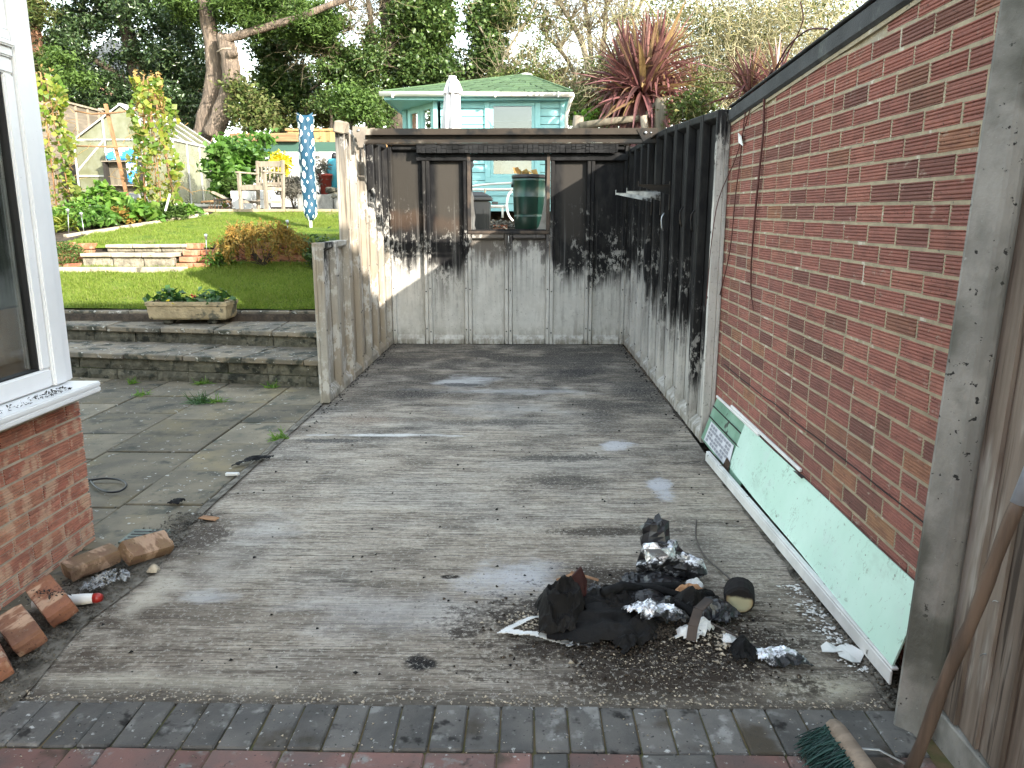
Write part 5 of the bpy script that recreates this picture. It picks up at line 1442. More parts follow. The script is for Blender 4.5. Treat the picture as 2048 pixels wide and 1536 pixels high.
tag(MB().tube(smooth(m_wirepts), .004, 6).build('wire', m_wire), 'thin brown wire curving over the slab from the back of the heap', 'wire')
tag(MB().tube([(.64, 2.64, .05), (.72, 2.56, .045), (.80, 2.49, .03), (.86, 2.46, .012)], .0035, 6).build('wire', m_wire), 'short stiff wire between the ash papers and the right foil scrap', 'wire')
# ash, crumbs and pale fragments
n = 3000
ang = rng.uniform(0, 6.28, n); rr_ = np.abs(rng.normal(0, .40, n))
P = np.stack([.46 + .62 * rr_ * np.cos(ang), 2.60 + .40 * rr_ * np.sin(ang), np.full(n, .004)], 1); P = P[P[:, 1] > 2.2]
P[:, 2] += .03 * np.maximum(0, 1 - ((P[:, 0] - .42) / .4) ** 2 - ((P[:, 1] - 2.68) / .26) ** 2)
crumbs('ash', P, .0075, m_ash, flat=.7)
n = 950
P = np.stack([rng.normal(.52, .22, n), 2.45 + rng.normal(0, .11, n), np.full(n, .008)], 1); P = P[(P[:, 1] > 2.2)]
crumbs('pale_ash', P, .0034, m_ash_pale, flat=.7)
n = 120
crumbs('pale_ash', np.stack([rng.normal(.02, .05, n), 2.66 + rng.normal(0, .04, n), np.full(n, .014)], 1), .008, m_ash_pale, flat=.6)
n = 130
crumbs('pale_ash', np.stack([rng.normal(.66, .08, n), 2.53 + rng.normal(0, .05, n), np.full(n, .02)], 1), .009, m_ash_pale, flat=.6)
n = 20
crumbs('ash_fragments', np.stack([rng.normal(.42, .25, n), 2.40 + rng.normal(0, .07, n), np.full(n, .008)], 1), .012, m_ash_pale, flat=.6)
m_stain = M('oily_black_stain', (.011, .011, .011), rough=.6)
# ash twigs
PL = twig_paths(np.stack([rng.normal(.42, .2, 60), 2.46 + rng.normal(0, .08, 60), np.full(60, .012)], 1), 60, 4, .09, 1.0, kink=.35, dirs=np.array((0, 0, .0)))
PL[..., 2] = np.clip(np.abs(PL[..., 2] - .012) * .3 + .006, .004, .03)
tag(strands('ash_twigs', PL, .0016, .0010, m_wire), kind='stuff')

# ================================================================ LITTER BY THE BAY
def loose_brick(loc, rot, label, seed, mat=None):
    q = MB().box((-.1075, -.051, -.0325), (.1075, .051, .0325))
    vs = q.v
    # subdivide and chip
    me = q.mesh('loose_brick', mat or m_brick_loose, 0)
    bm = bmesh.new(); bm.from_mesh(me)
    bmesh.ops.subdivide_edges(bm, edges=bm.edges[:], cuts=3, use_grid_fill=True)
    for v in bm.verts:
        k = mnoise.noise(v.co * 26 + Vector((seed, 0, 0))); c = sum(abs(abs(v.co[i]) - (.1075, .051, .0325)[i]) < .001 for i in range(3))
        v.co -= v.co.normalized() * (max(0, k) * (.016 if c >= 2 else .004) + (.003 if c >= 2 else 0) + (.004 if c == 3 else 0))
    bm.to_mesh(me); bm.free()
    o = bpy.data.objects.new('loose_brick', me); link(o); o.location = loc; o.rotation_euler = rot
    return tag(o, label, 'brick', 'loose bricks by the house wall')
loose_brick((-1.800, 2.665, .078), (.42, .25, -.68), 'orange loose brick tilted up beside the bay wall with dirt crumbs on top', 1)
loose_brick((-1.800, 2.475, .062), (.34, .12, -.72), 'mottled loose brick with a pale mortar patch, between the two orange ones', 3)
loose_brick((-1.800, 2.300, .052), (.3, .1, -.78), 'flat orange loose brick, nearest to the paved drive', 5)
m_brick_brown = brick_mat('dull_brown_brick', [(0, (.22, .14, .08)), (.5, (.19, .13, .085)), (1, (.25, .16, .09))], pale=.5, grime=1.4)
loose_brick((-1.87, 3.06, .050), (.06, -.08, .9), 'dull yellow brown loose brick touching the bay corner', 7, m_brick_brown)
loose_brick((-1.690, 3.185, .062), (.62, .10, 1.05), 'brown brick standing on its edge beside the drain cover', 9, m_brick_brown)
o = tag(leaves('dirt_crumbs', np.stack([rng.normal(-1.80, .04, 70), rng.normal(2.67, .04, 70), np.full(70, .118)], 1), .013, m_dark_in, None, aspect=.6, up=3), kind='stuff')
dc = thing('drain_cover', 'small grey green slotted drain grate behind the upright brown brick', 'drain cover', (-1.83, 3.46, 0))
MB().box((-.10, -.08, -.008), (.10, .08, .002)).build('frame', M('drain_green_grey', (.14, .17, .14), (.09, .11, .09), 9, rough=.6), dc, bevel=.003)
for i in range(4):
    MB().box((-.08, -.058 + i * .032, .0022), (.08, -.046 + i * .032, .0042)).build('slot', m_black_rubber, dc)
tb = thing('sealant_tube', 'white tube with a red cap lying under the tilted orange brick', 'tube', (-1.80, 2.74, .028), -.55)
MB().tube([(-.10, -.07, 0), (-.06, -.03, 0), (.03, .055, 0), (.055, .08, 0)], [.020, .022, .022, .019], 12).build('body', m_white, tb)
m_red = M('red_plastic', (.33, .022, .016), rough=.35, spec=.5)
MB().tube([(.056, .081, 0), (.068, .093, 0), (.080, .104, 0)], [.019, .020, .014], 12).build('cap', m_red, tb)
m_film = glass_mat('clear_film', (.8, .82, .84), 1.0, .12)
def film_mat():
    t = NT('crinkled_clear_film'); t.base((.30, .31, .32), .2, .5); t.bump(t.noise(t.obj(), 40, 4), .8, .01)
    tr = t.n('BsdfTransparent'); mx = t.n('MixShader'); t.set(mx, 'i0', t.rng(t.noise(t.obj(), 30, 4), .42, .62)); t.set(mx, 'i1', tr); t.set(mx, 'i2', t.b); t.set(t.out, 'Surface', mx)
    return t.m
m_film = film_mat()
crumple('plastic_wrapper', 'clear crinkled plastic wrapper between the brown bricks and the slab', 'wrapper', [(-.10, -.03), (-.03, -.06), (.08, -.03), (.10, .05), (.0, .08), (-.07, .05)], (-1.735, 2.93, .006), .07, m_film, 61, 24, 14, .6, rz=.6)
tag(MB().tube(smooth([gz(178, 958, .008), gz(192, 974, .008), gz(215, 984, .008), gz(240, 982, .01), gz(253, 970, .012), gz(240, 960, .012), gz(210, 957, .01), gz(176, 961, .012)], 8), .006, 8).build('cable_loop', m_black_rubber), 'loop of black cable lying on the patio flags beside the bay', 'cable')
tag(MB().bar(gz(402, 1034, .012), gz(434, 1038, .012), .045, .008).jitter(.004, 2).build('wood_chip', m_splinter), 'orange wood chip on the left edge of the slab', 'chip')
tag(MB().bar(gz(452, 948, .008), gz(478, 948, .008), .024, .012).jitter(.002, 3).build('white_stick', m_white), 'short white plastic strip on the patio edge', 'strip')
crumple('burnt_lump', 'black burnt lump on the patio flags near the slab edge', 'lump', [(-.035, -.03), (.03, -.035), (.045, .015), (-.01, .035)], (*gz(352, 1006)[:2], .004), .035, m_char, 71, 14, 18, .5)
crumple('burnt_lump', 'flat black burnt scraps at the slab edge beyond the white strip', 'lump', [(-.10, -.10), (-.02, -.04), (.08, .05), (.10, .12), (.0, .06), (-.09, -.03)], (*gz(505, 925)[:2], .004), .03, m_char, 73, 18, 14, .5)
crumple('pale_pebble', 'pale pebble beside the upright brown brick', 'pebble', [(-.022, -.02), (.02, -.022), (.026, .01), (0, .024), (-.025, .01)], (-1.610, 3.07, .006), .035, m_ash_pale, 75, 10, 10, .2)
# small weeds in the patio joints
def tuft(name, label, P, n, L, mat, spread=1.2, w=.004, group=None):
    b0 = np.asarray(P)
    PL = twig_paths(np.repeat(b0[None], n, 0) + rng.normal(size=(n, 3)) * (L * .35, L * .3, 0), n, 4, L, spread, grav=.25, kink=.2)
    PL[..., 2] = np.maximum(PL[..., 2], b0[2])
    return tag(strands(name, PL, w, w * .25, mat, flat=True), label, 'weed', group)
wd = [((405, 765), 60, .10, 'taller tuft of weeds at the foot of the lower step'), ((400, 803), 150, .11, 'spreading patch of blue green weeds on the patio flags'), ((435, 802), 50, .09, 'bright grassy tuft at the right end of the weed patch'), ((265, 765), 40, .07, 'small grass tuft at the step foot near the bay'), ((280, 788), 40, .08, 'thin line of grass in a patio joint near the bay'), ((545, 773), 45, .08, 'grass tuft at the step foot near the garage wall'), ((560, 876), 60, .08, 'weed sprawling over the slab edge below the garage wall end'), ((350, 752), 30, .05, 'tiny weed in the step joint')]
for (px_, n, L, lb) in wd:
    g0 = gz(*px_)
    tuft('weed', lb, (g0.x, g0.y, -.005), n, L, m_lf_dark if 'blue' in lb else m_lf_veg, 1.4, .0045, 'weeds in the patio joints')

# ================================================================ FENCE, POST AND BROOM (right foreground)
fe = thing('garden_fence', 'tall weathered grey brown close boarded fence with a concrete post at the right edge', 'fence', (1.2, 1.5, 0))
q = MB(); poly = [(1.118, 2.088), (1.170, 2.036), (1.205, 2.030), (1.245, 2.055), (1.262, 2.15), (1.166, 2.15)]
q.prism([(x - 1.2, y - 1.5) for x, y in poly], -.1, 2.6, 0, [(x + .074 - 1.2, y - 1.5) for x, y in poly])
q.build('post', m_concrete_post, fe, bevel=.006)
y = 2.060; i = 0
while y > .55:
    w = .108
    q = MB(); vs = []
    nseg = 10
    for k in range(nseg + 1):
        z = .10 + 2.3 * k / nseg
        o1 = .004 * mnoise.noise((z * 1.4, i * 3.1, 0)); o2 = .004 * mnoise.noise((z * 1.2, i * 2.3, 7))
        ln = .027 * z
        vs += [(.028 + ln + o1, y - 1.5 + .002, z), (.014 + ln + o2, y - w - 1.5 - .004, z), (.030 + ln + o2, y - w - 1.5 - .004, z), (.036 + ln + o1, y - 1.5 + .002, z)]
    fs = []
    for k in range(nseg):
        for j in range(4):
            fs.append((k*4 + j, k*4 + (j+1) % 4, k*4 + 4 + (j+1) % 4, k*4 + 4 + j))
    fs += [(3, 2, 1, 0), (nseg*4, nseg*4 + 1, nseg*4 + 2, nseg*4 + 3)]
    q.add(vs, fs)
    q.build('fence_board', m_fence, fe)
    y -= w - .006; i += 1
MB().box((.045, -1.0, .3), (.085, .54, .38)).box((.06, -1.0, 1.1), (.10, .54, 1.18)).box((.075, -1.0, 1.9), (.115, .54, 1.98)).build('rail', m_fence, fe)
MB().box((.012, -1.0, -.1), (.040, .545, .094)).build('gravel_board', m_concrete_post, fe, bevel=.004)

bm_ = thing('broom', 'long handled broom with dark green bristles leaning on the fence', 'broom', (.95, 1.80, 0))
def bl(v): return Vector(v) - Vector((.95, 1.80, 0))
h0 = gz(1662, 1446, .085); h1 = gz(1760, 1580, .085)
hd = (h1 - h0).normalized(); mid = (h0 + h1) / 2
L_ = (h1 - h0).length
side = Vector((-hd.y, hd.x, 0))
if side.x > 0: side = -side
side = (side + Vector((0, 0, -.35))).normalized()
q = MB(); nrm_ = hd.cross(side).normalized(); vs = []
prof = [(-.022, -.010), (-.022, .010), (-.008, .020), (.012, .020), (.024, .008), (.024, -.014), (.0, -.02)]
ns = 12
for k in range(ns + 1):
    u = k / ns; s_ = .45 + .55 * min(1, 6 * min(u, 1 - u) + .15) ** .5
    c = bl(h0 + hd * L_ * u)
    for a_, b_ in prof: vs.append(c + side * a_ * -1 * s_ + nrm_ * b_ * s_)
npf = len(prof)
fs = [(k*npf + j, k*npf + (j+1) % npf, (k+1)*npf + (j+1) % npf, (k+1)*npf + j) for k in range(ns) for j in range(npf)] + [tuple(range(npf - 1, -1, -1)), tuple(ns*npf + j for j in range(npf))]
q.add(vs, fs, 0, True); q.build('head', m_broomstock, bm_)
n = 1500
u = rng.uniform(.04, .96, n); P = np.array([list(h0 + hd * L_ * a - Vector((.95, 1.8, 0)) + side * .018) for a in u]) + rng.normal(0, .009, (n, 3)) * (1, 1, .6)
dirs = np.array(list(side * .95 + Vector((0, 0, -.25)))) + rng.normal(0, .16, (n, 3))
PL = twig_paths(P, n, 4, .085, .0, grav=.10, kink=.07, dirs=dirs)
PL[..., 2] = np.maximum(PL[..., 2], .004)
tag(strands('bristles', PL, .0022, .0014, m_bristle, bm_), kind='stuff')
ha = Vector((.952, 1.845, .02)); 
# handle runs from the paving up to the top right, past the frame
d0 = ray(1815, 1560); d1 = ray(2046, 985)
p_low = gz(1812, 1560, .03); t1 = 1.20 / d1.x; p_hi = Vector((0, 0, CH)) + d1 * t1
ext = p_hi + (p_hi - p_low) * .35
q = MB(); k_ = 14
pts = [p_low.lerp(p_hi, i / k_) + Vector((.003 * math.sin(i * .9), 0, 0)) for i in range(k_ + 1)]
q.tube([bl(p) for p in pts], [.0165 + .0012 * math.sin(i * 2.1) for i in range(k_ + 1)], 12); q.build('handle', m_handle, bm_)
q = MB().tube([bl(p_hi.lerp(p_low, .035)), bl(ext)], .0185, 12); q.build('sleeve', M('grey_tape_sleeve', (.30, .33, .38), (.22, .24, .28), 9, rough=.5), bm_)
q = MB().tube([bl(h0 + hd * L_ * .42), bl(gz(1725, 1498, .09)), bl(gz(1758, 1500, .08)), bl(p_low.lerp(p_hi, .05))], .0035, 6); q.build('stay', m_galv, bm_)
for i, (a, b_) in enumerate((((1985, 1203), (1996, 1204)), ((1960, 1312), (1972, 1308)))):
    pts = []
    for k in range(5):
        d = ray(a[0] + (b_[0] - a[0]) * k / 4, a[1] + (b_[1] - a[1]) * k / 4 - 2 * math.sin(k * .8)); pts.append(Vector((0, 0, CH)) + d * (1.222 / d.x))
    tag(MB().tube(pts, .0014, 5).build('fence_wire', m_galv), ['upper bit of bright wire caught in the fence boards', 'lower bit of wire caught in the fence boards'][i], 'wire')
# ================================================================ LOWER GARDEN
tr = thing('stone_trough', 'long sandstone trough planted with primroses on the upper patio step', 'planter', (at(388, 645, 8.22).x, 8.22, .400))
wT = at(467, 640, 8.1).x - at(305, 640, 8.1).x
hz0, hz1 = .055, at(380, 603, 8.12).z - .40
q = MB(); w2 = wT / 2; d2 = .17
nx = 16; vs = []
for k, (z, ins) in enumerate(((hz0, .035), (hz0 + .02, .022), (hz1 - .045, .012), (hz1 - .04, .0), (hz1, .0))):
    vs.append((z, ins))
def ringp(ins): return [(-w2 + ins, -d2 + ins), (w2 - ins, -d2 + ins), (w2 - ins, d2 - ins), (-w2 + ins, d2 - ins)]
for (za, ia), (zb, ib) in zip(vs[:-1], vs[1:]):
    A, B = ringp(ia), ringp(ib)
    q.add([(*p, za) for p in A] + [(*p, zb) for p in B], [(k, (k+1) % 4, 4 + (k+1) % 4, 4 + k) for k in range(4)])
q.add([(*p, hz1) for p in ringp(0)] + [(*p, hz1) for p in ringp(.03)], [(k, (k+1) % 4, 4 + (k+1) % 4, 4 + k) for k in range(4)])
q.add([(*p, hz1) for p in ringp(.03)] + [(*p, hz1 - .03) for p in ringp(.03)], [(k, (k+1) % 4, 4 + (k+1) % 4, 4 + k) for k in range(4)])
q.add([(*p, hz0) for p in ringp(.035)], [(3, 2, 1, 0)])
q.build('basin', m_stone_trough, tr)
MB().box((-w2 + .03, -d2 + .03, hz1 - .06), (w2 - .03, d2 - .03, hz1 - .028)).build('soil', m_soil, tr)
for s in (-1, 1): MB().cbox((s * w2 * .55, -.05, .0265), (.10, .12, .053)).jitter(.006, s).build('foot', m_walling, tr, bevel=.015)
P = np.concatenate([rng.normal((-.23, 0, hz1 + .035), (.085, .06, .035), (70, 3)), rng.normal((.24, 0, hz1 + .04), (.085, .06, .035), (70, 3)), rng.normal((.0, 0, hz1 + .0), (.2, .07, .012), (60, 3))])
tag(leaves('primrose', P, .085, m_lf_dark, tr, aspect=.55, up=.5), kind='stuff')
leaves('pink_flower', rng.normal((.02, -.03, hz1 + .055), .008, (16, 3)), .028, M('salmon_petal', (.62, .13, .10)), tr, aspect=.9)
leaves('yellow_leaf', rng.normal((-.17, -.12, hz1 - .005), .02, (6, 3)), .06, m_lf_yellow, tr, aspect=.5)

# brick garden steps up to the upper lawn
gs = thing('garden_steps', 'two stone garden steps between orange brick cheeks on the lawn', 'steps', (0, 0, 0))
gl, gr_ = at(163, 537, 10.0), at(347, 537, 10.0)
z1, z2 = at(250, 507, 10.0).z, at(250, 489, 10.32).z
zb_ = T(10.0) - .01
def gbox(name, lo, hi, mat, s, bev=.008):
    MB().box(lo, hi).jitter(.005, s).build(name, mat, gs, bevel=bev)
for i in range(3):
    xa = gl.x + (gr_.x - gl.x) * i / 3; xb_ = gl.x + (gr_.x - gl.x) * (i + 1) / 3
    gbox('riser', (xa + .004, 10.03, zb_ - .05), (xb_ - .004, 10.13, z1 - .052), m_garden_riser, i, .012)
    gbox('tread', (xa + .004, 9.985, z1 - .048), (xb_ - .004, 10.42, z1), m_garden_tread, i + 5)
    xa += .10 * (1 - i / 3) + .06; xb_ += .10 * (1 - (i + 1) / 3) + .06
    gbox('riser', (xa + .004, 10.36, z1 + .002), (xb_ - .004, 10.46, z2 - .048), m_garden_riser, i + 10, .012)
    gbox('tread', (xa + .004, 10.32, z2 - .044), (xb_ - .004, 10.70, z2), m_garden_tread, i + 15)
MB().box((gl.x - .3, 9.80, zb_ - .1), (gr_.x + .2, 10.02, zb_ + .028)).jitter(.01, 3).build('base_slab', m_garden_tread, gs, bevel=.01)
brk = [MB().box((-.105, -.05, -.034), (.105, .05, .034)).jitter(.004, 300 + s).mesh('garden_brick', m_brick_rock, .006) for s in range(5)]
def gbrick(x, y, z, rz=0, parent=None):
    inst(rb.choice(brk), 'brick', (x, y, z), (rb.uniform(-.02, .02), rb.uniform(-.02, .02), rz + rb.uniform(-.05, .05)), parent or gs, (1, 1, 1.05))
def cheek(xs_, sgn):
    for c in range(4):
        z = zb_ + .036 + c * .081
        y0 = 9.98 + .115 * c
        nbr = 4 - c if c < 3 else 2
        for k in range(3 if c < 2 else 2):
            gbrick(xs_ + sgn * (.115 * (c if c else 0) * .0) , y0 + .06 + k * .108, z)
            if c < 3: gbrick(xs_ + sgn * .22, y0 + .06 + k * .108 + .05, z)
cheek(gl.x - .13, -1); cheek(gr_.x + .14, 1)

# retaining wall of garden bricks
rw = thing('garden_wall', 'low orange red brick retaining wall behind the golden shrub on the lawn', 'wall', (0, 10.3, 0))
MB().box((gr_.x + .4, .06, .75), (-1.73, .16, 1.16)).build('wall_core', m_soil, rw)
MB().box((-9.2, .06, .75), (gl.x - .3, .16, 1.16)).build('wall_core', m_soil, rw)
for (xa, xb_) in ((gr_.x + .42, -1.8), (-8.6, gl.x - .32)):
    for c in range(4):
        x = xa + (.11 if c % 2 else 0)
        while x < xb_ - .1:
            inst(rb.choice(brk), 'brick', (x + .11, .02 + c * .012 + rb.uniform(-.012, .012), .925 + c * .078), (rb.uniform(-.03, .03), rb.uniform(-.03, .03), rb.uniform(-.06, .06)), rw, (1, 1, 1.05)); x += .224
# plants spilling on the wall
def shrub(name, label, P, size, mat, cat='shrub', group=None, stems=None, aspect=.5, up=.4, axis=None, stemmat=None):
    P = np.asarray(P); c = P.mean(0); base = Vector((c[0], c[1], P[:, 2].min() - .02))
    t = thing(name, label, cat, base, 0, group)
    leaves('foliage', P - np.array(base), size, mat, t, aspect=aspect, up=up, axis=axis)
    n = stems or 10
    ends = P[rng.integers(0, len(P), n)] - np.array(base)
    st = np.stack([np.zeros((n, 3)) + rng.normal(0, .02, (n, 3)), ends * .5 + rng.normal(0, .03, (n, 3)), ends], 1)
    strands('stem', st, .012 * max(.4, np.ptp(P[:, 2])), .003, stemmat or m_bark_dk, t)
    return t
# weeping golden brown acer
ac = at(528, 500, 10.15); cz = T(10.1)
n = 5200
u = rng.uniform(0, 6.283, n); v = rng.uniform(0, 1, n) ** .6
wx = (at(618, 490, 10.1).x - at(445, 490, 10.1).x) / 2
rad = .35 + .65 * v
topz_ = at(530, 452, 10.1).z
P = np.stack([ac.x + wx * rad * np.cos(u) + rng.normal(0, .04, n), 10.10 + .42 * rad * np.sin(u) + rng.normal(0, .03, n), topz_ - (topz_ - cz - .10) * (rad ** 2.6) * rng.uniform(.55, 1.05, n) + rng.normal(0, .03, n)], 1)
P = P + .05 * np.stack([np.sin(P[:, 0] * 19), np.cos(P[:, 0] * 23), np.sin(P[:, 0] * 31 + P[:, 1] * 20)], 1)
shrub('acer_shrub', 'weeping golden brown acer shrub spilling over the brick wall on the lawn', P, .058, m_lf_acer, stems=26, aspect=.28, up=.1, axis=np.array((0, 0, -.9)))
c = at(645, 500, 10.1)
shrub('green_shrub', 'dark green bush between the acer and the burnt garage wall', clumped(900, (c.x + .05, 10.0, T(10.05) + .16), (.22, .18, .2), 20, .07), .06, m_lf_ivy)
c = at(430, 512, 10.1)
shrub('rockery_plant', 'low green rockery plant right of the garden steps', clumped(420, (c.x + .12, 10.08, T(10.05) + .10), (.2, .12, .10), 12, .05), .055, m_lf_veg)
c = at(125, 505, 10.1)
shrub('rockery_plant', 'rounded moss green mound left of the garden steps', ellip(2600, (c.x, 10.15, T(10.1) + .12), (.28, .2, .20), .2), .03, m_lf_conifer, up=.2)

# ---- bean towers
def bean(px_, ytop, ybot, wpx, Y, label, n, dry):
    c0, c1 = at(px_, ybot, Y), at(px_, ytop, Y)
    r = wpx / 2 * Y / FPX
    H = c1.z - T(Y)
    t = thing('bean_tower', label, 'climbing plant', (c0.x, Y, T(Y)), 0, 'bean towers in the vegetable bed')
    for k in range(6):
        a = k * math.pi / 3
        MB().tube([(r * .75 * math.cos(a), r * .75 * math.sin(a), -.05), (r * .18 * math.cos(a), r * .18 * math.sin(a), H * 1.02)], .010, 5).build('cane', m_rust, t)
    z = rng.uniform(.02, 1, n) ** .9
    a = rng.uniform(0, 6.283, n)
    k = 1.02 - .35 * z + .18 * np.sin(z * 17 + px_) + .10 * np.sin(a * 3 + z * 9)
    P = np.stack([np.cos(a) * r * k * rng.uniform(.75, 1.1, n), np.sin(a) * r * k * rng.uniform(.75, 1.1, n), z * H], 1)
    keep = rng.uniform(0, 1, n) < .30 + .65 * np.sin(a * 2 + z * 11 + px_) ** 2
    leaves('foliage', P[keep], .098, m_lf_bean, t, aspect=.85, up=.1, axis=np.array((0, 0, -.5)), nrm=np.array((.9, -1.6, .2)), fold=.12)
    zz = rng.uniform(.72, 1.06, dry)
    a = rng.uniform(0, 6.283, dry)
    leaves('dry_leaves', np.stack([np.cos(a) * r * .5, np.sin(a) * r * .5, zz * H], 1), .075, m_lf_bean_dry, t, aspect=.4, up=0)
    PL = twig_paths(np.stack([r * .5 * rng.normal(size=70), r * .5 * rng.normal(size=70), rng.uniform(.1, .8, 70) * H], 1), 70, 6, .45, .5, grav=.15, kink=.4)
    strands('stem', PL, .006, .003, m_lf_bean_dry, t)
    return t
bean(118, 152, 452, 88, 12.6, 'yellowing bean tower close to the white window post', 1300, 60)
bean(322, 160, 440, 92, 13.0, 'bean tower with a dry brown top in front of the greenhouse', 1300, 300)
# frame of rusty poles between them
t = thing('pole_frame', 'leaning rusty pole with two crossbars tied between the bean towers', 'frame', (at(258, 415, 12.9).x, 12.9, T(12.9)))
def rel(v): return Vector(v) - Vector(t.location)
MB().bar(rel(at(260, 418, 12.9)), rel(at(211, 208, 12.9)), .045, .045).jitter(.004, 1).build('pole', m_rust, t)
MB().tube([rel(at(140, 292, 12.8)), rel(at(195, 293, 12.8)), rel(at(255, 294, 12.8))], .014, 6).build('crossbar', m_rust, t)
MB().tube([rel(at(150, 222, 12.8)), rel(at(185, 228, 12.8)), rel(at(225, 226, 12.85)), rel(at(290, 218, 12.85))], .014, 6).build('crossbar', m_rust, t)
# ---- leafy vegetables
def veg(px_, py_, Y, r, h, label, mat, n, ls, asp=.5, name='vegetable_plant'):
    c = at(px_, py_, Y); b0 = np.array((c.x, Y, T(min(Y, 13.3))))
    a = rng.uniform(0, 6.283, n); v = rng.uniform(.15, 1, n)
    P = np.stack([b0[0] + r * v * np.cos(a), b0[1] + r * v * np.sin(a), b0[2] + h * (.25 + .75 * rng.uniform(0, 1, n)) * (1.1 - .5 * v)], 1)
    return shrub(name, label, P, ls, mat, 'plant', 'plants in the vegetable bed', 10, asp, .35)
veg(205, 385, 12.4, .42, .62, 'tall bright leafy vegetable left of the leaning rusty pole', m_lf_veg, 420, .15)
veg(150, 440, 11.7, .40, .42, 'feathery green plants low down beside the white window post', m_lf_veg, 520, .10, .3)
veg(200, 450, 11.6, .28, .36, 'dark green leafy clump above the left end of the stone edging', m_lf_fig, 300, .12)
veg(245, 430, 12.1, .30, .30, 'bronze tinged leafy plant at the foot of the rusty pole', m_lf_acer, 240, .11, .5)
veg(285, 430, 12.3, .36, .33, 'broad leaved bright green plant in the middle of the bed', m_lf_veg, 240, .17, .7)
veg(330, 425, 12.6, .34, .30, 'spiky grassy green plant near the middle of the edging', m_lf_conifer, 420, .16, .12)
veg(375, 418, 13.0, .26, .22, 'small green plant at the far end of the bed', m_lf_veg, 180, .11)
veg(120, 462, 11.3, .26, .26, 'pale strappy plant at the near corner of the bed', m_lf_bean, 130, .17, .16)
for i, (px_, yb, yt) in enumerate(((163, 470, 432), (136, 466, 425), (412, 504, 476), (575, 470, 448))):
    Y = 11.1 if i < 2 else 10.25
    a_, b_ = at(px_ + (6 if i == 0 else 1), yb, Y), at(px_, yt, Y)
    t = thing('solar_light', ['leaning garden solar light at the front of the bed', 'upright solar light nearest the white window post', 'small solar light right of the garden steps', 'pale solar light behind the golden acer'][i], 'light', a_, 0, 'garden solar lights')
    MB().tube([(0, 0, -.05), b_ - a_], .005, 6).build('stake', m_galv, t)
    MB().lathe(b_ - a_, [(.008, -.02), (.018, .02), (.024, .045), (.008, .055)], 10).build('lamp', m_galv, t)
# white stake by the second tower
tag(MB().bar(at(330, 425, 12.3), at(340, 388, 12.3), .03, .02).build('white_stake', m_white), 'short white plant stake leaning by the second bean tower', 'stake')

# ---- greenhouse
GY0, GY1 = 16.2, 18.8
gxr = at(345, 278, GY0).x; gxc = at(239, 209, GY0).x; gxl = 2 * gxc - gxr
gz0 = T(16.2) - .02; gze = at(345, 279, GY0).z; gzr = at(239, 209, GY0).z
gh = thing('greenhouse', 'aluminium framed greenhouse with clouded yellowish panes behind the bean towers', 'greenhouse', (gxc, GY0, gz0))
hw = gxr - gxc; he = gze - gz0; hr = gzr - gz0; D = GY1 - GY0
def ghpane(pts, name='pane'):
    vs = [Vector(p) for p in pts]; nrm = (vs[1] - vs[0]).cross(vs[2] - vs[0]).normalized() * .004
    n = len(vs)
    MB().add(vs + [v + nrm for v in vs], [tuple(range(n - 1, -1, -1)), tuple(range(n, 2*n))] + [(k, (k+1) % n, n + (k+1) % n, n + k) for k in range(n)]).build(name, m_ghglass, gh)
def ghbar(a_, b_, w=.034): MB().bar(a_, b_, w, w * .8).build('glazing_bar', m_alu, gh)
for s in (-1, 1):
    for k in range(5):
        y = D * k / 4
        ghbar((s * hw, y, 0), (s * hw, y, he)); ghbar((s * hw, y, he), (0, y, hr))
        if k < 4:
            ya, yb = y + .03, y + D / 4 - .03
            ghpane([(s * (hw - .01), ya, .1), (s * (hw - .01), yb, .1), (s * (hw - .01), yb, he - .03), (s * (hw - .01), ya, he - .03)])
            ghpane([(s * (hw - .02), ya, he + .01), (s * (hw - .02), yb, he + .01), (s * .03, yb, hr - .02), (s * .03, ya, hr - .02)])
    ghbar((s * hw, 0, he), (s * hw, D, he), .06); ghbar((s * hw, 0, .05), (s * hw, D, .05), .08)
ghbar((0, 0, hr), (0, D, hr), .07)
for yy in (0, D):
    ghbar((-hw, yy, he), (hw, yy, he)); ghbar((-hw, yy, .05), (hw, yy, .05), .08)
    for xx in (-.38, .38): ghbar((xx, yy, .05), (xx, yy, he + (hr - he) * (1 - .38 / hw)))
    for (xa, xb_) in ((-hw + .03, -.41), (-.35, .35), (.41, hw - .03)):
        ghpane([(xa, yy + .01, .1), (xb_, yy + .01, .1), (xb_, yy + .01, he - .03), (xa, yy + .01, he - .03)])
    ghpane([(-hw + .1, yy + .01, he + .02), (hw - .1, yy + .01, he + .02), (0, yy + .01, hr - .05)])
ghbar((-hw, 0, .7), (-.38, 0, he), .04); ghbar((-hw, 0, .62), (-.38, 0, .62), .04); ghbar((-.38, 0, 1.0), (.38, 0, 1.0), .04)
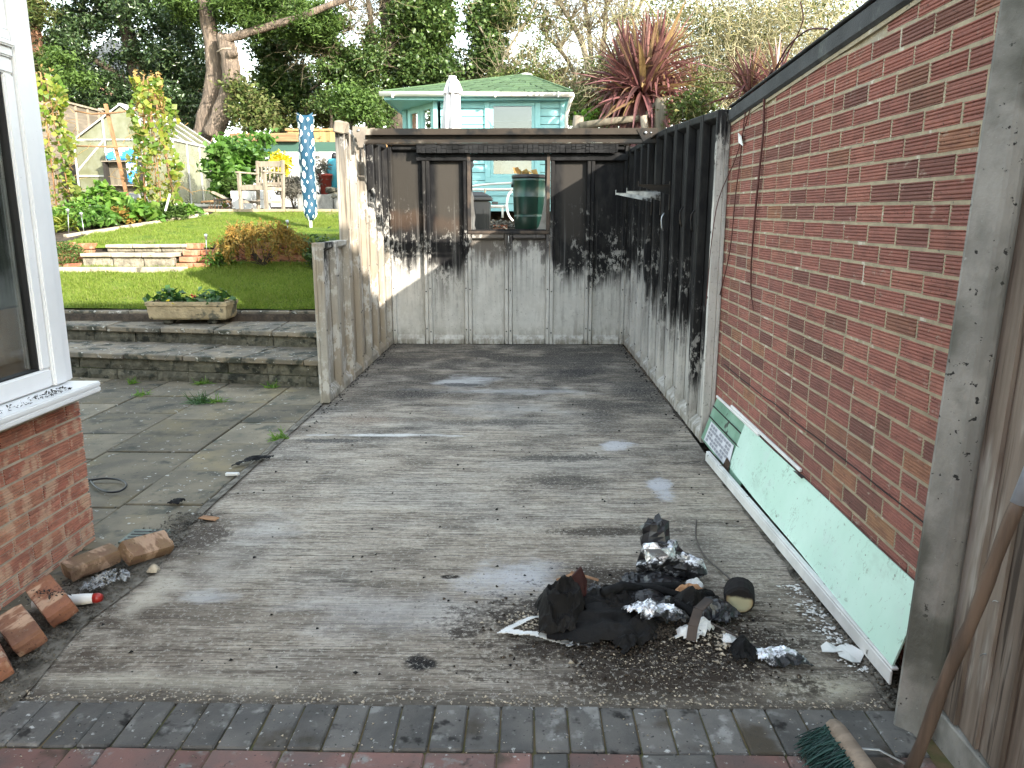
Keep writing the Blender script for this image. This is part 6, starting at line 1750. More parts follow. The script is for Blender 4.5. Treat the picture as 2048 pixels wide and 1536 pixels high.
# bags of compost leaning inside the door and a grey trough outside
m_bag = M('blue_white_bag', (.78, .80, .82), (.05, .30, .62), 5, rough=.4, lo=.47, hi=.53)
for i, (px_, py_, w_, h_, lb) in enumerate(((222, 309, .22, .20, 'small blue bag left of the rusty pole at the greenhouse front'), (254, 308, .36, .24, 'blue and white bag right of the rusty pole at the greenhouse front'), (268, 346, .26, .40, 'tall blue and white bag standing below the others at the greenhouse front'))):
    c = at(px_, py_, 16.02)
    q = MB().cbox((0, 0, 0), (w_, .12, h_)).jitter(.02, i)
    tag(q.build('compost_bag', m_bag, None, c, (.15, .1 * (i - 1), .1), bevel=.03, seg=2), lb, 'bag', 'bags at the greenhouse front')
st = thing('potting_shelf', 'dark staging with weathered boards holding the bags at the greenhouse front', 'shelf', (at(245, 360, 16.03).x, 16.03, T(16)))
zsh = at(245, 320, 16.03).z - T(16)
for z_ in (zsh - .02, at(268, 368, 16.03).z - T(16) - .02): MB().box((-.35, -.10, z_ - .02), (.40, .10, z_)).build('board', m_oldwood, st)
for x_ in (-.33, .36): MB().box((x_, -.08, -.05), (x_ + .04, .08, zsh - .041)).build('leg', m_dark_in, st)
MB().box((-.29, .085, .0), (.355, .095, zsh - .05)).build('back_board', m_bark_grey, st)
q = MB(); q.prism([(-.16, -.1), (.16, -.1), (.16, .1), (-.16, .1)], 0, .28, 0, [(-.2, -.13), (.2, -.13), (.2, .13), (-.2, .13)])
tag(q.build('grey_trough', M('grey_plastic', (.30, .31, .33), rough=.5), None, (at(274, 405, 14.6).x, 14.6, T(14.6) - .02), bevel=.01), 'plain grey plastic trough at the foot of the rusty pole', 'trough')
# lap fence on the left boundary
lf = thing('lap_fence', 'grey brown lapped fence panels with pale battens rising behind the greenhouse on the left', 'fence', (-10.0, 14.0, 0))
for i in range(7):
    y0 = i * 1.6; g0 = T(14 + y0)
    zt = at(70, 190, 16.4).z - T(16.4) if i < 2 else at(230, 226, 19.6).z - T(19.6)
    for k in range(14):
        h = zt / 14
        MB().add([(0, y0 + .03, g0 + k * h), (0, y0 + 1.57, g0 + k * h), (.012, y0 + 1.57, g0 + (k + 1.12) * h), (.012, y0 + .03, g0 + (k + 1.12) * h), (.02, y0 + .03, g0 + k * h), (.02, y0 + 1.57, g0 + k * h), (.022, y0 + 1.57, g0 + (k + 1.12) * h), (.022, y0 + .03, g0 + (k + 1.12) * h)],
                 [(0, 3, 2, 1), (4, 5, 6, 7), (0, 1, 5, 4), (1, 2, 6, 5), (2, 3, 7, 6), (3, 0, 4, 7)]).build('slat', m_oldfence, lf)
    for k in range(4):
        MB().box((.023, y0 + .05 + k * .48, g0), (.055, y0 + .09 + k * .48, g0 + zt)).build('batten', m_oldwood, lf)
    MB().box((-.02, y0, g0 + zt + .01), (.07, y0 + 1.6, g0 + zt + .05)).build('capping', m_alu if i < 2 else m_oldwood, lf)

# ---- terrace: armchair, boxes, shrubs, bins
ch = thing('garden_armchair', 'silvered wooden garden armchair with a slatted back on the terrace', 'chair', (at(521, 417, 13.75).x, 13.85, 1.655), -.32)
W2, D2 = .265, .235
def cb(name, a_, b_, w, tk): MB().bar(a_, b_, w, tk).build(name, m_oldwood, ch, bevel=.004)
for s in (-1, 1):
    cb('leg', (s * W2, -D2, 0), (s * W2, -D2, .62), .055, .055)
    cb('leg', (s * W2, D2, 0), (s * W2, D2 + .07, .86), .055, .05)
    cb('armrest', (s * W2, -D2 - .06, .635), (s * W2, D2 + .04, .635), .06, .028)
    cb('side_rail', (s * W2, -D2 + .03, .36), (s * W2, D2 - .03, .36), .03, .06); cb('side_rail', (s * W2, -D2 + .03, .14), (s * W2, D2 - .03, .14), .03, .05)
cb('front_rail', (-W2 + .03, -D2, .37), (W2 - .03, -D2, .37), .03, .075)
for k in range(5): cb('seat_slat', (-W2 + .03, -D2 + .05 + k * .095, .415), (W2 - .03, -D2 + .05 + k * .095, .415), .075, .02)
cb('top_rail', (-W2 + .028, D2 + .066, .80), (W2 - .028, D2 + .066, .80), .03, .10)
cb('back_rail', (-W2 + .03, D2 + .02, .46), (W2 - .03, D2 + .02, .46), .03, .05)
for k in range(5): cb('back_slat', (-.18 + k * .09, D2 + .024, .48), (-.18 + k * .09, D2 + .062, .755), .042, .014)
for i, (xa, xb_, ya, yb, lb) in enumerate(((463, 483, 382, 409, 'grey white box left of the chair'), (484, 501, 382, 406, 'white box seen between the legs under the chair'), (505, 530, 381, 408, 'largest white box under the right half of the chair'))):
    a_, b_ = at(xa, yb, 14.35 + .12 * i), at(xb_, ya, 14.35 + .12 * i)
    t = thing('white_box', lb, 'box', ((a_.x + b_.x) / 2, 14.35 + .12 * i, 1.655), 0, 'white boxes under the garden chair')
    w_ = b_.x - a_.x; h_ = b_.z - 1.655
    MB().box((-w_ / 2, 0, 0), (w_ / 2, .3, h_ * .55)).build('body', m_white, t, bevel=.006)
    MB().box((-w_ / 2 - .004, -.004, h_ * .56), (w_ / 2 + .004, .304, h_)).build('lid', m_white, t, bevel=.006)
# heap of basket and timber offcuts beside the boxes
wb = thing('wire_basket', 'rusty domed wire basket lying by the greenhouse corner', 'basket', (at(442, 398, 14.3).x, 14.3, 1.655))
for k in range(9):
    a = math.pi * (k + .5) / 9
    MB().tube([(.17 * math.cos(a) * 1.1, -.12 * math.sin(a) * 0 - .16, .03), (.2 * math.cos(a), .0, .05 + .2 * math.sin(a)), (.17 * math.cos(a), .16, .03)], .004, 4).build('rib', m_rust, wb)
for k in range(4): MB().tube([(.2 * math.cos(a), -.12 + k * .08, .04 + (.19 - .05 * abs(k - 1.5)) * math.sin(a)) for a in np.linspace(.1, 3.0, 8)], .004, 4).build('hoop', m_rust, wb)
for i, (p, q_, lb) in enumerate((((425, 384), (462, 402), 'long pale board sloping down beside the wire basket'), ((432, 400), (462, 398), 'dark board lying flat under the basket'), ((405, 404), (424, 402), 'short board near the greenhouse post'))):
    a_, b_ = at(*p, 14.1), at(*q_, 14.05); 
    a_.z = max(a_.z, 1.68); b_.z = max(b_.z, 1.675)
    tag(MB().bar(a_, b_, .09, .03).jitter(.004, i).build('timber_offcut', [m_oldwood, m_dark_in, m_sleeper][i]), lb, 'board', 'timber offcuts on the terrace')
n = 160
crumbs('gravel', np.stack([rng.uniform(-6, -2, n), rng.uniform(13.6, 14.4, n), np.full(n, 1.665)], 1), .03, m_gravel, flat=.6)
# fig-like shrub, golden shrub, grey lavender
def blob_shrub(name, label, px0, px1, py0, py1, Y, n, ls, mat, cl=26, asp=.55, cs=.10, dep=.5):
    a_, b_ = at(px0, py1, Y), at(px1, py0, Y)
    c = ((a_.x + b_.x) / 2, Y, (a_.z + b_.z) / 2)
    return shrub(name, label, clumped(n, c, ((b_.x - a_.x) / 2, dep, (b_.z - a_.z) / 2), cl, cs), ls, mat, aspect=asp, stems=14)
blob_shrub('broadleaf_shrub', 'large bright green broad leaved shrub between the greenhouse and the garden chair', 425, 500, 262, 395, 15.6, 1500, .16, m_lf_fig, 40, .7, .12)
blob_shrub('broadleaf_shrub', 'upright leafy top of the green shrub behind the sleeper beam', 485, 545, 262, 345, 15.8, 420, .14, m_lf_fig, 16, .6, .12)
blob_shrub('golden_shrub', 'brilliant yellow shrub behind the garden chair', 536, 582, 312, 352, 15.2, 520, .10, m_lf_yellow, 14, .5, .08, .3)
blob_shrub('golden_shrub', 'green lower part of the yellow shrub beside the chair arm', 530, 575, 345, 378, 15.1, 300, .09, m_lf_hedge, 12, .4, .08, .3)
blob_shrub('lavender_bush', 'grey twiggy lavender bush right of the garden chair', 555, 612, 352, 402, 14.6, 1500, .08, m_lf_grey, 26, .16, .08, .3)
blob_shrub('lavender_bush', 'dry twiggy plant right of the spotted cover', 625, 652, 300, 385, 15.0, 700, .09, m_lf_grey, 20, .16, .08, .3)
blob_shrub('low_shrub', 'dark low bush between the chair and the white boxes', 455, 480, 355, 385, 15.0, 380, .09, m_lf_conifer, 12, .4, .07, .3)
# raised bed wall of grey stone and rocks at its top
rs = thing('raised_bed', 'grey stone faced raised bed at the right of the terrace', 'raised bed', (0, 14.45, 0))
xa, xb_ = at(592, 400, 14.4).x, -1.2
MB().box((xa, .05, 1.6), (xb_, 1.2, 1.93)).build('soil', m_soil, rs)
x = xa; i = 0
while x < xb_:
    MB().box((x + .005, 0, 1.64), (x + .33, .048, 1.94)).jitter(.008, i).build('stone_slab', m_concrete_post, rs, bevel=.01); x += .335; i += 1
for i, (px_, py_, r_) in enumerate(((662, 380, .12), (668, 392, .14))):
    q = blobmesh((r_, r_ * .8, r_ * .5), 70 + i, .25, 1.6, 12, 8); c = at(px_, py_, 14.5)
    tag(q.build('rock', m_walling, None, (c.x, 14.55, c.z)), ['upper brown rock on the raised bed', 'lower rounded rock on the raised bed'][i], 'rock')
c = at(668, 372, 15.2)
t = thing('water_barrel', 'tapering turquoise plastic barrel behind the left end of the garage', 'barrel', (c.x + .03, 15.2, 1.9))
m_turq = M('turquoise_plastic', (.05, .26, .33), rough=.4); hb_ = at(668, 318, 15.2).z - 1.9
MB().lathe((0, 0, 0), [(.20, 0), (.17, hb_ * .55), (.175, hb_ * .56), (.13, hb_ * .95), (.11, hb_)], 18).build('body', m_turq, t)
MB().lathe((0, 0, 0), [(.06, hb_), (.05, hb_ + .08), (.02, hb_ + .12)], 10).build('cap', m_black_rubber, t)
c = at(652, 360, 15.0)
q = MB().lathe((0, 0, 0), [(.09, 0), (.125, .36), (.14, .36), (.14, .40), (.11, .40), (.10, .33)], 16)
tag(q.build('red_pot', M('dull_red_pot', (.28, .05, .035), rough=.5), None, (c.x, 14.95, 1.93)), 'dull red plant pot beside the turquoise barrel', 'pot')
# sleeper beam with dark green and white panels below, new fence behind
c0, c1 = at(462, 274, 17.2), at(592, 270, 17.0)
rb_ = thing('raised_pond', 'timber topped raised tank with dark green and white side panels behind the shrubs', 'tank', (c0.x, 17.2, 1.7))
L_ = c1.x - c0.x
MB().box((0, -.12, c0.z - 1.7 - .10), (L_, .05, c0.z - 1.7 + .06)).jitter(.012, 3).build('sleeper', m_sleeper, rb_, bevel=.012)
zt = c0.z - 1.7 - .105; zm = at(560, 303, 17.1).z - 1.7
MB().box((-.3, 0, zm + .004), (L_ + 1.0, .04, zt)).build('green_panel', M('dark_green_liner', (.045, .10, .075), rough=.5), rb_)
for k in range(4): MB().box((-.3 + k * (L_ + 1.3) / 4 + .005, -.004, -.05), (-.3 + (k + 1) * (L_ + 1.3) / 4 - .005, .036, zm)).build('white_panel', m_white_dirty, rb_, bevel=.005)
nf = thing('new_fence', 'new golden close boarded timber fence beyond the spotted cover', 'fence', (at(575, 260, 19.5).x, 19.5, T(19.5)))
za, zb2 = at(620, 300, 19.5).z - T(19.5), at(620, 256, 19.5).z - T(19.5)
xe = at(830, 260, 19.5).x - nf.location.x
x = 0; i = 0
while x < xe:
    MB().box((x + .004, -.01 if i % 2 else -.022, za - .75), (x + .138, .012 if i % 2 else 0, zb2 - .07)).build('fence_board', m_newfence, nf); x += .128; i += 1
MB().box((-.05, -.05, zb2 - .069), (xe, .03, zb2 - .02)).build('capping', m_newfence, nf); MB().box((-.05, -.045, za), (xe, -.023, za + .07)).build('rail', m_newfence, nf)
for k in range(4): MB().box((k * xe / 3 - .05, .0125, -.1), (k * xe / 3 + .05, .11, zb2)).build('post', m_oldwood, nf)
# rotary airer in its spotted cover
RC = onT(622, 458); RY = RC.y
ra = thing('rotary_airer', 'folded washing line in a blue cover printed with white leaves standing on the lawn', 'washing line', (RC.x, RY, RC.z))
ztop = at(618, 232, RY).z - RC.z; zbot = at(618, 441, RY).z - RC.z
MB().tube([(0, 0, -.1), (0, 0, zbot + .15)], .022, 10).build('pole', m_white, ra)
m_cover = M('petrol_blue_cover', (.012, .060, .105), (.010, .050, .09), 4, rough=.6, bump=.2, bscale=9, bdist=.02)
prof = []
Hc = ztop - zbot
for k in range(25):
    u = k / 24
    r_ = .118 * (1 - .25 * (1 - u) ** 2) * (.72 if u < .01 else 1) * (.82 if .80 < u < .95 else 1) + .006 * math.sin(u * 23)
    if u < .06: r_ *= .55 + .45 * (u / .06)
    prof.append((r_, zbot + Hc * u))
n = 28; q = MB(); vs = []
def cover_r(u, a):
    k = min(23.999, max(0, u * 24)); i = int(k); f = k - i
    r_ = prof[i][0] * (1 - f) + prof[i + 1][0] * f
    return r_ * (1 + .07 * math.sin(a * 3 + u * 9) + .045 * math.sin(a * 7 - u * 5) - .10 * max(0, math.cos(a + 1.57 - .15) - .9) * 4)
for k in range(25):
    for i in range(n):
        a = 2 * math.pi * i / n; r_ = cover_r(k / 24, a); vs.append((r_ * math.cos(a), r_ * math.sin(a), prof[k][1]))
q.add(vs, [(k*n + i, k*n + (i+1) % n, (k+1)*n + (i+1) % n, (k+1)*n + i) for k in range(24) for i in range(n)] + [tuple(range(n - 1, -1, -1)), tuple(24*n + i for i in range(n))], 0, True)
for s in (-1, 1): q.add([(s * .03, -.03, ztop - .01), (s * .11, 0, ztop - .02), (s * .115, .01, ztop + .055), (s * .03, .04, ztop - .01)], [(0, 1, 2), (1, 3, 2), (3, 0, 2)])
cov = q.build('cover', m_cover, ra)
q = MB(); rl = random.Random(21)
def on_cover(u, a, lift=.0035):
    r_ = cover_r(u, a) + lift; return (r_ * math.cos(a), r_ * math.sin(a), zbot + Hc * u)
rowu = .035; row = 0
while rowu < .97:
    for c_ in range(6):
        a0 = 2 * math.pi * (c_ + .5 * (row % 2)) / 6 + rl.uniform(-.12, .12) + .2
        u0 = rowu + rl.uniform(-.012, .012)
        big = (row + c_) % 2 == 0
        hu = .038 if big else .018; ha_ = .27 if big else .14
        tilt = rl.uniform(-.5, .5)
        pts = []
        for k in range(10):
            t_ = 2 * math.pi * k / 10; ex = math.cos(t_) * ha_ * (1 - .55 * abs(math.sin(t_))); ey = math.sin(t_) * hu
            pts.append(on_cover(u0 + ey + ex * tilt * .06, a0 + ex - ey * tilt * 5))
        b0 = len(q.v)
        q.add([on_cover(u0, a0, .005)] + pts, [(0, 1 + k, 1 + (k + 1) % 10) for k in range(10)], 0 if not big or rl.random() < .55 else 0)
        if big:
            s0, s1 = on_cover(u0 - hu * .7, a0 - .03, .0065), on_cover(u0 + hu * .7, a0 + .03, .0065)
            q.add([s0, on_cover(u0, a0 + .04, .0065), s1, on_cover(u0, a0 - .035, .0065)], [(0, 1, 2, 3)], 1)
    rowu += .066; row += 1
tag(q.build('leaf_print', [M('white_leaf_print', (.72, .80, .76), rough=.6), m_cover], cov), kind='stuff')
q = MB().tube([(-.13, 0, ztop + .04), (-.05, 0, ztop - .02), (.05, 0, ztop - .02), (.16, .02, ztop + .02)], .008, 5); q.build('folded_arm', m_galv, ra)
# ================================================================ SUMMERHOUSE AND THINGS ROUND IT
SY = 12.75
zb0 = 1.62
p_r = at(1127, 260, SY).x; p_l = at(874, 260, SY).x
ze = at(1000, 200, SY).z
shs = thing('summerhouse', 'aqua painted wooden summerhouse with a green felt hipped roof and white gutter', 'summerhouse', (0, SY, zb0))
pC = at(812, 250, SY + 1.0).x
walls = [((p_r, 0), (p_l, 0)), ((p_l, 0), (pC, 1.0)), ((pC, 1.0), (pC, 2.7)), ((p_r, 2.7), (p_r, 0))]
HE = ze - zb0
gx0, gx1 = at(984, 260, SY).x, at(1063, 260, SY).x
gzb, gzt = at(1000, 344, SY).z - zb0, at(1000, 217, SY).z - zb0
fx0, fx1 = at(972, 260, SY).x - .02, at(1078, 260, SY).x + .02
fzb, fzt = gzb - .17, gzt + .17
np_ = 14; ph = HE / np_
for k in range(np_):
    z0, z1_ = k * ph + .004, (k + 1) * ph - .004
    spans = [(p_l + .06, p_r - .06)]
    if z1_ > fzb and z0 < fzt: spans = [(p_l + .06, fx0), (fx1, p_r - .06)]
    for xa, xb_ in spans:
        MB().add([(xa, -.0, z0), (xb_, -.0, z0), (xb_, .012, z1_), (xa, .012, z1_), (xa, .04, z0), (xb_, .04, z0), (xb_, .04, z1_), (xa, .04, z1_)], [(0, 1, 2, 3), (7, 6, 5, 4), (0, 4, 5, 1), (1, 5, 6, 2), (2, 6, 7, 3), (3, 7, 4, 0)]).build('cladding_plank', m_sh_blue, shs)
    (xa, ya), (xb_, yb) = walls[3]
    MB().add([(p_r, .06, z0), (p_r, 2.7, z0), (p_r - .012, 2.7, z1_), (p_r - .012, .06, z1_), (p_r - .04, .06, z0), (p_r - .04, 2.7, z0), (p_r - .04, 2.7, z1_), (p_r - .04, .06, z1_)], [(0, 1, 2, 3), (7, 6, 5, 4), (0, 4, 5, 1), (1, 5, 6, 2), (2, 6, 7, 3), (3, 7, 4, 0)]).build('cladding_plank', m_sh_blue, shs)
MB().box((pC, 1.0, 0), (pC + .04, 2.7, HE)).box((pC + .05, 2.66, 0), (p_r - .05, 2.70, HE)).build('side_wall', m_sh_blue, shs)
for x_, y_ in ((p_r, 0), (p_l, 0), (pC, 1.0)): MB().box((x_ - .055, y_ - .014, 0), (x_ + .012, y_ + .06, HE)).build('corner_post', m_sh_blue, shs)
MB().box((pC + .05, .06, .02), (p_r - .06, 2.6, .05)).build('floor', m_dark_in, shs)
MB().box((pC + .06, 2.60, .06), (p_r - .06, 2.64, HE)).build('back_lining', m_dark_in, shs)
MB().box((fx0, .02, fzb - ph), (fx1, .04, fzb + .02)).box((fx0, .02, fzt - .02), (fx1, .04, min(fzt + ph, HE))).box((fx0, -.0, max(0, fzb - ph)), (fx1, .019, fzb - .004)).box((fx0, .0, fzt + .004), (fx1, .019, min(fzt + ph, HE))).build('window_surround', m_sh_blue, shs)
# front window
def wframe(lo, hi, y, t_, name, par):
    (xa, za), (xb_, zb_2) = lo, hi
    q = MB(); q.box((xa, y - .03, za), (xb_, y + .03, za + t_)).box((xa, y - .03, zb_2 - t_), (xb_, y + .03, zb_2)).box((xa, y - .0295, za + t_ + .0005), (xa + t_, y + .0295, zb_2 - t_ - .0005)).box((xb_ - t_, y - .0295, za + t_ + .0005), (xb_, y + .0295, zb_2 - t_ - .0005))
    return q.build(name, m_sh_blue, par, bevel=.006)
ws = wframe((fx0, fzb), (fx1, fzt), .0, .085, 'window', shs)
wframe((fx0 + .086, fzb + .086), (fx1 - .086, fzt - .086), .01, .05, 'sash', ws)
MB().box((fx0 - .05, -.045, fzt - .03), (fx1 + .05, -.031, fzt + .03)).build('head_board', m_sh_blue, ws, bevel=.004)
m_shglass = glass_mat('summerhouse_glass', (.62, .64, .66), .45, .02)
MB().box((gx0 - .03, .008, gzb - .03), (gx1 + .03, .014, gzt + .03)).build('pane', m_shglass, ws)
m_cushion = M('pale_grey_cushion', (.62, .63, .64), (.5, .51, .53), 4, rough=.9)
blobmesh((.34, .16, .22), 3, .12, 1.4, 18, 10).build('cushion', m_cushion, shs, (gx0 + .45, .42, gzb + .04))
MB().box((gx0 - .1, .25, gzb - .2), (gx1 + .1, .75, gzb - .10)).build('bench_top', m_sleeper, shs)
# angled front with two glazed doors
A_, B_ = Vector((p_l, 0, 0)), Vector((pC, 1.0, 0)); dAB = (B_ - A_); Lab = dAB.length; ang_ = math.atan2(dAB.y, dAB.x)
def dwall(u0, u1, z0, z1_, d0, d1, name, mat, par=shs):
    nrm = Vector((dAB.y, -dAB.x, 0)).normalized(); nrm = -nrm if nrm.y > 0 else nrm
    du = dAB.normalized()
    vs = []
    for z in (z0, z1_):
        for u_, d in ((u0, d0), (u1, d0), (u1, d1), (u0, d1)): vs.append(A_ + du * u_ + nrm * d + Vector((0, 0, z)))
    return MB().add(vs, [(0, 1, 2, 3), (7, 6, 5, 4), (0, 4, 5, 1), (1, 5, 6, 2), (2, 6, 7, 3), (3, 7, 4, 0)]).build(name, mat, par)
zt_ = at(830, 228, SY + .8).z - zb0
dwall(.08, Lab - .08, zt_ + .11, HE, -.03, .0, 'fascia_board', m_sh_blue)
for k in range(2):
    u0 = .10 + k * (Lab - .2) / 2; u1 = u0 + (Lab - .2) / 2 - .012
    dz = dwall(u0, u0 + .10, 0, zt_ + .10, -.02, .012, 'door', m_sh_blue)
    for (a_, b_, c_, d_) in ((u1 - .10, u1, 0, zt_ + .10), (u0 + .101, u1 - .101, zt_, zt_ + .099), (u0 + .101, u1 - .101, 0, .75)):
        dwall(a_, b_, c_, d_, -.02, .0115, 'door_rail', m_sh_blue, dz)
    dwall(u0 + .098, u1 - .098, .74, zt_ + .004, -.012, -.006, 'pane', m_shglass, dz)
# roof: hipped, felt shingles laid in courses
ex0, ex1 = at(764, 186, SY - .2).x, at(1143, 188, SY - .2).x
ey0, ey1 = -.2, 2.95
apx = at(1052, 148, SY + 1.35)
ap = Vector((apx.x, 1.35, apx.z - zb0)); zE = at(950, 184, SY - .2).z - zb0
corners = [Vector((ex0, ey0, zE)), Vector((ex1, ey0, zE)), Vector((ex1, ey1, zE)), Vector((ex0, ey1, zE))]
rf = MB()
for k in range(4): rf.add([corners[k], corners[(k + 1) % 4], ap], [(0, 1, 2)])
rf.add([c - Vector((0, 0, .03)) for c in corners], [(3, 2, 1, 0)])
roof = rf.build('roof', m_shingle, shs)
for k in (0, 1, 3):
    a0, b0 = corners[k], corners[(k + 1) % 4]
    nc = 9
    nrm = (b0 - a0).cross(ap - a0).normalized()
    for c_ in range(nc):
        f0, f1 = c_ / nc, (c_ + 1.15) / nc
        f1 = min(f1, .97)
        l0, r0 = a0.lerp(ap, f0), b0.lerp(ap, f0); l1, r1_ = a0.lerp(ap, f1), b0.lerp(ap, f1)
        w_ = (r0 - l0).length; ntab = max(1, int(w_ / .34)); q = MB()
        for j in range(ntab):
            ua, ub = (j + .03) / ntab, (j + .97) / ntab
            pa, pb = l0.lerp(r0, ua) + nrm * .016, l0.lerp(r0, ub) + nrm * .016; pc, pd = l1.lerp(r1_, ub) + nrm * .004, l1.lerp(r1_, ua) + nrm * .004
            q.add([pa, pb, pc, pd, pa - nrm * .012, pb - nrm * .012], [(0, 1, 2, 3), (4, 5, 1, 0)])
        tag(q.build('shingle_course', m_shingle, roof), kind='stuff')
MB().lathe(ap, [(.12, -.03), (.10, .0), (.05, .015)], 12).build('cap', m_alu, roof)
for k in (0, 1): MB().bar(corners[k] + Vector((0, 0, .02)), ap + Vector((0, 0, .0)), .05, .02).build('hip_strip', m_shingle, roof)
# soffit, fascia and gutter
MB().box((ex0 + .03, ey0 + .02, zE - .11), (ex1 - .03, ey0 + .05, zE - .02)).box((ex1 - .05, ey0 + .055, zE - .11), (ex1 - .02, ey1, zE - .02)).box((ex0 + .02, ey0 + .055, zE - .11), (ex0 + .05, ey1, zE - .02)).build('fascia', m_sh_blue, shs)
MB().box((ex0 + .055, ey0 + .055, zE - .105), (ex1 - .055, ey1 - .1, zE - .085)).build('soffit', m_sh_blue, shs)
q = MB(); prof_ = [(math.cos(a) * .052, math.sin(a) * .052) for a in np.linspace(math.pi, 2 * math.pi, 8)] + [(.052, .012), (-.052, .012)]
vs = [(ex0 - .03, ey0 - .05 + y_, zE - .015 + z_) for y_, z_ in prof_] + [(ex1 + .03, ey0 - .05 + y_, zE - .035 + z_) for y_, z_ in prof_]
nn_ = len(prof_); q.add(vs, [tuple(range(nn_)), tuple(range(2*nn_ - 1, nn_ - 1, -1))] + [(k, nn_ + k, nn_ + (k+1) % nn_, (k+1) % nn_) for k in range(nn_)], 0, True)
gu = q.build('gutter', m_gutter, shs)
for f in (.06, .60, .93):
    x_ = ex0 + (ex1 - ex0) * f; MB().box((x_ - .012, ey0 - .108, zE - .09), (x_ + .012, ey0 - .0, zE - .008)).build('gutter_clip', m_gutter, gu)
q = MB().tube([(ex1 + .02, ey0 - .05, zE - .05), (ex1 - .02, ey0 + .05, zE - .14), (p_r + .04, -.0, zE - .32), (p_r + .04, .03, 0)], .03, 10); q.build('downpipe', m_gutter, gu)
# white rails / pipes low on its front and hose to the butt
wp = thing('white_pipe', 'white plastic pipe running along the foot of the aqua summerhouse', 'pipe', (0, SY - .25, zb0), 0, None)
zpa = at(1000, 379, SY - .25).z - zb0; zpb = at(1000, 413, SY - .25).z - zb0
MB().tube([(at(930, 379, SY - .25).x, 0, zpa), (at(1040, 379, SY - .25).x, 0, zpa)], .022, 8).build('upper_pipe', m_gutter, wp)
MB().tube([(at(930, 413, SY - .25).x, 0, zpb), (at(1011, 413, SY - .25).x, 0, zpb)], .024, 8).build('lower_pipe', m_gutter, wp)
MB().tube([(at(1009, 413, SY - .25).x, 0, zpb), (at(1014, 413, SY - .25).x, 0, zpb)], .032, 8).build('coupling', m_white_dirty, wp)
for px_ in (945, 1005): MB().tube([(at(px_, 413, SY - .25).x, 0, -.1), (at(px_, 413, SY - .25).x, 0, zpb)], .02, 6).build('leg', m_gutter, wp)
BYY = 11.4
hz = [at(940, 374, 12.0), at(955, 371, 11.9), at(985, 368, 11.7), at(1003, 367, 11.6), at(1024, 366, BYY)]
tag(MB().tube(smooth(hz), .016, 8).build('hose', m_gutter), 'white hose arching across to the top of the green water butt', 'hose')
hz = [at(1024, 383, BYY - .1), at(1018, 388, BYY - .1), at(1014, 402, BYY - .1), at(1014, 418, BYY - .1), at(1018, 432, BYY - .1), at(1026, 442, BYY - .1)]
tag(MB().tube(smooth(hz), .016, 8).build('hose', m_gutter), 'looped white hose curving beside the side of the green water butt', 'hose')
# green water butt
wc = at(1058, 400, BYY); rbt = (1090 - 1026) / 2 * BYY * 1.02 / FPX
zt0 = at(1058, 350, BYY).z; zg = T(BYY) - .02; Hb = zt0 - zg
bt = thing('water_butt', 'dark green ribbed plastic water butt seen through the empty garage window', 'water butt', (wc.x, BYY, zg))
m_butt = M('dark_green_plastic', (.006, .032, .025), (.005, .026, .020), 3, rough=.35, spec=.5)
MB().lathe((0, 0, 0), [(rbt * .80, 0), (rbt * .88, Hb * .30), (rbt * .89, Hb * .305), (rbt * .87, Hb * .31), (rbt * .88, Hb * .36), (rbt * .91, Hb * .365), (rbt * .94, Hb * .62), (rbt * .955, Hb * .625), (rbt * .955, Hb * .64), (rbt * .945, Hb * .645), (rbt * .975, Hb * .88), (rbt * 1.0, Hb * .89), (rbt * 1.0, Hb * .93), (rbt * .98, Hb * .935)], 28).build('body', m_butt, bt)
MB().lathe((0, 0, 0), [(rbt * 1.02, Hb * .94), (rbt * 1.04, Hb * .95), (rbt * 1.04, Hb * .985), (rbt * .98, Hb), (.02, Hb * 1.02)], 28).build('lid', m_black_rubber, bt)
MB().tube([(-rbt * 1.06, -.02, Hb * .82), (-rbt * .9, -.02, Hb * .82)], .022, 8).build('inlet', m_black_rubber, bt)
tag(leaves('autumn_leaves', np.array([(wc.x - .18, BYY - .08, zt0 + .05), (wc.x - .15, BYY - .05, zt0 + .04), (wc.x - .10, BYY, zt0 + .03), (wc.x - .05, BYY, zt0 + .03), (wc.x + .02, BYY, zt0 + .025), (wc.x + .08, BYY, zt0 + .025)]), .13, m_lf_bean_dry, None, .7, .3), kind='stuff')
# black bin
bc = at(955, 420, 10.9)
bn = thing('black_bin', 'black lidded garden bin beside the water butt seen through the empty window', 'bin', (bc.x - .03, 10.9, T(10.9) - .02))
zl = at(955, 402, 10.9).z - bn.location.z; zt_b = at(955, 384, 10.9).z - bn.location.z
m_bin = M('black_bin_plastic', (.022, .024, .026), rough=.38, spec=.5)
q = MB().prism([(-.19, -.2), (.19, -.2), (.19, .2), (-.19, .2)], 0, zl, 0, [(-.21, -.22), (.21, -.22), (.21, .22), (-.21, .22)]); q.build('body', m_bin, bn, bevel=.02, seg=2)
MB().box((-.235, -.245, zl + .002), (.235, .245, zl + .05)).build('rim', m_bin, bn, bevel=.01)
MB().prism([(-.235, -.245), (.235, -.245), (.235, .245), (-.235, .245)], zl + .052, zt_b, 0, [(-.16, -.16), (.10, -.16), (.10, .16), (-.16, .16)]).build('lid', m_bin, bn, bevel=.02, seg=2)
MB().box((.236, -.16, zl - .05), (.32, -.10, zl - .01)).build('handle', m_bin, bn, bevel=.008)
for i in range(4): MB().box((-.205 + i * .11, -.222, .05), (-.185 + i * .11, -.198, zl - .1)).build('rib', m_bin, bn)
tag(MB().tube([at(968, 388, 10.9), at(971, 380, 10.9), at(969, 378, 10.9)], .012, 5).build('twig', m_bark_grey), 'bent twig standing on the black bin lid', 'twig')
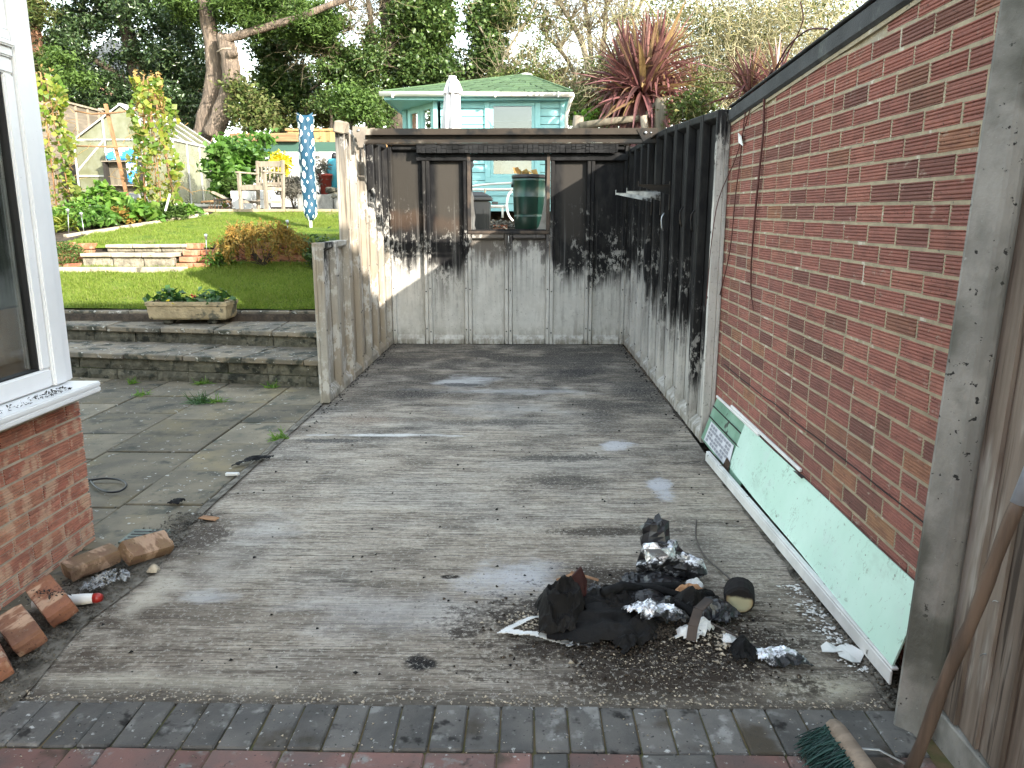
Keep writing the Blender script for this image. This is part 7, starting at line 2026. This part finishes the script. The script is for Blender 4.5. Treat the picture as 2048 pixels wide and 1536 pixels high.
# gravel, bricks and pale slab behind the window
n = 700
crumbs('gravel', np.stack([rng.uniform(-1.4, 1.0, n), rng.uniform(11.4, 12.6, n), np.interp(rng.uniform(11.4, 12.6, n), TY, TZ) + .01], 1), .035, m_gravel, flat=.6)
c = at(1000, 436, 11.75)
inst(brk[0], 'loose_brick', (c.x, 11.75, T(11.75) + .03), (0, 0, .2)); tag(bpy.data.objects[-1] if 0 else COL.objects[-1], 'red brick lying on the gravel between the bin and the water butt', 'brick')
tag(MB().box((at(975, 450, 10.9).x, 10.6, T(10.7) - .02), (at(1032, 450, 10.9).x, 11.1, T(10.85) + .04)).build('pale_slab', m_white, bevel=.01), 'pale slab lying on the ground just behind the empty window', 'slab')
# closed parasol
PYY = 11.9
pc_ = at(906, 250, PYY)
pz0 = T(PYY); zt_p = at(908, 152, PYY).z - pz0; zm_ = at(908, 188, PYY).z - pz0
pa_ = thing('parasol', 'closed pale grey parasol standing in front of the aqua summerhouse', 'parasol', (pc_.x, PYY, pz0))
MB().tube([(0, 0, 0), (0, 0, zt_p * .9)], .02, 8).build('pole', m_oldwood, pa_)
m_canvas = M('pale_grey_canvas', (.56, .55, .56), (.46, .45, .46), 4, rough=.85, bump=.15)
def folded(prof, nf, amp, name, par, ph=0, tilt=0.0, n=48):
    q = MB(); vs = []
    for r_, z in prof:
        for i in range(n):
            a = 2 * math.pi * i / n; k = 1 + amp * math.sin(a * nf + ph) + .4 * amp * math.sin(a * (nf + 3) + z * 3)
            vs.append((r_ * k * math.cos(a) + tilt * (zt_p - z), r_ * k * math.sin(a), z))
    q.add(vs, [(j*n + i, j*n + (i+1) % n, (j+1)*n + (i+1) % n, (j+1)*n + i) for j in range(len(prof) - 1) for i in range(n)] + [tuple((len(prof)-1)*n + i for i in range(n))], 0, True)
    return q.build(name, m_canvas, par)
folded([(.135, zm_ - .95), (.14, zm_ - .85), (.12, zm_ - .4), (.10, zm_), (.075, zm_ + .12), (.05, zt_p - .06)], 8, .20, 'canopy', pa_, 0, -.035)
folded([(.125, zm_ + .0), (.115, zm_ + .06), (.075, zm_ + .18), (.05, zt_p - .04), (.046, zt_p)], 7, .22, 'top_flap', pa_, 1)
# stumps and logs behind the right wall
for i, (px_, y0_, y1_, w_, Y, lb) in enumerate(((1155, 232, 262, 24, 10.6, 'weathered grey timber post stump standing behind the garage purlin'), (1320, 196, 262, 22, 10.4, 'pale dead branch stump under the red cordyline'), (1290, 232, 262, 16, 10.3, 'short forked grey stump leaning by the dead branch'))):
    a_, b_ = at(px_, y1_, Y), at(px_ + (-3 if i == 2 else 2), y0_, Y); r_ = w_ / 2 * Y / FPX
    tag(MB().tube([Vector((a_.x, Y, T(Y) - .05)), a_, b_], [r_ * 1.1, r_, r_ * .85], 9).jitter(.008, i).build('timber_stump', m_oldwood if i != 1 else m_bark_grey), lb, 'stump')
a_, b_ = at(1160, 252, 10.5), at(1290, 236, 10.5)
tag(MB().tube([a_, a_.lerp(b_, .5) + Vector((0, 0, .01)), b_, at(1312, 205, 10.5)], [.05, .05, .045, .02], 8).jitter(.006, 8).build('fallen_branch', m_bark_grey), 'smooth grey fallen branch lying behind the right end of the purlin', 'branch')
for i, (px0, px1, py0, py1, Y, mat, lb) in enumerate(((1160, 1205, 225, 258, 11.2, m_lf_veg, 'fresh green plant left of the big red cordyline'), (1325, 1420, 185, 268, 10.2, m_lf_hedge, 'mixed leafy bush growing over the top of the right garage wall'), (1340, 1450, 130, 235, 10.9, m_lf_hedge, 'pale twiggy bush above the leafy one on the right'))):
    blob_shrub('border_plant', lb, px0, px1, py0, py1, Y, 700 if i else 300, .085 if i < 2 else .06, mat, 24, .4, .09, .3)
# ---- cordylines: each strap leaf a piece of its own
def strap(L, w, bend, fold, seed):
    r = random.Random(seed); k = 7; vs = []; fs = []
    tw = r.uniform(-.5, .5)
    for i in range(k + 1):
        u = i / k; ww = w * (.55 + .9 * u - 1.45 * u ** 2.2) if u < .98 else .002
        ww = max(ww, .002)
        x = L * u * (1 - .12 * bend * u); z = -L * bend * u ** 2.3 * .55
        a = tw * u
        vs += [(x, -ww * math.cos(a), z - ww * math.sin(a) + fold * ww), (x, 0, z), (x, ww * math.cos(a), z + ww * math.sin(a) + fold * ww)]
        if i:
            b0 = i * 3
            fs += [(b0 - 3, b0 - 2, b0 + 1, b0), (b0 - 2, b0 - 1, b0 + 2, b0 + 1)]
    return MB().add(vs, fs).mesh('strap_leaf', m_cord)
strs = [strap(.74 + .05 * (s % 3), .030 + .005 * (s % 2), [.03, .14, .3, .6, .9][s % 5], .5, s) for s in range(10)]
def cordyline(label, heads, Y, base_px, seed):
    r = random.Random(seed)
    b0 = at(*base_px, Y); zg = T(Y) - .05
    t = thing('cordyline', label, 'cordyline', (b0.x, Y, zg), 0, 'red cordylines behind the walls')
    for (px_, py_, dy, s_, n, down) in heads:
        c = at(px_, py_, Y + dy); cl_ = c - Vector(t.location)
        MB().tube([(r.uniform(-.05, .05), 0, 0), Vector((cl_.x * .6, cl_.y * .6, cl_.z * .6)), cl_], [.06, .05, .045], 8).build('trunk', m_bark_grey, t)
        for k in range(n):
            el = math.radians(r.uniform(-down, 88)); az = r.uniform(0, 6.283)
            si = r.choice((0, 1, 5, 6)) if el > .9 else r.choice((1, 2, 3, 6, 7, 8)) if el > .2 else r.choice((2, 3, 4, 7, 8, 9))
            s2 = s_ * r.uniform(.75, 1.15)
            o = inst(strs[si], 'strap_leaf', (cl_.x + .02 * math.cos(az), cl_.y + .02 * math.sin(az), cl_.z + r.uniform(-.14, .06)), (r.uniform(-.4, .4), -el, az), t, (s2, s2 * r.uniform(.9, 1.4), s2))
            o.rotation_mode = 'XYZ'
cordyline('big bronze red cordyline with a wide fountain of strap leaves behind the right garage wall', [(1285, 185, 0, 1.12, 360, 80), (1312, 135, .25, .95, 230, 55), (1250, 160, .3, .95, 210, 65)], 10.9, (1290, 250), 3)
cordyline('smaller pinkish cordyline showing above the felt roof edge of the brick wall', [(1555, 165, 0, .62, 85, 20), (1500, 172, .4, .62, 85, 25)], 9.2, (1530, 200), 5)
cordyline('reddish cordyline head peeping out behind the big one on its right', [(1385, 165, 0, .62, 46, 20)], 12.2, (1385, 200), 9)
# ================================================================ TREES
m_lf_olive = leaf_mat('pale_olive_spray', [(.26, .25, .12), (.34, .32, .17), (.20, .20, .09), (.30, .27, .14)], .3, .7, .2)
def pp(l, Y):
    return [at(a, b, Y + (c[0] if c else 0)) for a, b, *c in l]
def wpx(w, Y): return w * Y / FPX / 2
def limb(t, pts, w0, w1, Y, mat, name='trunk', n=10, jit=.0):
    P = [p - Vector(t.location) for p in pp(pts, Y)]
    k = len(P)
    # smooth the path
    Q = []; 
    for i in range(k - 1):
        p0, p1, p2, p3 = P[max(i-1, 0)], P[i], P[i+1], P[min(i+2, k-1)]
        for s in range(4):
            u = s / 4
            Q.append(.5 * ((2*p1) + (p2-p0)*u + (2*p0-5*p1+4*p2-p3)*u*u + (-p0+3*p1-3*p2+p3)*u**3))
    Q.append(P[-1])
    rad = [wpx(w0 + (w1 - w0) * i / (len(Q) - 1), Y) * (1 + .06 * math.sin(i * 1.9)) for i in range(len(Q))]
    q = MB().tube(Q, rad, n)
    if jit: q.jitter(jit, len(Q))
    return q.build(name, mat, t)
def tree(name, label, base_px, Y, cat='tree', group='trees beyond the garden'):
    b0 = at(*base_px, Y)
    return thing(name, label, cat, (b0.x, Y, T(Y) - .1), 0, group)
def crown(t, blobs, n, ls, mat, cl=60, cs=.22, asp=.5, name='crown', up=.35, axis=None, Y=20, dep=1.2, nrm=None, shell=.4):
    """blobs: (px, py, rx_px, ry_px[, dY, depth])"""
    out = []
    area = [b[2] * b[3] for b in blobs]; tot = sum(area)
    for b, a in zip(blobs, area):
        YY = Y + (b[4] if len(b) > 4 else 0); dp = b[5] if len(b) > 5 else dep
        c = at(b[0], b[1], YY); m = max(20, int(n * a / tot))
        out.append(clumped(m, tuple(c), (b[2] * YY / FPX, dp, b[3] * YY / FPX), max(6, int(cl * a / tot)), cs, shell))
    P = np.concatenate(out) - np.array(t.location)
    return leaves(name, P, ls, mat, t, aspect=asp, up=up, axis=axis, nrm=nrm)
def twigs(t, base_pts, n, L, spread, r0, mat, name='twigs', kink=.3, grav=0, k=6, dirs=None):
    B = np.array([list(p) for p in base_pts]) - np.array(t.location)
    PL = twig_paths(B, n, k, L, spread, grav, kink, dirs)
    return strands(name, PL, r0, r0 * .3, mat, t)

# twin stemmed conifer with the sawn limb
Y = 19.5
t = tree('conifer_tree', 'big twin stemmed conifer with a sawn off stub and a long bough reaching right', (425, 255), Y)
limb(t, [(402, 278), (412, 235), (428, 160), (424, 90), (412, 20), (406, -60), (400, -200)], 36, 22, Y, m_bark_pine, n=14, jit=.012)
limb(t, [(424, 272), (444, 225), (461, 175), (461, 120), (452, 85), (455, 74)], 36, 32, Y - .4, m_bark_pine, n=14, jit=.012)
limb(t, [(450, 78), (480, 70), (530, 55), (590, 38), (650, 14), (720, -15), (800, -60)], 16, 10, Y - .5, m_bark_pine, 'bough', 10, .008)
limb(t, [(458, 108), (468, 106), (474, 104)], 16, 13, Y - .6, m_bark_pine, 'stub', 10)
MB().tube([p - Vector(t.location) for p in pp([(434, 104), (446, 97), (462, 97)], Y - .95)], .02, 6).build('rope', m_oldwood, t)
crown(t, [(470, 20, 60, 30), (520, 45, 40, 22), (560, 10, 70, 22), (640, 55, 50, 16), (590, 60, 30, 12), (380, 0, 60, 30), (650, 30, 40, 14)], 13000, .13, m_lf_conifer, 100, .14, .2, up=.2, Y=Y, dep=.8)
# dense holm oak
Y = 21.5
t = tree('holm_oak', 'dense dark evergreen oak filling the space behind the greenhouse', (260, 250), Y)
limb(t, [(300, 275), (290, 200), (270, 120), (250, 40), (240, -60)], 44, 18, Y, m_bark_dk)
limb(t, [(160, 100), (155, 60), (165, 20), (175, -40)], 12, 6, Y, m_bark_dk, 'limb'); limb(t, [(285, 190), (220, 140), (160, 100), (130, 60)], 18, 6, Y, m_bark_dk, 'limb')
crown(t, [(130, 40, 70, 60), (230, 20, 110, 60), (340, 30, 80, 60), (200, 130, 110, 55), (320, 120, 95, 60), (390, 60, 40, 60), (250, 200, 140, 45), (370, 200, 70, 60), (160, 210, 80, 40), (110, 130, 40, 60), (400, 150, 30, 50), (300, -60, 200, 50), (395, 245, 30, 30)], 66000, .105, m_lf_holm, 340, .20, .5, up=.3, Y=Y, dep=1.5)
# pine at far left
Y = 20.5
t = tree('pine_tree', 'red barked pine trunk at the far left edge beside the white window post', (65, 190), Y)
limb(t, [(78, 230), (72, 180), (68, 120), (62, 60), (55, 0), (50, -80)], 42, 30, Y, m_bark_red, n=12, jit=.01)
crown(t, [(75, 20, 40, 28), (45, 30, 22, 22), (75, 140, 18, 30), (55, -30, 60, 30)], 3600, .17, m_lf_hedge, 40, .14, .10, 'needles', up=0, Y=Y - .6, dep=.5)
# bright shrub crown left, under the holm oak
Y = 18.6
t = tree('garden_shrub', 'bright green rounded shrub between the pine trunk and the first bean tower', (120, 200), Y, 'shrub', 'shrubs along the garden edge')
limb(t, [(118, 230), (120, 190), (122, 150)], 8, 4, Y, m_bark_dk, 'stem', 6)
crown(t, [(120, 135, 30, 32), (95, 180, 30, 30), (150, 165, 25, 30)], 2600, .10, m_lf_conifer, 30, .12, .4, 'foliage', Y=Y, dep=.5)
# golden green laurel to the right of the conifer stem
Y = 18.8
t = tree('garden_shrub', 'yellow green laurel bush to the right of the conifer trunks', (500, 255), Y, 'shrub', 'shrubs along the garden edge')
limb(t, [(500, 270), (498, 230), (500, 200)], 10, 4, Y, m_bark_dk, 'stem', 6)
crown(t, [(490, 210, 36, 34), (510, 240, 38, 30), (480, 180, 20, 24)], 2600, .12, m_lf_hedge, 34, .13, .5, 'foliage', Y=Y, dep=.5)
# ivy clad trunk behind it
Y = 22.0
t = tree('ivy_tree', 'ivy hung trunk right of the conifer with dark branches above', (550, 250), Y)
limb(t, [(562, 270), (556, 220), (548, 160), (540, 90), (530, 20), (520, -60)], 34, 20, Y, m_bark_grey)
limb(t, [(548, 150), (580, 110), (610, 80), (640, 30)], 12, 5, Y, m_bark_dk, 'limb'); limb(t, [(545, 140), (515, 100), (500, 60)], 12, 5, Y, m_bark_dk, 'limb')
crown(t, [(535, 130, 30, 60), (545, 190, 22, 60), (530, 50, 40, 40), (520, 0, 60, 30), (575, 20, 40, 26), (560, 90, 30, 24), (595, 190, 30, 60)], 20000, .10, m_lf_ivy, 140, .16, .75, 'ivy', Y=Y - .2, dep=.7)
twigs(t, pp([(590, 60), (610, 100), (600, 150), (620, 60), (580, 200), (640, 40), (570, 120)], Y), 240, 1.5, .8, .012, m_twig, grav=.12)
# dark leaning tree between it and the tall ivy trunk
Y = 20.5
t = tree('leaning_tree', 'dark leaning evergreen with drooping boughs left of the summerhouse roof', (740, 240), Y)
limb(t, [(745, 270), (735, 190), (700, 140), (660, 110), (625, 70), (600, 20), (590, -40)], 26, 12, Y, m_bark_dk)
limb(t, [(735, 200), (752, 130), (745, 60), (735, 0)], 16, 8, Y, m_bark_dk, 'limb'); limb(t, [(690, 130), (650, 160), (620, 180)], 8, 4, Y, m_bark_dk, 'limb')
crown(t, [(640, 50, 46, 18), (665, 40, 34, 14), (625, 90, 32, 20), (655, 95, 32, 14), (690, 130, 48, 26), (735, 150, 34, 40), (705, 175, 34, 30), (660, 150, 24, 16), (745, 90, 26, 40), (620, 20, 30, 18)], 19000, .10, m_lf_ivy, 140, .15, .5, up=.5, Y=Y, dep=.8)
twigs(t, pp([(620, 80), (650, 110), (680, 130), (600, 60), (700, 60), (640, 130), (735, 60), (745, 120)], Y), 380, 1.3, .9, .010, m_twig, grav=.10, kink=.35)
# bushes below it
for i, (blobs, mat, lb, n, YY) in enumerate((([(700, 205, 40, 26), (730, 225, 34, 24)], m_lf_conifer, 'bright conifer bush left of the summerhouse gutter', 2600, 17.5), ([(610, 235, 40, 30), (650, 228, 40, 26), (680, 240, 40, 22), (560, 235, 24, 30)], m_lf_hedge, 'long low mixed hedge above the new golden fence', 4200, 21.2), ([(660, 200, 30, 30), (760, 215, 30, 40)], m_lf_ivy, 'dark ivy bush at the foot of the tall ivy covered tree', 2600, 20.0))):
    t = tree('hedge_bush', lb, (blobs[0][0], 260), YY, 'bush', 'bushes beyond the garden')
    limb(t, [(blobs[0][0], 275), (blobs[0][0] + 3, 240), (blobs[0][0], 215)], 8, 4, YY, m_bark_dk, 'stem', 6)
    crown(t, blobs, n, .10, mat, 40, .13, .45, 'foliage', Y=YY, dep=.6)
# tall ivy tree
Y = 21.0
t = tree('ivy_tree', 'tall trunk with a thick ivy mass on its right above the summerhouse', (785, 240), Y)
limb(t, [(795, 280), (788, 220), (783, 140), (778, 60), (772, -20), (768, -120)], 40, 26, Y, m_bark_dk, n=12, jit=.01)
limb(t, [(782, 88), (760, 78), (735, 70), (710, 66)], 7, 3, Y - .3, m_bark_grey, 'dead_branch', 6); limb(t, [(784, 132), (755, 122), (725, 112), (705, 100)], 7, 3, Y - .3, m_bark_grey, 'dead_branch', 6); limb(t, [(784, 100), (765, 103), (745, 106)], 5, 2, Y - .3, m_bark_grey, 'dead_branch', 6)
crown(t, [(840, 30, 56, 50), (860, 80, 40, 40), (830, 110, 42, 50), (870, 10, 40, 40), (850, 150, 50, 26), (800, 170, 22, 40), (885, 50, 20, 30), (890, 140, 26, 24), (835, -30, 60, 30), (800, 40, 14, 40)], 34000, .10, m_lf_ivy, 200, .15, .8, 'ivy', up=.3, Y=Y, dep=.8)
twigs(t, pp([(775, 20), (780, 60), (770, 0), (740, 30), (700, 20)], Y), 240, 1.6, .9, .011, m_twig, grav=.05, kink=.35)
# slender ivy pole tree
Y = 21.5
t = tree('ivy_tree', 'slender ivy wrapped tree with pale twigs above the summerhouse ridge', (985, 160), Y)
limb(t, [(985, 190), (983, 120), (985, 60), (990, 0), (992, -60)], 14, 8, Y, m_bark_grey)
crown(t, [(975, 20, 28, 30), (962, 60, 26, 30), (985, 90, 26, 34), (970, 120, 32, 30), (1000, 40, 22, 26), (1010, 10, 26, 20), (1000, 140, 22, 16)], 14000, .10, m_lf_ivy, 100, .13, .75, 'ivy', up=.2, Y=Y, dep=.6)
limb(t, [(990, 150), (1010, 110), (1040, 60), (1070, 10), (1080, -20)], 6, 3, Y - .5, m_bark_grey, 'branch', 6); limb(t, [(1000, 160), (1035, 130), (1060, 100)], 5, 2, Y - .5, m_bark_grey, 'branch', 6); limb(t, [(975, 80), (950, 40), (935, 10)], 5, 2, Y - .5, m_bark_grey, 'branch', 6)
twigs(t, pp([(985, 20), (1010, 60), (1040, 60), (1030, 130), (950, 60), (1020, 20)], Y), 220, 1.2, .9, .009, m_twig_pale, kink=.35)
crown(t, [(1035, 30, 40, 20), (1050, 120, 40, 26), (1075, 90, 30, 16)], 900, .12, m_lf_hedge, 30, .14, .3, 'new_foliage', Y=Y - .5, dep=.5)
# bare many stemmed tree
Y = 22.0
t = tree('bare_tree', 'bare many stemmed tree left of the big red cordyline', (1185, 220), Y)
for i, pts in enumerate(([(1180, 260), (1178, 160), (1165, 90), (1140, 40), (1110, -10), (1080, -60)], [(1182, 260), (1183, 150), (1180, 80), (1172, 20), (1165, -50)], [(1188, 260), (1200, 150), (1208, 80), (1212, 10), (1215, -60)], [(1190, 250), (1222, 130), (1240, 60), (1255, -10)], [(1176, 240), (1150, 150), (1120, 100), (1090, 70)], [(1194, 200), (1230, 100), (1265, 40), (1290, -10)])):
    limb(t, pts, 14 - i, 6, Y + .2 * i, m_bark_grey, 'trunk', 7)
twigs(t, pp([(1165, 90), (1140, 40), (1120, 10), (1180, 60), (1210, 60), (1240, 60), (1200, 110), (1120, 100), (1090, 70), (1260, 40), (1170, 10), (1215, 10)], Y), 520, 1.7, .6, .012, m_twig, kink=.25)
crown(t, [(1070, 40, 40, 22), (1120, 60, 40, 20), (1060, 10, 40, 12), (1100, 15, 40, 16), (1240, 120, 26, 40)], 1500, .11, m_lf_hedge, 40, .16, .35, 'leaves', Y=Y, dep=.7)
# tan autumn thicket behind the roof
for i, (blobs, mat, lb, n, YY, tw) in enumerate((
    ([(1120, 150, 50, 26), (1150, 185, 50, 34), (1080, 160, 40, 22), (1190, 205, 40, 32)], m_lf_autumn, 'tan autumn thicket behind the right side of the summerhouse roof', 4200, 24, 330),
    ([(925, 130, 40, 36), (905, 165, 40, 24), (945, 160, 40, 20)], m_lf_hedge, 'olive bush between the two ivy trees above the summerhouse', 2600, 23, 150),
    ([(1010, 165, 40, 20), (1060, 160, 44, 22)], m_lf_hedge, 'dense green bush behind the summerhouse ridge', 2400, 19.5, 120),
    ([(1170, 215, 40, 40), (1195, 160, 26, 40), (1215, 225, 34, 30)], m_lf_hedge, 'green weedy thicket right of the summerhouse corner', 3600, 15.5, 200),
    ([(620, 190, 60, 40), (580, 150, 40, 40), (650, 220, 50, 30)], m_lf_autumn, 'brown twiggy thicket far behind the spotted cover', 1500, 25, 420))):
    t = tree('thicket', lb, (blobs[0][0], 240), YY, 'thicket', 'thickets beyond the garden')
    limb(t, [(blobs[0][0], 260), (blobs[0][0] + 4, blobs[0][1] + 30), (blobs[0][0], blobs[0][1])], 8, 3, YY, m_bark_grey, 'stem', 6)
    crown(t, blobs, n, .10, mat, 60, .17, .45, 'foliage', Y=YY, dep=.8)
    twigs(t, pp([(b[0], b[1] + b[3] * .5) for b in blobs], YY), tw, 1.5, .8, .010, m_twig, kink=.35)
# pale twiggy bush over the brick wall
Y = 13.5
t = tree('twiggy_bush', 'huge tangle of pale bare twigs rising behind the brick wall and the cordylines', (1480, 200), Y, 'bush', 'bushes beyond the garden')
for i, pts in enumerate(([(1400, 260), (1440, 160), (1490, 80), (1540, 0)], [(1480, 260), (1470, 160), (1440, 60), (1420, -20)], [(1500, 250), (1560, 150), (1640, 70), (1700, 0)], [(1420, 260), (1380, 150), (1330, 60), (1290, 0)], [(1560, 220), (1620, 120), (1600, 20)])):
    limb(t, pts, 8, 3, Y + .3 * i, m_twig_pale, 'stem', 6)
n = 4200
c = np.array(at(1500, 100, Y)); s_ = Y / FPX
B = c + rng.normal(size=(n, 3)) * (125 * s_, .7, 62 * s_)
keep = (B[:, 2] < at(1480, 20, Y).z + 1.6)
B = B[keep]
dirs = unit(rng.normal(size=(len(B), 3))) 
PL = twig_paths(B - np.array(t.location), len(B), 6, .62, 1.2, .02, .45, dirs * .6)
strands('twigs', PL, .0055, .0028, m_twig_pale, t)
crown(t, [(1330, 30, 70, 40), (1430, 60, 80, 50), (1560, 40, 90, 60), (1500, 130, 70, 50), (1640, 30, 60, 40), (1400, 150, 40, 40)], 3800, .055, m_lf_hedge, 120, .16, .5, 'leaves', Y=Y, dep=.7)
crown(t, [(1330, 40, 70, 50), (1430, 70, 90, 60), (1560, 50, 90, 60), (1500, 130, 80, 50), (1640, 40, 60, 50), (1390, 140, 50, 50)], 9000, .075, m_lf_olive, 160, .2, .35, 'sky_fill_foliage', Y=Y + 1.2, dep=.6)  # olive foliage added behind the twigs to cover the bright sky
# far wood closing the view low down
Y = 30
fw = []
for k in range(46):
    px_ = 40 + k * 38
    c = at(px_, 205 + 12 * math.sin(k * 1.7), Y + 3 * math.sin(k * 2.3)); fw.append(clumped(420, tuple(c), (.9, .8, 1.1), 14, .25))
o = leaves('far_wood', np.concatenate(fw), .20, m_lf_hedge, None, aspect=.5); tag(o, 'olive green far wood closing the view behind all the trees', 'wood', None, 'stuff')
# roof of a house glimpsed through the holm oak
c = at(215, 122, 33)
t = thing('distant_house', 'slate roof corner of a distant house glimpsed through the dark oak', 'house', (c.x, 33, T(33)))
hz_ = c.z - T(33)
q = MB().box((-1.6, 0, 0), (2.5, 4, hz_ - .4)); q.build('wall', m_hwall, t)
q = MB().add([(-1.9, -.3, hz_ - .55), (2.8, -.3, hz_ - .55), (2.8, 4.3, hz_ - .55), (-1.9, 4.3, hz_ - .55), (.4, -.3, hz_ + .8), (.4, 4.3, hz_ + .8)], [(0, 1, 4), (1, 2, 5, 4), (2, 3, 5), (3, 0, 4, 5), (0, 3, 2, 1)])
q.build('roof', M('slate_roof', (.10, .11, .13), (.07, .08, .09), 5), t)
